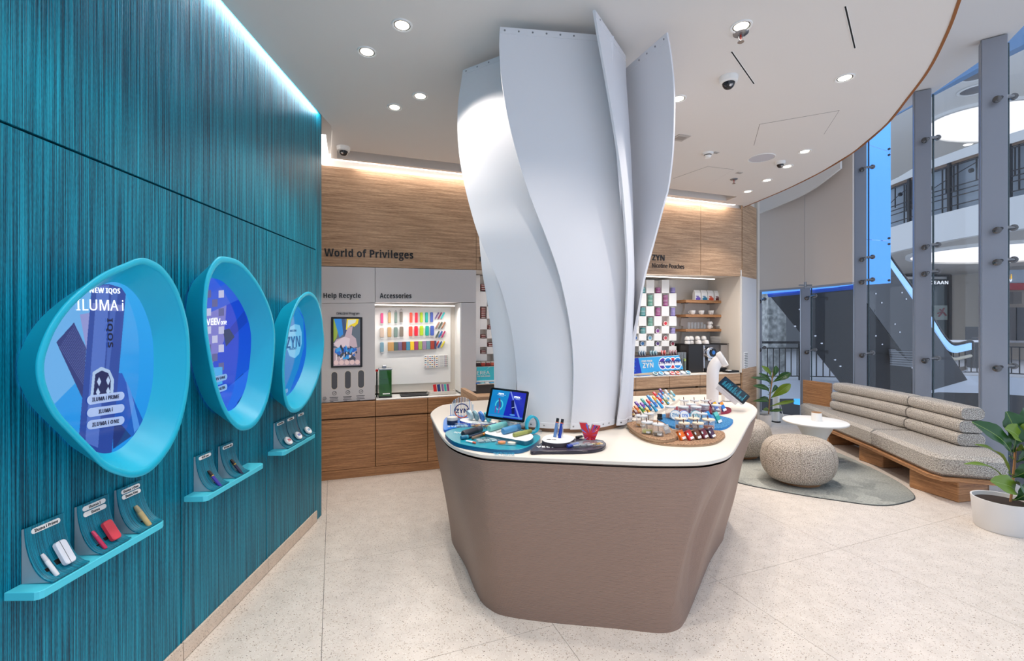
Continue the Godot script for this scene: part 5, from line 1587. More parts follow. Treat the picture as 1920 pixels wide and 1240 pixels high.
func petal(lead: Array, wide: Vector2, curl: Vector2, label: String, screws: int, top := 3.275) -> void:
	var o := thing("column_petal", label, "column panel", Transform3D(), "white petals of the column")
	var grid := []
	for k in 45:
		var h := lerpf(0.947, top, k / 44.0)
		var row := []
		for j in 15: row.append(petal_point(lead, h, j / 14.0, wide, curl))
		grid.append(row)
	obj("skin", slab(S(), grid, 0.012), M.petal, o)
	if screws == 0: return
	for e in 2:
		var h0 := top - 0.036 if e else 0.95
		var g := []
		for h in [h0, h0 + 0.034]:
			var row := []
			for j in 15: row.append(petal_point(lead, h, 0.01 + 0.98 * j / 14.0, wide, curl))
			g.append(row)
		var st := slab(S(), g, 0.017)
		obj("strip", st, M.petal, o)
		for i in screws:
			var u := (i + 0.35) / screws * (0.72 if e else 0.9)
			var h := h0 + 0.017
			var p := petal_point(lead, h, u, wide, curl)
			var du := petal_point(lead, h, u + 0.02, wide, curl) - p
			var dv := petal_point(lead, h + 0.01, u, wide, curl) - p
			var n := du.cross(dv).normalized()
			var b := Basis(du.normalized(), n.cross(du.normalized()).normalized(), n)
			obj("screw", prism(S(), circle(0.0055, 12), -0.0105, 0.0105, "z", 0.001), M.steel, o, Transform3D(b, p))

func build_petals() -> void:
	var core := thing("column_core", "round white core of the column hidden behind the petals", "column", Transform3D(Basis(), Vector3(CX, TOP, -CD)))
	obj("shaft", lathe(S(), [Vector2(0.43, 0.0), Vector2(0.43, CEIL - TOP)], 48), M.petal, core)
	obj("reveal", lathe(S(), [Vector2(0.47, 0.0), Vector2(0.47, 0.03)], 48), mat("reveal_brown", C(150, 112, 84), 0.6), core)
	var p1 := from_points([[-0.318, 3.275, 2.98], [-0.327, 3.2, 2.97], [-0.346, 3.05, 2.955], [-0.348, 2.87, 2.93], [-0.333, 2.68, 2.92], [-0.3, 2.5, 2.907], [-0.2547, 2.32, 2.897], [-0.212, 2.182, 2.87], [-0.149, 2.029, 2.859], [-0.087, 1.891, 2.852], [-0.037, 1.731, 2.866], [0.0, 1.57, 2.89], [0.026, 1.377, 2.927], [0.035, 1.207, 2.964], [0.035, 0.94, 3.005]])
	var p2 := from_points([[-0.068, 3.275, 2.548], [-0.072, 3.162, 2.553], [-0.06, 2.993, 2.56], [-0.021, 2.764, 2.573], [0.047, 2.509, 2.594], [0.123, 2.294, 2.618], [0.195, 2.123, 2.641], [0.268, 1.933, 2.678], [0.319, 1.748, 2.722], [0.355, 1.571, 2.766], [0.377, 1.386, 2.809], [0.382, 1.198, 2.848], [0.375, 1.032, 2.872], [0.366, 0.925, 2.879]])
	var p3 := from_points([[0.436, 3.29, 2.43], [0.461, 3.161, 2.446], [0.502, 2.968, 2.466], [0.559, 2.709, 2.512], [0.611, 2.473, 2.574], [0.644, 2.284, 2.629], [0.674, 2.099, 2.692], [0.697, 1.929, 2.752], [0.707, 1.729, 2.818], [0.711, 1.505, 2.888], [0.715, 1.26, 2.959], [0.704, 1.081, 2.989], [0.684, 0.925, 2.99]])
	var p4 := from_points([[0.885, 3.275, 2.593], [0.918, 3.153, 2.62], [0.954, 2.949, 2.668], [0.969, 2.682, 2.731], [0.961, 2.462, 2.784], [0.93, 2.33, 2.80], [0.886, 2.126, 2.838], [0.837, 1.919, 2.86], [0.804, 1.682, 2.905], [0.785, 1.479, 2.98], [0.785, 1.238, 3.05], [0.772, 0.925, 3.09]])
	var p0 := from_points([[-0.2, 3.27, 3.45], [-0.22, 2.7, 3.3], [-0.225, 2.3, 3.13], [-0.203, 2.0, 3.12], [-0.177, 1.84, 3.14], [-0.145, 1.607, 3.17], [-0.124, 1.386, 3.2], [-0.112, 1.172, 3.23], [-0.103, 0.94, 3.25]])
	petal(p0, Vector2(26, 42), Vector2(0.03, 0.2), "narrow shaded petal at the left edge of the column, behind the others", 0)
	petal(p1, Vector2(43, 38), Vector2(0.03, 0.075), "left front petal of the column, curving in above the upright tablet", 4)
	petal(p2, Vector2(41, 44), Vector2(0.035, 0.16), "broad middle petal at the front of the column", 6)
	petal(p3, Vector2(18, 28), Vector2(0.03, 0.32), "narrow upright petal that reaches highest, edge towards the viewer", 2, 3.29)
	petal(p4, Vector2(16, 9), Vector2(0.04, 0.40), "right petal of the column, flaring out beside the sprinkler", 4)
	for k in 6:
		var lead := []
		for i in 12:
			var t := 1.0 - i / 11.0
			var s := t * t * (3 - 2 * t)
			lead.append([lerpf(0.94, 3.275, t), -10.0 + 29.0 * k + 26.0 * (1.0 - s), lerpf(0.5, 0.66, s)])
		petal(lead, Vector2(38, 36), Vector2(0.03, 0.14), "petal on the far side of the column, facing the timber wall", 0)

# ---------- goods on the island counter ----------
func spot(x: float, y: float, h: float, yaw := 0.0) -> Transform3D:
	return xf(G(x, y, h), yaw)

func px_at(x: float, y: float, h: float) -> float:            # metres for one pixel at that spot
	return -G(x, y, h).z / F

func flat(pts: Array, h: float) -> Array:                      # picture points on the level h, as (x, z)
	var out := []
	for p in pts:
		var g := G(p[0], p[1], h)
		out.append(Vector2(g.x, g.z))
	return out

func plate(called: String, label: String, pts: Array, h0: float, h1: float, m: Material, side: Material, smooth := 4) -> Node3D:
	var o := thing(called, label, "tray")
	var poly := PackedVector2Array(spline(flat(pts, h1), smooth))
	obj("body", prism(S(), poly, h0, h1 - 0.004, "y", 0.002, true), side, o)
	obj("top_face", prism(S(), poly, h1 - 0.004, h1, "y", 0.0015, true), m, o)
	return o

func lying(called: String, label: String, a: Vector3, b: Vector3, r: float, c: Color, tip: Color, cat := "device") -> Node3D:
	var o := thing(called, label, cat, Transform3D(Basis(), a))
	var d := b - a
	var up := Vector3(0, r, 0)
	obj("body", tube(S(), [up, up + d * 0.04, up + d * 0.72], [r * 0.75, r, r], 12), col(c, 0.4), o)
	obj("cap", tube(S(), [up + d * 0.72, up + d * 0.97, up + d], [r * 0.96, r * 0.96, r * 0.6], 12), col(tip, 0.4), o)
	return o

func tablet(label: String, q: Array, im: Image, stand: Callable) -> void:        # q: TL, TR, BR, BL in space
	var x: Vector3 = ((q[1] - q[0]) + (q[2] - q[3])).normalized()
	var y: Vector3 = (q[0] - q[3]) + (q[1] - q[2])
	y = (y - x * y.dot(x)).normalized()
	var z := x.cross(y)
	var w: float = ((q[1] - q[0]).length() + (q[2] - q[3]).length()) / 2
	var h: float = ((q[0] - q[3]).length() + (q[1] - q[2]).length()) / 2
	var c: Vector3 = (q[0] + q[1] + q[2] + q[3]) / 4
	var o := thing("tablet", label, "tablet", Transform3D(Basis(x, y, z), c))
	obj("back_shell", prism(S(), rrect(w, h, 0.012), -0.022, -0.006, "z", 0.003), M.bright_white, o)
	obj("bezel", prism(S(), rrect(w, h, 0.012), -0.006, 0.0, "z", 0.0015), M.black_gloss, o)
	obj("screen_glass", sheet(w * 0.88, h * 0.86), display(String(o.name) + "_display", im, 0.85), o, Transform3D(Basis(), Vector3(0, 0, 0.0012)))
	stand.call(o, w, h)

func jar(x: float, y: float, r_px: float, h_px: float, label: String, drink: Color, level: float, lid: Color, h0: float, stick := true) -> void:
	var k := px_at(x, y, h0)
	var r := r_px * k
	var h := h_px * k
	var o := thing("sample_jar", label, "jar", spot(x, y, h0), "lidded sample jars on the island counter")
	obj("glass_wall", lathe(S(), [Vector2(0.0, 0.001), Vector2(r * 0.94, 0.001), Vector2(r, 0.005), Vector2(r, h), Vector2(r * 0.9, h), Vector2(r * 0.9, 0.006), Vector2(0, 0.006)], 24), M.acrylic, o)
	if level > 0.0: obj("contents", lathe(S(), [Vector2(0.0, 0.007), Vector2(r * 0.86, 0.007), Vector2(r * 0.86, h * level), Vector2(0.0, h * level)], 20), col(drink, 0.3), o)
	obj("paper_label", lathe(S(), [Vector2(r * 1.01, h * 0.12), Vector2(r * 1.01, h * 0.3)], 8, Transform3D(Basis.from_scale(Vector3(0.6, 1, 1)), Vector3(0, 0, r * 0.04))), M.bright_white, o)
	obj("lid", lathe(S(), [Vector2(0.0, h), Vector2(r * 1.03, h), Vector2(r * 1.05, h + 0.004), Vector2(r * 1.0, h + 0.008), Vector2(0.0, h + 0.008)], 24), col(lid, 0.5), o)
	if stick: obj("stick", tube(S(), [Vector3(0, h * 0.4, 0), Vector3(-0.006, h + 0.03, 0)], 0.003, 6), col(C(104, 62, 36)), o)

func build_island_goods() -> void:
	# left corner: blue, teal and dark boards
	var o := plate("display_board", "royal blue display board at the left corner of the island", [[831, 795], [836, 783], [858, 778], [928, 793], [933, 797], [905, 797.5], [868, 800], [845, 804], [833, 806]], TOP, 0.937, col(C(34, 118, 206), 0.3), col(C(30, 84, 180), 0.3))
	text(o, "ZYN", Transform3D(Basis(Vector3.RIGHT, -PI / 2), G(849, 800, 0.938)), 0.07, 0.028, M.bright_white)
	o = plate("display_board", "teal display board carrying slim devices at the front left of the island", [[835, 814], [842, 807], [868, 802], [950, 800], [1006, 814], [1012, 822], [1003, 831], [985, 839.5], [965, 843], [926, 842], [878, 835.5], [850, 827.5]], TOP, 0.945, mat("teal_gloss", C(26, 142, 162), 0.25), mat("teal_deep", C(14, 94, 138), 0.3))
	text(o, "IQOS", Transform3D(Basis(Vector3.RIGHT, -PI / 2) * Basis(Vector3.BACK, -0.35), G(861, 812, 0.946)), 0.075, 0.03, M.bright_white)
	text(o, "TIME TO DISCOVER", Transform3D(Basis(Vector3.UP, -0.05), G(945, 851, 0.93) + Vector3(0, 0, 0.006)), 0.11, 0.014, col(C(70, 180, 214)), true)
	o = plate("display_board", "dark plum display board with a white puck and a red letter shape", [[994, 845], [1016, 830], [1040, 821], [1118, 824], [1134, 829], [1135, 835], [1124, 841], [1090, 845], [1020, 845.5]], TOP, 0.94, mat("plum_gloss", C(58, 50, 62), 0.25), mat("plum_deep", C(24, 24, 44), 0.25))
	text(o, "VEEV", Transform3D(Basis(Vector3.RIGHT, -PI / 2), G(1023, 838, 0.941)), 0.1, 0.028, M.bright_white)
	# ribbed round sign
	var k := px_at(866, 787, 0.937)
	o = thing("ribbed_sign", "round sign made of upright blue slats with dark lettering", "sign", spot(866, 787, 0.937, 0.1))
	for i in 15:
		var x := (i - 7) / 7.5
		var hh := 22 * k * sqrt(1 - x * x) + 20 * k
		obj("slat", bx(Vector3(x * 22 * k, hh / 2, 0), Vector3(0.0045, hh, 0.02), 0.001), col([C(38, 132, 206), C(206, 220, 226), C(96, 176, 220)][i % 3]) if absf(x) > 0.55 else col([C(226, 216, 206), C(180, 196, 210)][i % 2]), o)
	var pts := []
	for i in 33: pts.append(Vector3(13 * k * cos(TAU * i / 32), 17 * k + 13 * k * sin(TAU * i / 32), 0.014))
	obj("ring", tube(S(), pts.slice(0, 17), 0.004, 6), col(C(42, 52, 110)), o)
	obj("ring", tube(S(), pts.slice(16, 33), 0.004, 6), col(C(226, 90, 50)), o)
	text(o, "ZYN", Transform3D(Basis(), Vector3(0, 17 * k, 0.014)), 22 * k, 8 * k, col(C(42, 52, 110)), true, "lettering", 0.004)
	o = thing("dark_jar", "squat dark jar with a pale lid beside the ribbed sign", "jar", spot(848, 796, 0.937))
	obj("pot", lathe(S(), [Vector2(0, 0), Vector2(0.034, 0), Vector2(0.036, 0.004), Vector2(0.036, 0.028), Vector2(0, 0.028)], 24), col(C(34, 44, 70), 0.3), o)
	obj("lid", lathe(S(), [Vector2(0.036, 0.03), Vector2(0.037, 0.034), Vector2(0.036, 0.05), Vector2(0.03, 0.052), Vector2(0, 0.052)], 24), M.cream, o)
	o = plate("can_tray", "white tray with a blue edge holding four tilted cans", [[862, 788], [875, 784], [926, 790], [926, 793], [905, 795], [880, 793]], 0.937, 0.957, M.bright_white, col(C(30, 76, 190)), 3)
	var n := 0
	for p in [[879, 788.5], [890, 789.5], [901, 791], [912, 792.5]]:
		can(Transform3D(Basis(Vector3.UP, 0.5) * Basis(Vector3.BACK, -1.2), G(p[0], p[1], 0.957) + Vector3(0, 0.033, 0)), [C(170, 196, 206), C(120, 160, 170), C(46, 120, 200), C(90, 200, 210)][n], "%s of the four tilted cans beside the ribbed sign" % ["first", "second", "third", "last"][n], "tilted cans on the white tray")
		n += 1
	# clear blocks with inserts
	n = 0
	for b in [[866, 803, 0.085, 0.03, 0.05, C(150, 190, 215), "hazy blue cuttings, on the blue board", 0.937], [893, 803, 0.07, 0.034, 0.05, C(196, 132, 66), "amber slips, beside the teal case", 0.945], [912, 803, 0.06, 0.03, 0.05, C(214, 160, 92), "light tan slips, behind the white slab", 0.945], [913, 828, 0.13, 0.016, 0.075, C(150, 184, 190), "rows of grey sticks, front of the teal board", 0.945], [950, 833, 0.12, 0.016, 0.065, C(70, 130, 150), "two round tokens, front of the teal board", 0.945], [1091, 837, 0.14, 0.02, 0.06, C(150, 150, 150), "rows of grey sticks, on the plum board", 0.94], [1120, 835.5, 0.07, 0.02, 0.04, C(206, 150, 50), "amber flakes, right end of the plum board", 0.94]]:
		o = thing("clear_block", "clear acrylic block with %s" % b[6], "display block", spot(b[0], b[1], b[7], 0.35 if n != 4 else -0.2), "clear display blocks")
		obj("acrylic", bx(Vector3(0, b[3] / 2, 0), Vector3(b[2], b[3], b[4]), 0.002), M.acrylic, o)
		if n == 4:
			for g in [-1.0, 1.0]: obj("token", lathe(S(), [Vector2(0, 0.003), Vector2(0.022, 0.003), Vector2(0.022, 0.012), Vector2(0, 0.012)], 20, Transform3D(Basis(), Vector3(g * 0.028, 0, 0))), col(C(236, 140, 40) if g < 0 else C(240, 226, 206)), o)
			obj("backing", bx(Vector3(0, 0.002, 0), Vector3(b[2] * 0.9, 0.001, b[4] * 0.86)), col(b[5]), o)
		else:
			var rows := 2 if n in [1, 2, 6] else 5
			for r in rows:
				for c in 3:
					obj("insert", bx(Vector3((c - 1) * b[2] * 0.29, b[3] * 0.45, (r - (rows - 1) / 2.0) * b[4] * 0.84 / rows), Vector3(b[2] * 0.24, b[3] * 0.3, b[4] * 0.5 / rows), 0.0008), col(b[5].lerp([C(240, 240, 240), C(60, 60, 70), b[5]][(r + c) % 3], 0.5)), o)
		n += 1
	# devices
	lying("pocket_case", "charcoal cylinder case lying on the teal board", G(868, 821, 0.945), G(902, 811, 0.945), 0.021, C(48, 48, 56), C(70, 70, 78))
	lying("slim_stick", "slim dark blue stick next to the charcoal cylinder", G(879, 823, 0.945), G(910, 814, 0.945), 0.009, C(40, 52, 74), C(30, 36, 48))
	lying("slim_stick", "slim gold and orange stick on the teal board", G(885, 825, 0.945), G(912, 816, 0.945), 0.009, C(120, 96, 76), C(240, 150, 30))
	lying("slim_stick", "thin white and orange stick at the front of the teal board", G(874, 829, 0.945), G(892, 833, 0.945), 0.006, C(236, 236, 236), C(214, 90, 60))
	lying("short_case", "small teal capsule at the left of the teal board", G(864, 825, 0.945), G(878, 823, 0.945), 0.012, C(30, 110, 140), C(60, 150, 170))
	o = plate("white_slab", "white rounded slab carrying three lying cases on the teal board", [[909, 812], [919, 806.5], [948, 803], [985, 810], [999, 816], [997, 822.5], [986, 826.8], [970, 824.5], [930, 817.5]], 0.945, 0.972, M.bright_white, mat("slab_side", C(30, 100, 120), 0.4), 4)
	lying("round_case", "pale teal round case, left on the white slab", G(917, 810.5, 0.972), G(948, 801.5, 0.972), 0.02, C(116, 184, 178), C(96, 168, 166))
	lying("slim_stick", "thin white stick with orange tip on the white slab", G(931, 812.5, 0.972), G(951, 805.5, 0.972), 0.006, C(206, 206, 200), C(220, 130, 60))
	lying("round_case", "mid-blue round case, middle of the white slab", G(943, 815.5, 0.972), G(974, 807, 0.972), 0.02, C(64, 130, 176), C(44, 104, 150))
	lying("round_case", "olive green slim case, right on the white slab", G(963, 820.5, 0.972), G(996, 812.5, 0.972), 0.013, C(140, 146, 74), C(120, 126, 60))
	# upright tablet
	var im := Image.create(480, 384, false, Image.FORMAT_RGB8)
	im.fill(C(28, 40, 190))
	fill(im, [Vector2(0, 0), Vector2(0.52, 0), Vector2(0.44, 1), Vector2(0, 1)], C(24, 142, 214))
	fill(im, [Vector2(0.52, 0), Vector2(0.56, 0), Vector2(0.95, 0.98), Vector2(0.9, 0.98)], C(130, 150, 240))
	for i in 7: fill(im, [Vector2(0.02, 0.3 + i * 0.05), Vector2(0.2, 0.05 + i * 0.04), Vector2(0.2, 0.06 + i * 0.04), Vector2(0.02, 0.31 + i * 0.05)], C(18, 118, 196))
	oval(im, 0.27, 0.55, 0.12, 0.2, C(80, 220, 240))
	oval(im, 0.27, 0.55, 0.085, 0.15, C(20, 120, 196))
	fill(im, [Vector2(0.22, 0.3), Vector2(0.27, 0.29), Vector2(0.33, 0.62), Vector2(0.28, 0.64)], C(96, 76, 130))
	fill(im, [Vector2(0.16, 0.6), Vector2(0.2, 0.6), Vector2(0.22, 0.86), Vector2(0.18, 0.86)], C(110, 90, 170))
	fill(im, [Vector2(0.27, 0.62), Vector2(0.31, 0.62), Vector2(0.31, 0.86), Vector2(0.27, 0.86)], C(130, 100, 180))
	fill(im, [Vector2(0.6, 0.34), Vector2(0.68, 0.3), Vector2(0.76, 0.8), Vector2(0.68, 0.84)], C(14, 18, 90))
	fill(im, [Vector2(0.64, 0.6), Vector2(0.75, 0.54), Vector2(0.75, 0.56), Vector2(0.64, 0.62)], C(180, 200, 240))
	oval(im, 0.7, 0.86, 0.08, 0.03, C(90, 160, 240))
	rect(im, 0, 0.92, 1, 0.97, C(70, 140, 220))
	for i in 2:
		rect(im, 0.16 + i * 0.5, 0.16 + i * 0.06, 0.42 + i * 0.46, 0.175 + i * 0.06, C(190, 220, 250))
		rect(im, 0.22 + i * 0.5, 0.2 + i * 0.06, 0.36 + i * 0.48, 0.215 + i * 0.06, C(170, 206, 250))
	tablet("upright tablet with a blue split screen in front of the column", [R(921.5, 727, 2.95), R(993, 734, 2.88), R(982, 793.7, 2.81), R(909, 782.5, 2.88)], im, func(t, w, h):
		text(t, "IQOS", Transform3D(Basis(), Vector3(-w * 0.2, h * 0.32, 0.002)), w * 0.14, h * 0.05, M.letter_lit, true, "lettering", 0.0008)
		text(t, "VEEV", Transform3D(Basis(), Vector3(w * 0.22, h * 0.27, 0.002)), w * 0.16, h * 0.05, M.letter_lit, true, "lettering", 0.0008)
		obj("stand_arm", bx(Vector3(0, -h * 0.42, -0.045), Vector3(0.06, h * 0.4, 0.04), 0.004), M.grey_panel, t)
		obj("stand_foot", bx(Vector3(0.02, -h * 0.58, -0.06), Vector3(0.08, 0.02, 0.06), 0.003), M.bright_white, t))
	for s in [[948, 796, "left"], [974, 803, "right"]]:
		o = thing("wall_socket", "%s small white socket box at the foot of the column" % s[2], "socket", spot(s[0], s[1], TOP + 0.005, 0.3), "socket boxes at the foot of the column")
		obj("case", bx(Vector3(0, 0.03, 0), Vector3(0.06, 0.05, 0.03), 0.003), M.bright_white, o)
		obj("cover", bx(Vector3(0, 0.03, 0.017), Vector3(0.045, 0.036, 0.004), 0.002), M.grey_panel, o)
	# cyan ring
	o = thing("cyan_ring", "small upright cyan ring on a clear foot beside the tablet", "display ring", spot(998, 815, 0.945, 0.35))
	k = px_at(998, 815, 0.945)
	pts = []
	for i in 37: pts.append(Vector3(11.5 * k * cos(TAU * i / 36), 17 * k + (15 + 2 * sin(TAU * i / 36)) * k * sin(TAU * i / 36), 0))
	var grid := []
	for i in 37: grid.append([pts[i] + Vector3(0, 0, -0.016), pts[i] + Vector3(0, 0, 0.016)])
	obj("ring", slab(S(), grid, 0.011), mat("ring_cyan", C(40, 170, 196), 0.2), o)
	obj("foot", bx(Vector3(0.03, 0.012, 0.0), Vector3(0.055, 0.024, 0.03), 0.002), M.acrylic, o)
	# puck with two sticks
	o = plate("white_puck", "white rounded puck with a dark side on the plum board", [[1016, 824], [1024, 817], [1047, 813.5], [1072, 818], [1077, 822], [1066, 829], [1045, 831], [1025, 829]], 0.94, 0.966, M.bright_white, mat("puck_side", C(62, 52, 60), 0.4), 4)
	text(o, "VEEV now", Transform3D(Basis(Vector3.RIGHT, -PI / 2) * Basis(Vector3.BACK, -0.12), G(1034, 824.5, 0.967)), 0.055, 0.012, M.black)
	for s in [[1040, 820, 1046, 784.5, C(96, 130, 180), "left stick, pale blue, stood in the white puck"], [1049, 821.5, 1055, 786, C(30, 56, 150), "right stick, royal blue, stood in the white puck"]]:
		var a := G(s[0], s[1], 0.966)
		var b := R(s[2], s[3], -a.z + 0.02)
		o = thing("upright_stick", s[5], "device", Transform3D(Basis(), a), "sticks in the white puck")
		obj("body", tube(S(), [Vector3.ZERO, (b - a) * 0.78], 0.0095, 10), col(s[4], 0.25), o)
		obj("ring", tube(S(), [(b - a) * 0.76, (b - a) * 0.8], 0.0098, 10), col(C(220, 110, 50), 0.3), o)
		obj("tip", tube(S(), [(b - a) * 0.8, b - a], 0.0085, 10), M.black, o)
		obj("clip", bx((b - a) * 0.4 + Vector3(0.011, 0, 0.003), Vector3(0.005, 0.07, 0.006), 0.001), M.chrome, o)
	lying("slim_stick", "royal blue stick at the left edge of the plum board's clear block", G(1064, 841, 0.94), G(1085, 835.5, 0.94), 0.01, C(36, 60, 150), C(70, 100, 180))
	lying("slim_stick", "short black stick behind the clear block on the plum board", G(1080, 823, 0.94), G(1095, 820.5, 0.94), 0.008, C(40, 40, 44), C(190, 190, 180))
	# letter shape
	rng.seed = 31
	im = Image.create(192, 160, false, Image.FORMAT_RGB8)
	im.fill(C(206, 26, 40))
	for i in 46:
		var an := rng.randf_range(0, TAU)
		var r0 := rng.randf_range(0.05, 0.3)
		var r1 := r0 + rng.randf_range(0.15, 0.5)
		var wd := rng.randf_range(0.02, 0.07)
		var c0 := Vector2(0.5, 0.7)
		fill(im, [c0 + Vector2(cos(an), sin(an)) * r0, c0 + Vector2(cos(an + wd), sin(an + wd)) * r1, c0 + Vector2(cos(an - wd), sin(an - wd)) * r1], [C(30, 50, 190), C(240, 70, 60), C(16, 16, 60), C(250, 160, 170), C(50, 110, 220)][i % 5])
	var base := G(1106, 828, 0.94)
	var vp := []
	var dep := -base.z
	for p in [[1086.5, 794], [1101, 795], [1107, 810], [1111.5, 798], [1126, 800], [1115, 827.5], [1097, 826]]:
		var q := R(p[0], p[1], dep)
		vp.append(Vector2(q.x - base.x, q.y - base.y + 0.004))
	o = thing("letter_shape", "upright red and blue patterned V-shaped block on the plum board", "display block", Transform3D(Basis(), base))
	obj("block", prism(S(), vp, -0.028, 0.0, "z", 0.001), col(C(150, 130, 140), 0.3), o)
	obj("print", panel_uv(vp, 0.0008, Vector2(-0.066, 0.0), Vector2(0.066, 0.11)), print_of("letter_print", im, 0.25), o)
	build_right_goods()

func build_right_goods() -> void:
	# stepped rack of colour packs
	var o := plate("pack_rack", "white stepped rack full of slim colourful packs", [[1172, 784], [1184, 787], [1200, 787], [1238, 769], [1258, 758], [1274, 747], [1268, 743], [1230, 746], [1195, 758], [1176, 772]], TOP, 0.945, M.cream, M.cream, 2)
	var cols := [[C(72, 40, 44), C(92, 44, 48), C(104, 60, 56)], [C(200, 130, 30), C(226, 110, 30), C(60, 140, 60), C(214, 160, 30)], [C(90, 50, 150), C(120, 60, 170), C(40, 100, 150), C(30, 130, 170)], [C(60, 150, 140), C(214, 60, 60), C(40, 110, 200), C(30, 150, 214)], [C(40, 130, 200), C(226, 170, 40), C(206, 40, 50), C(110, 130, 70)], [C(220, 40, 50), C(60, 110, 200), C(200, 210, 216), C(180, 196, 190)], [C(110, 60, 130), C(206, 214, 220), C(150, 190, 190)]]
	var names := [["dark brown", "wine", "cocoa"], ["amber", "orange", "green", "yellow"], ["violet", "purple", "slate blue", "sea blue"], ["mint", "coral", "blue", "sky blue"], ["azure", "gold", "red", "olive"], ["scarlet", "cobalt", "silver", "pale green"], ["plum", "white", "pale teal"]]
	var n := 0
	for i in cols.size():
		for j in cols[i].size():
			var x: float = 1178.0 + 11.0 * i + 10.5 * j
			var y: float = 780.0 - 6.6 * i + 2.0 * j
			var p := thing("slim_pack", "%s slim pack, %s row of the white rack, %s from the left" % [names[i][j], ["first", "second", "third", "fourth", "fifth", "sixth", "last"][i], ["first", "second", "third", "fourth"][j]], "pack", xf(G(x, y, 0.945), 0.7) * Transform3D(Basis(Vector3.RIGHT, -0.75), Vector3(0, 0.004, 0)), "slim packs in the white rack")
			var c: Color = cols[i][j]
			obj("carton", bx(Vector3(0, 0.032, 0), Vector3(0.026, 0.064, 0.013), 0.001), col(c, 0.35), p)
			obj("top_band", bx(Vector3(0, 0.053, 0.0066), Vector3(0.0262, 0.02, 0.0006)), col(c.lerp(C(250, 250, 250), 0.55), 0.35), p)
			obj("foot_band", bx(Vector3(0, 0.012, 0.0066), Vector3(0.0262, 0.016, 0.0006)), col(C(50, 160, 214) if i > 1 else C(236, 200, 120), 0.35), p)
			n += 1
	# four trays
	plate("bark_tray", "large lower bark-textured tray with five small boxes", [[1180, 804], [1190, 813], [1208, 823], [1238, 831], [1282, 834], [1320, 833], [1342, 829], [1356, 821], [1359.5, 814], [1352, 808], [1320, 806], [1265, 806], [1215, 802]], TOP, 0.934, M.bark, mat("bark_edge", C(168, 138, 108), 0.8))
	plate("bark_tray", "smaller upper bark-textured tray with two front jars", [[1176, 796], [1183, 791.5], [1216, 787], [1240, 791], [1262, 806], [1271, 817], [1262, 822.5], [1244, 825], [1222, 822], [1199, 814]], 0.934, 0.952, M.bark, mat("bark_edge", C(168, 138, 108), 0.8))
	plate("felt_tray", "blue textured tray with large round cans", [[1233, 782], [1242, 777], [1274, 775], [1330, 777], [1368, 784], [1374, 790], [1360, 801], [1330, 804], [1280, 802], [1255, 798], [1240, 789]], TOP, 0.936, M.blue_felt, col(C(40, 130, 200), 0.7))
	plate("felt_tray", "maroon textured tray nearest the white pipe", [[1264, 768], [1270, 762], [1310, 760], [1360, 763], [1371, 767], [1366, 772.5], [1345, 774.5], [1300, 773], [1270, 770]], TOP, 0.934, M.maroon_felt, col(C(150, 30, 60), 0.7))
	var cream := C(226, 208, 184)
	var silver := C(206, 208, 210)
	jar(1203, 800, 10.5, 19, "jar with amber liquid at the back left of the upper bark tray", C(196, 140, 40), 0.3, silver, 0.952)
	jar(1216, 795, 9, 18, "jar with dark slips behind the two front jars", C(120, 90, 70), 0.3, silver, 0.952)
	jar(1213.5, 813, 10.5, 20, "front left jar with yellow-green liquid on the upper bark tray", C(178, 170, 40), 0.36, silver, 0.952)
	jar(1234.5, 817, 10.5, 20, "front right jar with dark amber contents on the upper bark tray", C(92, 72, 44), 0.32, silver, 0.952)
	jar(1283, 767, 8, 15, "jar with a white and purple label, left on the maroon tray", C(120, 60, 110), 0.4, silver, 0.934)
	jar(1302.5, 767, 8, 15, "jar with a red and white label, middle of the maroon tray", C(206, 50, 40), 0.4, silver, 0.934)
	jar(1322, 767, 8, 15, "jar with a pale label beside the white pipe", C(180, 160, 160), 0.4, silver, 0.934)
	jar(1296, 775, 8.5, 16, "wine-tinted jar behind the middle round can", C(120, 30, 60), 0.5, silver, 0.934, false)
	jar(1321, 776, 8.5, 16, "wine-tinted jar behind the right round can", C(120, 30, 60), 0.5, silver, 0.934, false)
	jar(1343, 776, 8.5, 15, "wine-tinted jar beside the yellow and blue pack", C(120, 60, 40), 0.4, silver, 0.934, false)
	jar(1257, 784, 9.5, 20, "tall jar behind the left round can on the blue tray", C(206, 130, 90), 0.4, silver, 0.936, false)
	jar(1281, 784, 9.5, 20, "tall jar behind the middle round can on the blue tray", C(60, 120, 190), 0.4, silver, 0.936, false)
	jar(1305, 784, 9.5, 20, "tall jar behind the right round can on the blue tray", C(190, 180, 170), 0.4, silver, 0.936, false)
	jar(1316, 793, 9.5, 16, "clear-lidded jar at the right of the blue tray", C(110, 150, 180), 0.3, silver, 0.936)
	jar(1276, 804.5, 10, 18, "cream-lidded jar at the left of the back row", C(120, 70, 40), 0.4, cream, 0.936)
	jar(1301, 803, 10, 17, "cream-lidded jar in the middle of the back row", C(150, 110, 90), 0.4, cream, 0.936)
	jar(1328.5, 804, 11, 16, "widest cream-lidded jar at the right of the back row", C(190, 90, 50), 0.35, cream, 0.936)
	jar(1283, 812, 10, 17, "cream-lidded jar behind the orange box", C(90, 50, 90), 0.5, cream, 0.934)
	jar(1309, 812, 10, 17, "cream-lidded jar behind the brown box", C(110, 80, 60), 0.5, cream, 0.934)
	# round cans on the blue tray
	var i := 0
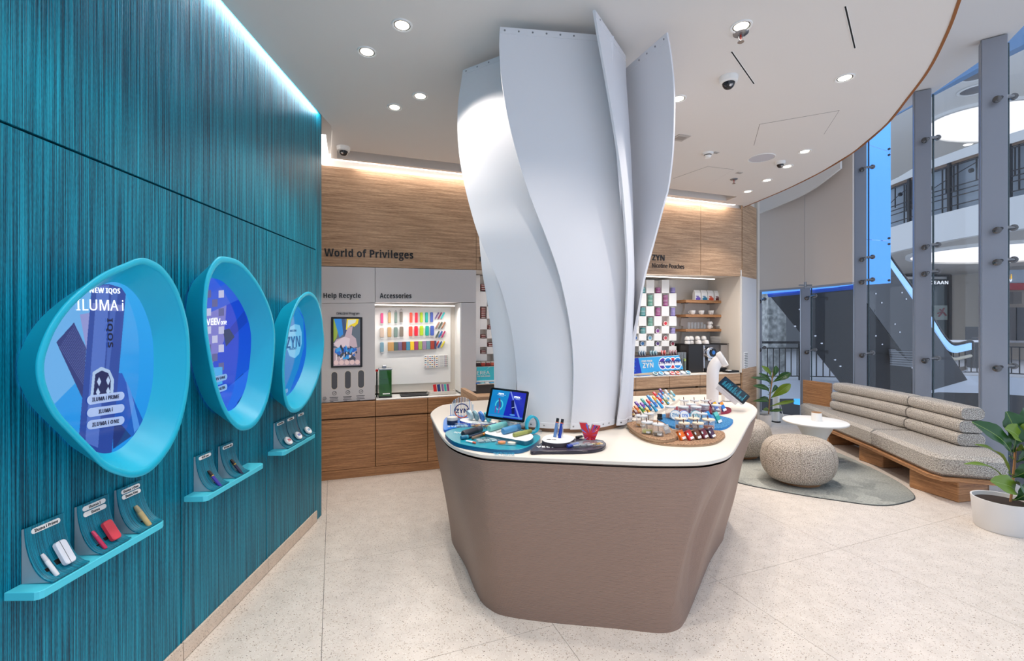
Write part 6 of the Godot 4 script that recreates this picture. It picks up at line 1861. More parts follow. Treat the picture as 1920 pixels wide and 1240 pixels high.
	for c in [[1266, 789, C(30, 130, 180), "left"], [1285, 790, C(40, 110, 200), "middle"], [1305, 790, C(40, 170, 180), "right"]]:
		var k := px_at(c[0], c[1], 0.936)
		var p := thing("round_can", "%s of the three large white round cans leaning on the blue tray" % c[3], "can", spot(c[0], c[1], 0.936, [-0.45, 0.1, -0.4][i]) * Transform3D(Basis(Vector3.RIGHT, -0.35), Vector3(0, 0.001, 0)), "large round cans on the blue tray")
		obj("tin", prism(S(), circle(10 * k, 32, Vector2(0, 10 * k)), -0.016, 0.0, "z", 0.004, true), M.bright_white, p)
		obj("lid_edge", prism(S(), circle(9.6 * k, 32, Vector2(0, 10 * k)), 0.0, 0.004, "z", 0.001, true), col(c[2], 0.4), p)
		obj("lid", prism(S(), circle(8.6 * k, 32, Vector2(0, 10 * k)), 0.004, 0.005, "z"), M.bright_white, p)
		text(p, "ZYN", Transform3D(Basis(), Vector3(0, 10 * k, 0.0055)), 11 * k, 6 * k, col(c[2]), true, "lettering", 0.001)
		i += 1
	# five small boxes in front
	i = 0
	for c in [[1281, 826, C(232, 112, 24), "orange"], [1296, 826, C(206, 40, 34), "red"], [1310, 824.5, C(110, 66, 36), "brown"], [1323, 823, C(112, 34, 48), "maroon"], [1337, 822, C(76, 44, 72), "dark plum"]]:
		var p := thing("small_box", "%s small hinged box in the front row of five" % c[3], "box", spot(c[0], c[1], 0.934, 0.35) * Transform3D(Basis(Vector3.RIGHT, -0.4) * Basis(Vector3.BACK, 0.25), Vector3(0, 0.004, 0)), "front row of small boxes")
		obj("carton", bx(Vector3(0, 0.024, 0), Vector3(0.036, 0.048, 0.02), 0.0015), col(c[2], 0.3), p)
		obj("lid", bx(Vector3(0, 0.05, 0), Vector3(0.0365, 0.012, 0.0205), 0.001), col(c[2].lerp(C(40, 20, 20), 0.25), 0.3), p)
		obj("white_label", bx(Vector3(0.004, 0.008, 0.0104), Vector3(0.026, 0.013, 0.0006)), M.bright_white, p)
		obj("corner_mark", bx(Vector3(-0.013, 0.036, 0.0104), Vector3(0.01, 0.014, 0.0006)), col(C(206, 224, 224)), p)
		i += 1
	for c in [[1334, 793, C(34, 120, 200), C(60, 160, 220), "bright blue slim pack leaning on the blue tray", 0.936], [1350, 794, C(50, 170, 160), C(120, 206, 196), "turquoise slim pack leaning on the blue tray", 0.936], [1346, 772, C(30, 80, 190), C(240, 190, 40), "yellow and blue slim pack leaning on the maroon tray", 0.934], [1359, 772, C(40, 120, 206), C(236, 150, 50), "sky-blue and orange slim pack leaning on the maroon tray", 0.934], [1339, 769, C(120, 40, 70), C(236, 210, 200), "wine-red slim pack behind the yellow one", 0.934]]:
		var p := thing("leaning_pack", c[4], "pack", spot(c[0], c[1], c[5], 0.25) * Transform3D(Basis(Vector3.BACK, 0.35) * Basis(Vector3.RIGHT, -0.3), Vector3(0, 0.004, 0)))
		obj("carton", bx(Vector3(0, 0.038, 0), Vector3(0.03, 0.076, 0.016), 0.001), col(c[2], 0.35), p)
		obj("top_band", bx(Vector3(0, 0.062, 0.0085), Vector3(0.0302, 0.024, 0.0006)), col(c[3], 0.35), p)
		obj("foot_band", bx(Vector3(0, 0.01, 0.0085), Vector3(0.0302, 0.018, 0.0006)), M.bright_white, p)
	o = thing("tag_box", "pale grey tag box on the upper bark tray", "box", spot(1253, 814, 0.952, -0.3) * Transform3D(Basis(Vector3.BACK, 0.35), Vector3(0, 0.004, 0)))
	obj("carton", bx(Vector3(0, 0.026, 0), Vector3(0.034, 0.05, 0.014), 0.001), col(C(196, 196, 196)), o)
	obj("print", bx(Vector3(0, 0.034, 0.0075), Vector3(0.024, 0.02, 0.0006)), col(C(236, 236, 232)), o)
	o = thing("dark_comb", "small black toothed block between the bark and blue trays", "block", spot(1237, 787, 0.936))
	obj("base", bx(Vector3(0, 0.008, 0), Vector3(0.034, 0.016, 0.02), 0.001), M.black, o)
	for t in 4: obj("tooth", bx(Vector3(-0.0125 + t * 0.0083, 0.028, 0), Vector3(0.0055, 0.026, 0.016), 0.001), M.black, o)
	# white pipe with a flared head
	var a := G(1336, 757, TOP)
	var d := -a.z
	o = thing("white_pipe", "white curved standing pipe with a flared black-mouthed head", "pipe", Transform3D(Basis(), a))
	var path := []
	for p in [[1336, 757], [1336, 735], [1336, 712], [1336.5, 698], [1339, 688], [1343.5, 680.5], [1349, 676]]: path.append(R(p[0], p[1], d) - a)
	obj("pipe", tube(S(), spline(path, 4, false), 0.05, 24), mat("pipe_white", C(232, 228, 226), 0.45), o)
	var hd: Vector3 = R(1354, 674, d) - a
	var ax := Vector3(0.80, 0.50, 0.42).normalized()
	var bz := Basis(ax.cross(Vector3.UP).normalized(), ax, ax.cross(Vector3.UP).normalized().cross(ax))
	obj("flared_head", lathe(S(), [Vector2(0.048, -0.035), Vector2(0.066, -0.018), Vector2(0.07, 0.0), Vector2(0.07, 0.02), Vector2(0.062, 0.022), Vector2(0.056, 0.014)], 32, Transform3D(bz, hd)), M.pipe_white, o)
	obj("mouth", lathe(S(), [Vector2(0.056, 0.014), Vector2(0.044, 0.0), Vector2(0.0, -0.004)], 32, Transform3D(bz, hd)), M.black, o)
	# right tablet on its white wedge
	var im := Image.create(192, 320, false, Image.FORMAT_RGB8)
	im.fill(C(20, 44, 58))
	rng.seed = 8
	for r in 26:
		var y := 0.04 + r * 0.036
		rect(im, 0.08, y, 0.3 + rng.randf() * 0.6, y + 0.018, [C(40, 150, 180), C(70, 190, 214), C(24, 110, 140)][r % 3])
	tablet("leaning tablet with a dim teal list screen at the right end of the island", [R(1353, 716.5, 3.70), R(1366.5, 703, 3.82), R(1400.5, 746, 3.66), R(1388, 760.5, 3.54)], im, func(t, w, h):
		obj("wedge", bx(Vector3(-w * 0.04, h * 0.05, -0.04), Vector3(w * 0.9, h * 0.8, 0.036), 0.004), M.bright_white, t)
		obj("wedge_foot", bx(Vector3(0, 0.03, 0), Vector3(0.16, 0.056, 0.07), 0.004), M.bright_white, t, t.transform.affine_inverse() * spot(1372, 752, TOP + 0.002)))

# ---------- lounge ----------
func roll(o: Node3D, line: Array, y0: float, y1: float, depth: float) -> void:      # an upholstered bar along a line of (x, depth)
	var path := spline(line, 6, false)
	var rings := []
	var sec := rrect(depth, y1 - y0, 0.05, 5)
	for i in path.size():
		var d: Vector2 = (path[mini(i + 1, path.size() - 1)] - path[maxi(i - 1, 0)]).normalized()
		var out := Vector2(d.y, -d.x)
		if out.x < 0: out = -out
		var grow := 1.0
		var ring := []
		var e := minf(float(i), float(path.size() - 1 - i))
		if e < 1.0: grow = 0.9
		for s in sec:
			var p: Vector2 = path[i] + out * (depth / 2 + s.x * grow)
			ring.append(Vector3(p.x, (y0 + y1) / 2 + s.y * grow, -p.y))
		rings.append(ring)
	var st := loft(S(), rings, true, true)
	for e in [0, rings.size() - 1]:
		var c := Vector3.ZERO
		for p in rings[e]: c += p / rings[e].size()
		var inside: Vector3 = rings[1 if e == 0 else e - 1][0] - rings[e][0]
		for i in rings[e].size():
			var a: Vector3 = rings[e][i]
			var b: Vector3 = rings[e][(i + 1) % rings[e].size()]
			if (a - c).cross(b - c).dot(inside) > 0: tri(st, c, b, a)
			else: tri(st, c, a, b)
	obj("back_roll", st, M.boucle, o)

func leaf(o: Node3D, a: Vector3, b: Vector3, w: float, face_to: Vector3, m: Material, bend := 0.12, wave := 0.0) -> void:
	var d := b - a
	var L := d.length()
	var side := d.cross(face_to).normalized()
	var nn := side.cross(d).normalized()
	var grid := []
	var rib := []
	for i in 12:
		var t := i / 11.0
		var ww := w * 0.5 * pow(sin(PI * pow(t, 1.35) * 0.97 + 0.03), 0.75) * (0.55 + 0.6 * t)
		var c := a + d * t + nn * (sin(PI * t) * bend * L) - Vector3(0, t * t * bend * L * 0.5, 0)
		rib.append(c + nn * 0.0015)
		var row := []
		for j in 7:
			var s := (j - 3) / 3.0
			row.append(c + side * ww * s + nn * (absf(s) * ww * 0.35 + wave * w * sin(t * 17.0 + s * 2.0) * s * s))
		grid.append(row)
	obj("leaf", slab(S(), grid, 0.0016), m, o)
	obj("leaf_rib", tube(S(), rib, 0.0016 + 0.004 * w, 5), M.leaf_rib, o)

func plant(o: Node3D, d: float, stem: Array, leaves: Array, r: float) -> void:
	var org := o.position
	var pts := []
	for p in stem: pts.append(R(p[0], p[1], d) - org)
	obj("stem", tube(S(), spline(pts, 4, false), r, 8), M.stem, o)
	for l in leaves:
		var a := R(l[0], l[1], d) - org
		var b := R(l[2], l[3], d - l[6]) - org
		leaf(o, a, b, l[4] * d / F, l[7] if l.size() > 7 else Vector3(0, 0.5, 1), M.leaf if l[5] == 0 else M.leaf_young, 0.1, 0.05)
		if absf(l[6]) >= 0: obj("leaf_stalk", tube(S(), [a.lerp(Vector3(pts[0].lerp(pts[-1], clampf((a.y - pts[0].y) / (pts[-1].y - pts[0].y), 0, 1))), 1.0), a, a.lerp(b, 0.08)], r * 0.5, 5), M.leaf_young, o)

func pot(label: String, at: Vector3, r: float, h: float) -> Node3D:
	var o := thing("potted_fig", label, "plant", xf(at), "fiddle-leaf figs in white pots")
	obj("pot", lathe(S(), [Vector2(0, 0), Vector2(r * 0.86, 0), Vector2(r * 0.9, 0.01), Vector2(r, h), Vector2(r * 0.94, h), Vector2(r * 0.9, h - 0.04)], 36), M.pot, o)
	obj("soil", lathe(S(), [Vector2(r * 0.93, h - 0.03), Vector2(0, h - 0.022)], 30), M.soil, o)
	return o

func build_lounge() -> void:
	var rg := thing("rug", "grey-green blob-shaped rug under the front pouf and the round table", "rug")
	var line := [Vector2(2.30, 4.65), Vector2(2.63, 4.37), Vector2(2.965, 4.174), Vector2(3.276, 4.05), Vector2(3.577, 4.13), Vector2(3.783, 4.28), Vector2(3.957, 4.675), Vector2(4.05, 5.19), Vector2(4.1, 5.69), Vector2(4.05, 6.1), Vector2(3.85, 6.4), Vector2(3.35, 6.3), Vector2(2.65, 6.0), Vector2(2.2, 5.55), Vector2(2.08, 5.1)]
	var poly := plan(spline(line, 5))
	obj("pile", prism(S(), poly, 0.001, 0.011, "y", 0.003, true), M.rug_pile, rg)
	obj("binding", prism(S(), inset(ccw(poly.duplicate()), -0.006), 0.0005, 0.006), col(C(62, 66, 66), 0.9), rg)
	# sofa
	var so := thing("bench_sofa", "long curved oatmeal sofa on a timber base along the glass wall", "sofa")
	var seat := [Vector2(4.42, 7.0), Vector2(4.34, 6.6), Vector2(4.22, 6.1), Vector2(4.08, 5.2), Vector2(3.875, 4.25), Vector2(3.90, 4.13), Vector2(4.36, 3.99), Vector2(4.44, 4.05), Vector2(4.66, 4.42), Vector2(4.76, 5.0), Vector2(4.80, 5.8), Vector2(4.80, 6.5), Vector2(4.76, 7.0)]
	var sp := plan(seat)
	obj("base_board", prism(S(), sp, 0.19, 0.226, "y", 0.004), M.oak_warm, so)
	var small := inset(ccw(sp.duplicate()), 0.012)
	for s in [[Vector2(3, 3.0), Vector2(3, 5.28), Vector2(6, 5.02), Vector2(6, 3.0)], [Vector2(3, 5.285), Vector2(3, 8.0), Vector2(6, 8.0), Vector2(6, 5.025)]]:
		for part in Geometry2D.intersect_polygons(small, plan(s)):
			obj("seat_cushion", prism(S(), inset(ccw(part), 0.002), 0.226, 0.425, "y", 0.035, true), M.boucle, so)
	for b in [[4.17, 4.36, 0.36, 0.42, 0.22], [4.36, 5.3, 0.40, 0.32, 0.08], [4.44, 6.28, 0.38, 0.32, 0.0]]:
		obj("base_block", box(S(), Vector3(0, 0.095, 0), Vector3(b[2], 0.19, b[3]), 0.008, xf(Vector3(b[0], 0, -b[1]), b[4])), M.oak_warm, so)
	obj("back_rail", bx(Vector3(4.6, 0.1, -5.6), Vector3(0.03, 0.18, 2.4)), M.oak_dark, so)
	for i in 3:
		var y0 := 0.428 + i * 0.127
		var k := 0.022 * i
		roll(so, [Vector2(4.345 + k, 4.455), Vector2(4.41 + k, 4.8), Vector2(4.47 + k, 5.2)], y0, y0 + 0.125, 0.26 - k)
		roll(so, [Vector2(4.472 + k, 5.215), Vector2(4.50 + k, 5.8), Vector2(4.486 + k, 6.44)], y0, y0 + 0.125, 0.26 - k)
	var a := R(1505, 712, 7.05)
	var b := R(1557, 716, 6.6)
	var dd := (b - a) * Vector3(1, 0, 1)
	obj("end_panel", box(S(), Vector3(dd.length() / 2, 0.59, -0.02), Vector3(dd.length(), 0.36, 0.04), 0.004, Transform3D(Basis(dd.normalized(), Vector3.UP, dd.normalized().cross(Vector3.UP)), Vector3(a.x, 0, a.z))), M.oak_warm, so)
	# poufs
	for p in [[2.93, 4.66, 0.375, 0.445, "front round oatmeal pouf on the rug, nearest the floor's open side"], [2.80, 5.62, 0.40, 0.44, "rear round oatmeal pouf, half hidden behind the island counter"]]:
		var po := thing("pouf", p[4], "pouf", xf(Vector3(p[0], 0.011, -p[1]), 0.4), "round poufs")
		var r: float = p[2]
		var h: float = p[3]
		var prof := [Vector2(0, 0.03), Vector2(r * 0.62, 0.032), Vector2(r * 0.8, 0.06), Vector2(r * 0.94, 0.13), Vector2(r, h * 0.5), Vector2(r * 0.98, h * 0.66), Vector2(r * 0.9, h * 0.85), Vector2(r * 0.74, h * 0.96), Vector2(r * 0.5, h), Vector2(r * 0.2, h * 0.985), Vector2(0, h * 0.97)]
		obj("cushion", lathe(S(), spline(prof, 4, false), 48, Transform3D(Basis.from_scale(Vector3(1.0, 1, 0.86)), Vector3.ZERO)), M.boucle_coarse, po)
		obj("base", lathe(S(), [Vector2(0, 0), Vector2(r * 0.5, 0), Vector2(r * 0.52, 0.004), Vector2(r * 0.52, 0.034), Vector2(0, 0.034)], 36), M.oak_warm, po)
		for i in 6:
			var pts := []
			var an := TAU * i / 6 + 0.3
			for t in 9:
				var q: Vector2 = [Vector2(r * 0.3, h * 0.992), Vector2(r * 0.5, h), Vector2(r * 0.74, h * 0.962), Vector2(r * 0.9, h * 0.855), Vector2(r * 0.98, h * 0.665), Vector2(r, h * 0.5), Vector2(r * 0.98, h * 0.4), Vector2(r * 0.94, 0.13), Vector2(r * 0.8, 0.062)][t]
				pts.append(Vector3(q.x * cos(an), q.y, q.x * sin(an) * 0.86))
			obj("seam", tube(S(), spline(pts, 3, false), 0.0022, 5), col(C(150, 138, 122), 0.95), po)
	# table and mug
	var tb := thing("round_table", "low white round table with a cone foot beside the sofa", "table", xf(Vector3(3.53, 0.011, -5.3)))
	obj("table_top", lathe(S(), [Vector2(0, 0.462), Vector2(0.318, 0.462), Vector2(0.326, 0.468), Vector2(0.33, 0.48), Vector2(0.326, 0.488), Vector2(0.32, 0.491), Vector2(0, 0.491)], 56), M.bright_white, tb)
	obj("cone_foot", lathe(S(), [Vector2(0, 0), Vector2(0.15, 0), Vector2(0.15, 0.012), Vector2(0.1, 0.06), Vector2(0.095, 0.18), Vector2(0.12, 0.3), Vector2(0.2, 0.462)], 44), M.bright_white, tb)
	var mg := thing("mug", "white mug with a tan rim on the round table", "mug", xf(Vector3(3.53 + 0.005, 0.502, -5.28)))
	obj("wall", lathe(S(), [Vector2(0, 0), Vector2(0.05, 0), Vector2(0.052, 0.004), Vector2(0.052, 0.095)], 28), M.bright_white, mg)
	obj("rim", lathe(S(), [Vector2(0.052, 0.095), Vector2(0.052, 0.1), Vector2(0.046, 0.1), Vector2(0.046, 0.06), Vector2(0, 0.06)], 28), col(C(190, 150, 110)), mg)
	# plants
	var P := pot("near fiddle-leaf fig in a white pot at the right edge", G(1907, 1003) + Vector3(0, 0, -0.1), 0.185, 0.24)
	var d := -P.position.z
	plant(P, d, [[1893, 955], [1898, 915], [1901, 884], [1905, 830], [1908, 783]], [
		[1898.5, 861, 1822, 785, 35, 0, 0.1], [1899, 848, 1886, 768, 59, 0, 0.0], [1908, 828, 1884, 801, 35, 1, 0.1], [1895, 890, 1829, 828, 18, 1, 0.12, Vector3(0.5, 0.9, 0.3)], [1885, 901, 1808, 865, 12, 1, 0.1, Vector3(0.2, 1, 0.3)],
		[1903, 926, 1857, 897, 36, 1, 0.16], [1905, 867, 1936, 833, 32, 0, 0.08], [1898, 895, 1944, 868, 41, 0, 0.12], [1902, 938, 1944, 912, 38, 0, 0.05], [1893, 953, 1936, 957, 22, 0, 0.12, Vector3(0, 1, 0.4)], [1896, 952, 1872, 952, 16, 0, 0.06, Vector3(0, 1, 0.3)], [1907, 800, 1938, 776, 46, 0, -0.02], [1908, 815, 1948, 800, 35, 1, 0.1], [1905, 845, 1932, 852, 30, 1, 0.15], [1900, 905, 1925, 930, 32, 0, 0.2]], 0.008)
	P = pot("far fiddle-leaf fig in a white pot by the timber end wall", G(1438, 803) + Vector3(0, 0, -0.12), 0.13, 0.2)
	d = -P.position.z
	plant(P, d, [[1441, 777], [1443, 750], [1446, 725], [1451, 690]], [
		[1447, 709, 1428, 685, 10, 1, 0.1], [1450, 708, 1455, 685, 11, 0, 0.0], [1444, 729, 1423, 697, 11, 0, 0.35], [1443, 724, 1408.5, 703.5, 7, 0, 0.5], [1442, 741, 1412, 719, 11, 0, 0.5], [1449, 717, 1482, 698, 14, 0, 0.1], [1445, 747, 1482, 718, 17, 1, 0.15], [1441, 758, 1412.5, 748, 7, 0, 0.5], [1442, 750, 1424, 746, 8, 0, 0.2], [1442, 763, 1490, 750, 7, 1, 0.1], [1441, 768, 1431, 768, 7, 1, 0.15], [1441, 772, 1467, 768, 7, 0, 0.12], [1446, 738, 1456, 722, 9, 0, -0.1]], 0.009)
	var ws := thing("white_stand", "slim white cylinder with a black foot beside the far plant", "stand", xf(G(1459, 793) + Vector3(0, 0, -0.06)))
	obj("cylinder", lathe(S(), [Vector2(0.05, 0.02), Vector2(0.05, 0.52), Vector2(0.046, 0.525), Vector2(0, 0.525)], 24), M.bright_white, ws)
	obj("foot", lathe(S(), [Vector2(0, 0), Vector2(0.07, 0), Vector2(0.072, 0.012), Vector2(0.05, 0.02)], 24), M.black, ws)
	var cb := thing("white_cable", "thin white cable hanging from the stand towards the sofa", "cable")
	obj("cable", tube(S(), spline([G(1459, 793) + Vector3(0.05, 0.3, -0.02), R(1466, 771, 7.3), R(1470, 782, 7.2), R(1476, 792, 7.05)], 5, false), 0.004, 6), M.bright_white, cb)

# ---------- glass wall and what lies beyond it ----------
func seg(a: Vector3, b: Vector3, th: float, wd: float) -> SurfaceTool:       # a straight bar from a to b
	var d := b - a
	var z := d.normalized()
	var x := Vector3.UP.cross(z).normalized() if absf(z.y) < 0.95 else Vector3.RIGHT
	return box(S(), Vector3(0, 0, d.length() / 2), Vector3(wd, th, d.length()), 0.0, Transform3D(Basis(x, z.cross(x), z), a))

func band(o: Node3D, called: String, low: Array, high: Array, th: float, m: Material) -> void:     # a curved upright strip between two lines in space
	var a := spline(low, 4, false)
	var b := spline(high, 4, false)
	var g := [[], []]
	for i in a.size():
		g[0].append(a[i])
		g[1].append(b[i])
	obj(called, slab(S(), g, th), m, o)

func build_mall() -> void:
	var win := setting("window_1")
	for i in glass_line.size() - 1:
		var p: Vector2 = glass_line[i]
		var q: Vector2 = glass_line[i + 1]
		var d := Vector3(q.x - p.x, 0, -(q.y - p.y))
		var L := d.length()
		var t := Transform3D(Basis(d.normalized(), Vector3.UP, d.normalized().cross(Vector3.UP)), Vector3(p.x, 0, -p.y))
		for h in [[0.02, 2.30], [2.312, 4.57]]:
			obj("pane", bx(Vector3(L / 2, (h[0] + h[1]) / 2, 0), Vector3(L - 0.012, h[1] - h[0], 0.003)), M.glass, win, t)
		obj("joint", bx(Vector3(0, 2.28, 0), Vector3(0.012, 4.56, 0.02), 0.002), mat("glass_edge", C(40, 58, 62), 0.2), win, t)
	# posts with glass clamps
	var posts := [[1861.5, 4.70, 37.0, [183.0, 429.0, 489.0, 688.5], 1891.0, 4.75], [1728.5, 5.75, 25.5, [260.0, 461.0, 511.0, 674.0], 1750.0, 5.8], [1612.0, 6.80, 19.5, [315.0, 484.0, 526.5, 664.0], 1629.0, 6.85], [1509.5, 7.80, 16.0, [556.6, 658.0], 1522.0, 7.85], [1421.5, 8.6, 12.0, [563.0, 654.0], 1428.0, 8.7]]
	for p in posts:
		var c := R(p[0], 612, p[1])
		var w: float = p[2] * p[1] / F * 0.93
		var po := Node3D.new()
		po.name = "post"
		win.add_child(po, true)
		po.transform = xf(Vector3(c.x, 0, c.z), -atan2(c.x, -c.z) * 0.75)
		obj("shaft", bx(Vector3(0, 2.28, 0), Vector3(w, 4.56, 0.12), 0.004), M.post_grey, po)
		obj("edge_line", bx(Vector3(-w / 2 - 0.003, 2.28, 0.05), Vector3(0.006, 4.56, 0.02)), M.steel, po)
		var inv := po.transform.affine_inverse()
		for y in p[3]:
			var a: Vector3 = inv * R(p[0] + p[2] * 0.22, y + 3, p[1] - 0.1)
			var b: Vector3 = inv * R(p[4] + 10.0 * 4.7 / p[1], y - 2, p[5] - 0.02)
			var m := a.lerp(b, 0.4) + Vector3(0, 0.015, 0)
			var st := tube(S(), spline([a, m, b], 4, false), 0.019, 10)
			for e in [a, b]: lathe(st, [Vector2(0, -0.01), Vector2(0.034, -0.01), Vector2(0.034, 0.006), Vector2(0.02, 0.012), Vector2(0, 0.012)], 16, Transform3D(Basis(Vector3.RIGHT, PI / 2), e))
			obj("clamp", st, mat("clamp_metal", C(104, 100, 98), 0.22, 1.0), po)
	# beige blind panels in front of the far bays
	var dp := func(x): return lerpf(8.15, 6.55, (x - 1420.0) / 182.0)
	var n := 0
	for s in [[1420.0, 1509.5, 545.0, 538.5, "left"], [1510.5, 1600.0, 538.3, 529.5, "right"]]:
		var o := thing("hanging_blind", "%s of the two tall beige panels hanging before the glass" % s[4], "blind panel", Transform3D(), "beige panels before the glass")
		var a := R(s[0], s[2], dp.call(s[0]))
		var b := R(s[1], s[3], dp.call(s[1]))
		obj("cloth", slab(S(), [[a, b], [Vector3(a.x, 4.56, a.z), Vector3(b.x, 4.56, b.z)]], 0.03), M.beige_blind, o)
		obj("hem_bar", seg(a - Vector3(0, 0.012, 0), b - Vector3(0, 0.012, 0), 0.03, 0.04), M.post_grey, o)
		n += 1
	var vl := thing("blind_box", "pale slanted pelmet above the two beige panels", "pelmet")
	var low := [R(1419, 403, 7.95), R(1510, 364, 7.15), R(1577, 316, 6.55)]
	var high := []
	for p in low: high.append(Vector3(p.x, p.y + 0.75, p.z))
	band(vl, "board", low, high, 0.03, M.plaster)
	var cp := thing("panel_clip", "small chrome clip holding the beige panels at the middle post", "clip", Transform3D(Basis(), R(1510, 535, 7.05)))
	obj("bar", bx(Vector3.ZERO, Vector3(0.2, 0.02, 0.02), 0.004), M.steel, cp)
	obj("bolt", lathe(S(), [Vector2(0, -0.02), Vector2(0.02, -0.02), Vector2(0.02, 0.05), Vector2(0, 0.05)], 12), M.steel, cp)
	# blue glass sign outside
	var bs := thing("blue_sign", "tall sky-blue backlit glass sign outside behind the third post", "sign")
	var bm := lit("blue_sign_light", C(96, 168, 248), 0.7)
	for y in [[120.0, 262.0, 120.0, 285.0], [263.0, 447.0, 286.0, 452.0], [448.0, 536.0, 453.0, 531.0]]:
		var a := R(1600, y[1], 7.9)
		var b := R(1670, y[3], 7.55)
		var c := R(1670, y[2], 7.55)
		var d := R(1600, y[0], 7.9)
		obj("glass_panel", slab(S(), [[a, b], [d, c]], 0.02), bm, bs)
		for q in [[1666, y[3] - 5.0], [1666, y[2] + 5.0]]: obj("bolt", lathe(S(), [Vector2(0, 0), Vector2(0.018, 0), Vector2(0.018, 0.02), Vector2(0, 0.02)], 10, Transform3D(Basis(Vector3.RIGHT, PI / 2), R(q[0], q[1], 7.5))), M.black, bs)
	obj("glass_panel", slab(S(), [[R(1428, 552, 8.95), R(1603, 536, 7.75)], [R(1428, 120, 8.95), R(1603, 120, 7.75)]], 0.03), bm, bs)
	obj("edge", slab(S(), [[R(1440, 556, 8.9), R(1604, 541, 7.72)], [R(1440, 552, 8.95), R(1603, 536, 7.75)]], 0.05), col(C(30, 90, 206), 0.4), bs)
	build_gallery()
	build_escalator()

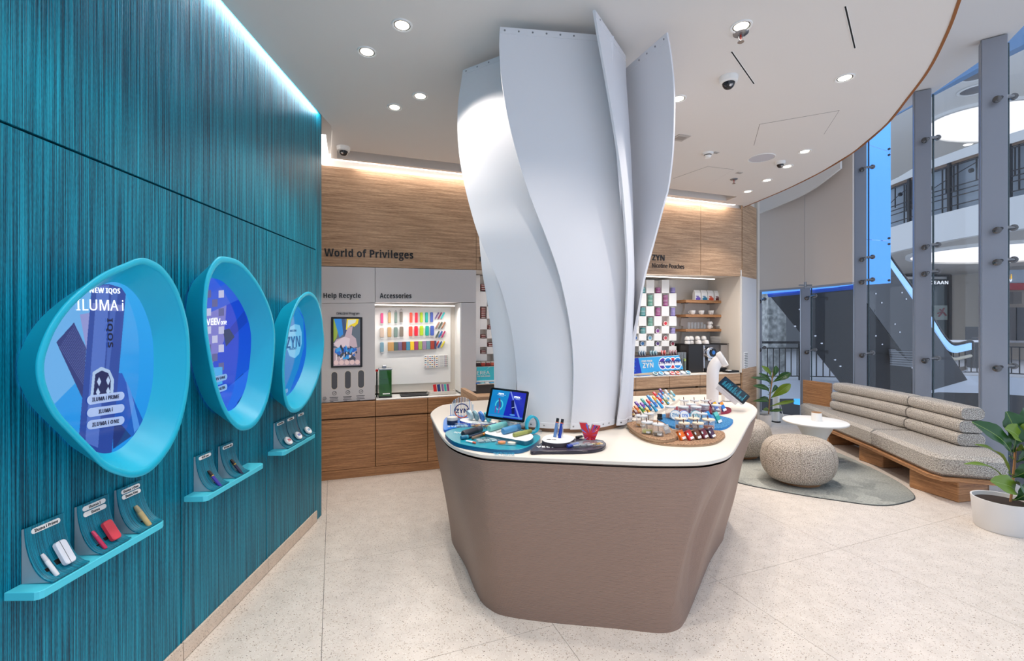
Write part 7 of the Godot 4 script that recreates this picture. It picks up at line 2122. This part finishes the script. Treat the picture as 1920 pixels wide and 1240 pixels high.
func build_gallery() -> void:
	var xs := [1560.0, 1670.0, 1715.6, 1742.0, 1765.0, 1842.0, 1920.0, 2050.0]
	var ds := [20.0, 17.3, 16.2, 15.6, 15.2, 13.8, 12.6, 11.0]
	var y_low := [502.0, 476.0, 465.0, 459.5, 455.0, 441.0, 430.0, 412.0]
	var y_mid := [458.0, 428.7, 415.0, 408.0, 402.5, 383.6, 367.0, 340.0]
	var y_rail := [395.0, 349.0, 331.0, 318.6, 311.0, 286.0, 263.0, 222.0]
	var y_top := [386.0, 340.6, 315.5, 303.0, 295.0, 267.0, 244.0, 200.0]
	var L := func(ys, back := 0.0):
		var out := []
		for i in xs.size(): out.append(R(xs[i], ys[i], ds[i]) * ((ds[i] + back) / ds[i]) + Vector3(0, 1.6 - 1.6 * (ds[i] + back) / ds[i], 0))
		return out
	var o := thing("upper_gallery", "curved white upper gallery of the mall with a dark ornamental railing", "gallery")
	band(o, "fascia", L.call(y_low), L.call(y_mid), 0.3, M.bright_white)
	band(o, "handrail_band", L.call(y_rail), L.call(y_top), 0.12, M.bright_white)
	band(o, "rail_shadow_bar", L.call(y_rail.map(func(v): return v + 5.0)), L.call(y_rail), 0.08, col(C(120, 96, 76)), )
	var at := func(x: float, k: float):                       # a place in the railing: k is 0 at its foot and 1 under the handrail
		for i in xs.size() - 1:
			if x <= xs[i + 1]:
				var t: float = (x - xs[i]) / (xs[i + 1] - xs[i])
				var d: float = 1.0 / lerpf(1.0 / ds[i], 1.0 / ds[i + 1], t)
				return R(x, lerpf(lerpf(y_mid[i], y_mid[i + 1], t), lerpf(y_rail[i], y_rail[i + 1], t), k), d - 0.06)
		return R(x, 300, 12.0)
	for x in [1705.0, 1780.5, 1893.0]: obj("main_post", seg(at.call(x, -0.03), at.call(x, 1.0), 0.09, 0.09), M.black, o)
	for s in [[1695.5, 0.0, 0.9], [1699.0, 0.28, 0.9], [1711.0, 0.28, 0.9], [1714.5, 0.0, 0.9], [1767.0, 0.0, 0.92], [1774.0, 0.4, 0.92], [1788.0, 0.4, 0.92], [1795.5, 0.0, 0.95], [1831.0, 0.5, 0.95], [1880.0, 0.5, 0.92], [1903.0, 0.4, 0.92], [1911.0, 0.12, 0.95], [1678.5, 0.45, 0.95]]:
		obj("baluster", seg(at.call(s[0], s[1]), at.call(s[0], s[2]), 0.03, 0.03), M.black, o)
	for k in [0.0, 0.12, 0.3, 0.4, 0.5]:
		for i in range(1670, 1920, 25): obj("rail", seg(at.call(i * 1.0, k), at.call(i + 25.0, k), 0.03, 0.03), M.black, o)
	for i in range(1670, 1920, 25): obj("rail", seg(at.call(i * 1.0, 0.92), at.call(i + 25.0, 0.92), 0.03, 0.03), M.black, o)
	for s in [[1688.0, 0.72], [1821.0, 0.72], [1745.0, 0.6]]:
		obj("rosette", lathe(S(), [Vector2(0, -0.03), Vector2(0.07, -0.03), Vector2(0.07, 0.03), Vector2(0, 0.03)], 12, Transform3D(Basis(Vector3.RIGHT, PI / 2), at.call(s[0], s[1]))), M.black, o)
	for s in [[1670.0, 0.6, 1699.0, 0.78], [1742.0, 0.55, 1831.0, 0.85]]:
		obj("curved_rod", tube(S(), spline([at.call(s[0], s[1]), at.call((s[0] + s[2]) / 2, (s[1] + s[3]) / 2 + 0.02), at.call(s[2], s[3])], 4, false), 0.014, 6), M.black, o)
	band(o, "glass_infill", L.call(y_mid, 0.15), L.call(y_rail, 0.15), 0.02, mat("grey_glass", C(150, 162, 174), 0.3))
	var slab_top := S()
	var fl := []
	var edge: Array = L.call(y_mid)
	for p in edge: fl.append(Vector2(p.x, p.z))
	fl.append(Vector2(40, -9))
	fl.append(Vector2(40, -34))
	fl.append(Vector2(fl[0].x, -34))
	prism(slab_top, fl, 4.36, 4.9)
	obj("gallery_slab", slab_top, mat("soffit_beige", C(206, 198, 188), 0.8), o)
	# mall ceiling with two lit oval coves
	var mc := thing("mall_ceiling", "high white mall ceiling seen through the top of the glass", "ceiling")
	obj("board", bx(Vector3(22, 9.1, -28), Vector3(40, 0.2, 40)), M.bright_white, mc)
	for c in [[1880.0, 226.0, 9.0, 2.7, 1.7, "upper"], [1905.0, 472.0, 4.36, 3.6, 2.6, "lower"]]:
		var p := R(c[0], c[1], (c[2] - 1.6) * F / (612.0 - c[1]))
		var co := thing("oval_cove", "%s of the two glowing white oval ceiling coves in the mall" % c[5], "cove light", xf(Vector3(p.x, c[2], p.z), 0.2), "oval coves")
		var st := S()
		lathe(st, [Vector2(0, -0.02), Vector2(0.9, -0.02), Vector2(1.0, -0.03)], 48, Transform3D(Basis.from_scale(Vector3(c[3], 1, c[4])), Vector3.ZERO))
		obj("cove_light", st, lit("cove_light", C(246, 246, 250), 0.95), co)
		obj("rim", lathe(S(), [Vector2(0.98, -0.1), Vector2(1.03, -0.1), Vector2(1.03, 0.0)], 48, Transform3D(Basis.from_scale(Vector3(c[3], 1, c[4])), Vector3.ZERO)), M.bright_white, co)
	for c in [[1790.0, 225.0], [1778.0, 233.0], [1815.0, 271.0]]:
		var p := R(c[0], c[1], 7.4 * F / (612.0 - c[1]))
		var dl := thing("mall_downlight", "small bright downlight in the mall ceiling, %s" % ["upper of the close pair", "lower of the close pair", "alone near the gallery rail"][[225.0, 233.0, 271.0].find(c[1])], "downlight", xf(Vector3(p.x, 9.0, p.z)))
		obj("lamp_face", lathe(S(), [Vector2(0.0, -0.02), Vector2(0.13, -0.02), Vector2(0.15, 0.0)], 20), lit("mall_lamp", Color.WHITE, 1.6), dl)
	for c in [[1832.0, 140.0], [1828.0, 168.0]]:
		var p := R(c[0], c[1], 7.4 * F / (612.0 - c[1]))
		var av := thing("air_diffuser", "%s grey round air diffuser in the mall ceiling" % ("small" if c[1] < 150 else "larger"), "diffuser", xf(Vector3(p.x, 8.99, p.z)))
		obj("disc", lathe(S(), [Vector2(0.0, -0.05), Vector2(0.2, -0.05), Vector2(0.34, 0.0)], 28), col(C(120, 122, 128)), av)
		obj("ring", lathe(S(), [Vector2(0.34, 0.0), Vector2(0.36, -0.03), Vector2(0.42, 0.0)], 28), M.bright_white, av)
	var bb := thing("blue_beam", "blue-grey edge beam outside above the glass", "beam")
	band(bb, "beam", [R(1600, 262, 8.6), R(1750, 178, 8.4), R(1920, 88, 7.6), R(2100, 10, 6.8)], [R(1600, 120, 8.6), R(1750, 60, 8.4), R(1920, -60, 7.6), R(2100, -160, 6.8)], 0.2, mat("beam_blue", C(96, 136, 176), 0.5))
	# shops across the mall
	var sh := thing("beige_shop_wall", "blank beige shop wall across the mall", "wall")
	obj("wall", slab(S(), [[R(1782, 668, 24), R(1850, 670, 23)], [R(1782, 517, 24), R(1850, 512, 23)]], 0.2), mat("shop_beige", C(196, 188, 176), 0.8), sh)
	var gf := thing("glass_shop_front", "dark framed glass shop front with a white lettered fascia across the mall", "shop front")
	obj("glass", slab(S(), [[R(1690, 667, 24.2), R(1778, 667, 24.2)], [R(1690, 517, 24.2), R(1778, 517, 24.2)]], 0.05), mat("shop_glass", C(96, 112, 116), 0.15), gf)
	obj("fascia", slab(S(), [[R(1690, 524, 24.0), R(1775, 524, 24.0)], [R(1690, 517, 24.0), R(1775, 517, 24.0)]], 0.06), M.bright_white, gf)
	obj("frame_post", seg(R(1780, 667, 23.9), R(1780, 516, 23.9), 0.14, 0.14), M.black, gf)
	obj("frame_head", seg(R(1690, 517, 23.9), R(1782, 517, 23.9), 0.1, 0.1), M.black, gf)
	obj("sign_bar", slab(S(), [[R(1743, 534, 23.8), R(1779, 533, 23.8)], [R(1743, 527, 23.8), R(1779, 526, 23.8)]], 0.03), M.black, gf)
	text(gf, "CEAAN", xf(R(1761, 530, 23.75)), 34 * 23.75 / F, 6 * 23.75 / F, M.letter_lit)
	obj("poster", slab(S(), [[R(1751, 600, 23.9), R(1776, 600, 23.9)], [R(1751, 573, 23.9), R(1776, 573, 23.9)]], 0.02), col(C(170, 184, 178)), gf)
	for l in [[1760, 594, 1768, 585], [1768, 585, 1774, 592], [1765, 588, 1770, 578], [1758, 588, 1766, 585], [1765, 583, 1762, 580]]: obj("figure_stroke", seg(R(l[0], l[1], 23.8), R(l[2], l[3], 23.8), 0.05, 0.05), col(C(150, 50, 60)), gf)
	var rs := thing("red_shop_front", "shop across the mall with a red band and white and yellow lettering", "shop front")
	obj("fascia", slab(S(), [[R(1850, 532, 21.5), R(1990, 530, 20)], [R(1850, 508, 21.5), R(1990, 504, 20)]], 0.2), col(C(176, 190, 206)), rs)
	obj("red_band", slab(S(), [[R(1850, 544, 21.4), R(1990, 544, 20)], [R(1850, 532, 21.4), R(1990, 531, 20)]], 0.25), col(C(176, 44, 56)), rs)
	obj("interior_wall", slab(S(), [[R(1850, 673, 21.8), R(1990, 677, 20.5)], [R(1850, 544, 21.8), R(1990, 544, 20.5)]], 0.2), mat("shop_interior", C(168, 158, 146), 0.8), rs)
	obj("red_jamb", seg(R(1880, 675, 21.2), R(1880, 540, 21.2), 0.1, 0.1), col(C(214, 80, 40)), rs)
	text(rs, "asi", xf(R(1888, 519, 20.9)), 20 * 20.9 / F, 9 * 20.9 / F, lit("letter_yellow_sign", C(246, 190, 40), 0.8))
	text(rs, "pivDEC", xf(R(1902, 526, 20.9)), 46 * 20.9 / F, 9 * 20.9 / F, M.letter_lit)
	for c in [[1885, 1898, 577, 640, C(70, 66, 66)], [1900, 1918, 577, 640, C(52, 56, 64)], [1893, 1909, 548, 570, C(90, 84, 80)], [1918, 1935, 590, 640, C(44, 46, 54)]]:
		obj("cabinet_front", slab(S(), [[R(c[0], c[3], 20.6), R(c[1], c[3], 20.6)], [R(c[0], c[2], 20.6), R(c[1], c[2], 20.6)]], 0.3), col(c[4], 0.4), rs)
	var dc := thing("dark_kiosk", "dark kiosk cabinet behind the far railing", "kiosk")
	obj("cabinet", slab(S(), [[R(1822, 689, 17.5), R(1846, 689, 17.5)], [R(1822, 613, 17.5), R(1846, 613, 17.5)]], 0.5), col(C(44, 46, 52), 0.4), dc)
	obj("shelf_edge", seg(R(1822, 634, 17.1), R(1846, 634, 17.1), 0.05, 0.05), col(C(70, 72, 78)), dc)
	# opposite gallery on the shop's own level
	var og := thing("opposite_gallery", "gallery across the void on the same level, pale slab edge and steel handrail", "gallery")
	var poly := []
	for p in [[1400, 13.5], [1500, 13.5], [1600, 13.2], [1760, 14.8], [1860, 14.6], [2000, 13.4]]:
		var q := R(p[0], 612, p[1])
		poly.append(Vector2(q.x, q.z))
	poly.append(Vector2(40, -11))
	poly.append(Vector2(40, -40))
	poly.append(Vector2(5, -40))
	obj("slab", prism(S(), poly, -0.55, 0.0), mat("slab_white", C(206, 212, 222), 0.6), og)
	var prev: Vector3
	for i in 6:
		var p := Vector3(poly[i].x, 0, poly[i].y)
		if i > 0:
			obj("handrail", seg(prev + Vector3(0, 1.12, 0), p + Vector3(0, 1.12, 0), 0.07, 0.07), M.chrome, og)
			for h in [0.12, 0.95]: obj("rail", seg(prev + Vector3(0, h, 0), p + Vector3(0, h, 0), 0.03, 0.03), M.black, og)
			var L2 := (p - prev).length()
			var k := int(L2 / 0.16)
			for j in k:
				var b := prev.lerp(p, (j + 0.5) / k)
				obj("baluster", seg(b + Vector3(0, 0.12, 0), b + Vector3(0, 0.95, 0), 0.022, 0.022), M.black, og)
			for e in [prev, p]: obj("main_post", seg(e, e + Vector3(0, 1.1, 0), 0.06, 0.06), M.black, og)
		prev = p
	var cc := thing("concrete_column", "mottled bare concrete column across the void", "column", xf(R(1450, 612, 16.0) * Vector3(1, 0, 1)))
	obj("shaft", bx(Vector3(0, 2.1, 0), Vector3(0.62, 4.3, 0.5), 0.02), M.concrete, cc)
	var lw := thing("far_lit_window", "narrow bright window left of the concrete column", "window")
	obj("window_light", slab(S(), [[R(1424, 632, 17), R(1433, 632, 17)], [R(1424, 585, 17), R(1433, 584, 17)]], 0.05), lit("far_window_light", C(226, 240, 250), 0.95), lw)
	obj("frame", seg(R(1434.5, 632, 16.9), R(1434.5, 583, 16.9), 0.06, 0.06), M.post_grey, lw)
	var bwall := thing("far_mall_wall", "dim grey wall far across the mall", "wall")
	obj("wall", slab(S(), [[R(1380, 760, 30), R(1720, 760, 30)], [R(1380, 480, 30), R(1720, 480, 30)]], 0.2), mat("far_wall", C(150, 154, 158), 0.8), bwall)
	# lower level: white ring slab and dark shop windows
	var lg := thing("lower_gallery", "lower gallery of the mall with dark shop windows", "gallery")
	obj("shop_window", slab(S(), [[R(1380, 900, 19), R(2000, 900, 17)], [R(1380, 726, 19), R(2000, 722, 17)]], 0.2), mat("lower_dark", C(54, 56, 62), 0.3), lg)
	obj("light_strip", slab(S(), [[R(1420, 738, 18.5), R(1600, 738, 18.0)], [R(1420, 733, 18.5), R(1600, 733, 18.0)]], 0.1), M.bright_white, lg)
	obj("blue_screen_light", slab(S(), [[R(1489, 758, 17.5), R(1500, 760, 17.5)], [R(1489, 738, 17.5), R(1500, 744, 17.5)]], 0.05), lit("lower_screen_light", C(70, 180, 240), 0.9), lg)
	obj("lower_floor", bx(Vector3(22, -4.2, -22), Vector3(40, 0.2, 34)), mat("lower_floor", C(160, 162, 166), 0.4), lg)

func RE(x: float, y: float, d: float) -> Vector3:
	return R(x, y, d * 1.14)

func build_escalator() -> void:
	var o := thing("escalator", "dark grey escalator rising to the left outside the glass, pale blue handrail", "escalator")
	var A := RE(1812, 712, 12.2)      # foot of the side panel, right
	var B := RE(1640, 462, 8.9)       # its upper left end
	var C1 := RE(1742, 732, 11.7)
	var D1 := RE(1606, 540, 8.7)
	var dark := mat("escalator_dark", C(30, 32, 36), 0.5)
	var side := mat("escalator_side", C(62, 66, 71), 0.45)
	var up := (B - A) * 0.2
	obj("side_panel", slab(S(), [[C1, A], [D1 + up * 0.8, B + up]], 0.06), side, o)
	obj("underside", slab(S(), [[RE(1610, 760, 11.0), C1], [RE(1400, 500, 8.9), D1 + up * 0.8]], 0.06), dark, o)
	obj("panel_joint", seg(RE(1645, 540, 9.4), RE(1640, 585, 9.3), 0.006, 0.01), M.black, o)
	for p in [[1642, 551, 9.5], [1653, 568, 9.6], [1691, 549, 9.9], [1699, 561, 10.0], [1678, 608, 10.2], [1687, 623, 10.3], [1642, 630, 9.6], [1654, 646, 9.9], [1500, 580, 9.2], [1491, 612, 9.3], [1529, 630, 9.5], [1541, 644, 9.6], [1566, 675, 9.9], [1576, 687, 10.0], [1710, 690, 11.0], [1716, 716, 11.2]]:
		obj("bolt", lathe(S(), [Vector2(0, -0.01), Vector2(0.018, -0.006), Vector2(0.018, 0.02), Vector2(0, 0.02)], 10, Transform3D(Basis(Vector3.RIGHT, -PI / 2), RE(p[0], p[1], p[2] - 0.35))), M.chrome, o)
	var hr := [RE(1640, 430, 9.6), RE(1668, 482, 10.0), RE(1705, 533, 10.6), RE(1743, 588, 11.2), RE(1768, 628, 11.7), RE(1786, 645, 12.0), RE(1806, 643, 12.2), RE(1820, 640, 12.3)]
	obj("handrail", tube(S(), spline(hr + [RE(1824, 650, 12.3), RE(1822, 690, 12.3)], 4, false), 0.045, 8), M.black, o)
	var g := [[], []]
	for p in spline(hr, 4, false):
		g[1].append(p - Vector3(0, 0.05, 0))
		g[0].append(p - Vector3(0, 0.26, 0))
	obj("balustrade_light", slab(S(), g, 0.05), lit("balustrade_light", C(150, 200, 250), 0.6), o)
	var lp := []
	for p in spline(hr, 4, false): lp.append(p - Vector3(0, 0.45, 0))
	obj("inner_trim", tube(S(), lp, 0.05, 6), col(C(206, 196, 176)), o)
	obj("comb_plate", slab(S(), [[RE(1795, 700, 12.2), RE(1815, 694, 12.4)], [RE(1788, 692, 12.6), RE(1812, 688, 12.8)]], 0.05), M.chrome, o)
	obj("vent_grille", slab(S(), [[RE(1672, 685, 10.2), RE(1715, 690, 10.9)], [RE(1668, 655, 10.1), RE(1712, 655, 10.8)]], 0.04), col(C(90, 94, 100)), o)
	for i in 7: obj("vent_slat", seg(RE(1670, 659 + i * 4.2, 10.0), RE(1713, 660 + i * 4.6, 10.7), 0.014, 0.03), col(C(130, 134, 140)), o)
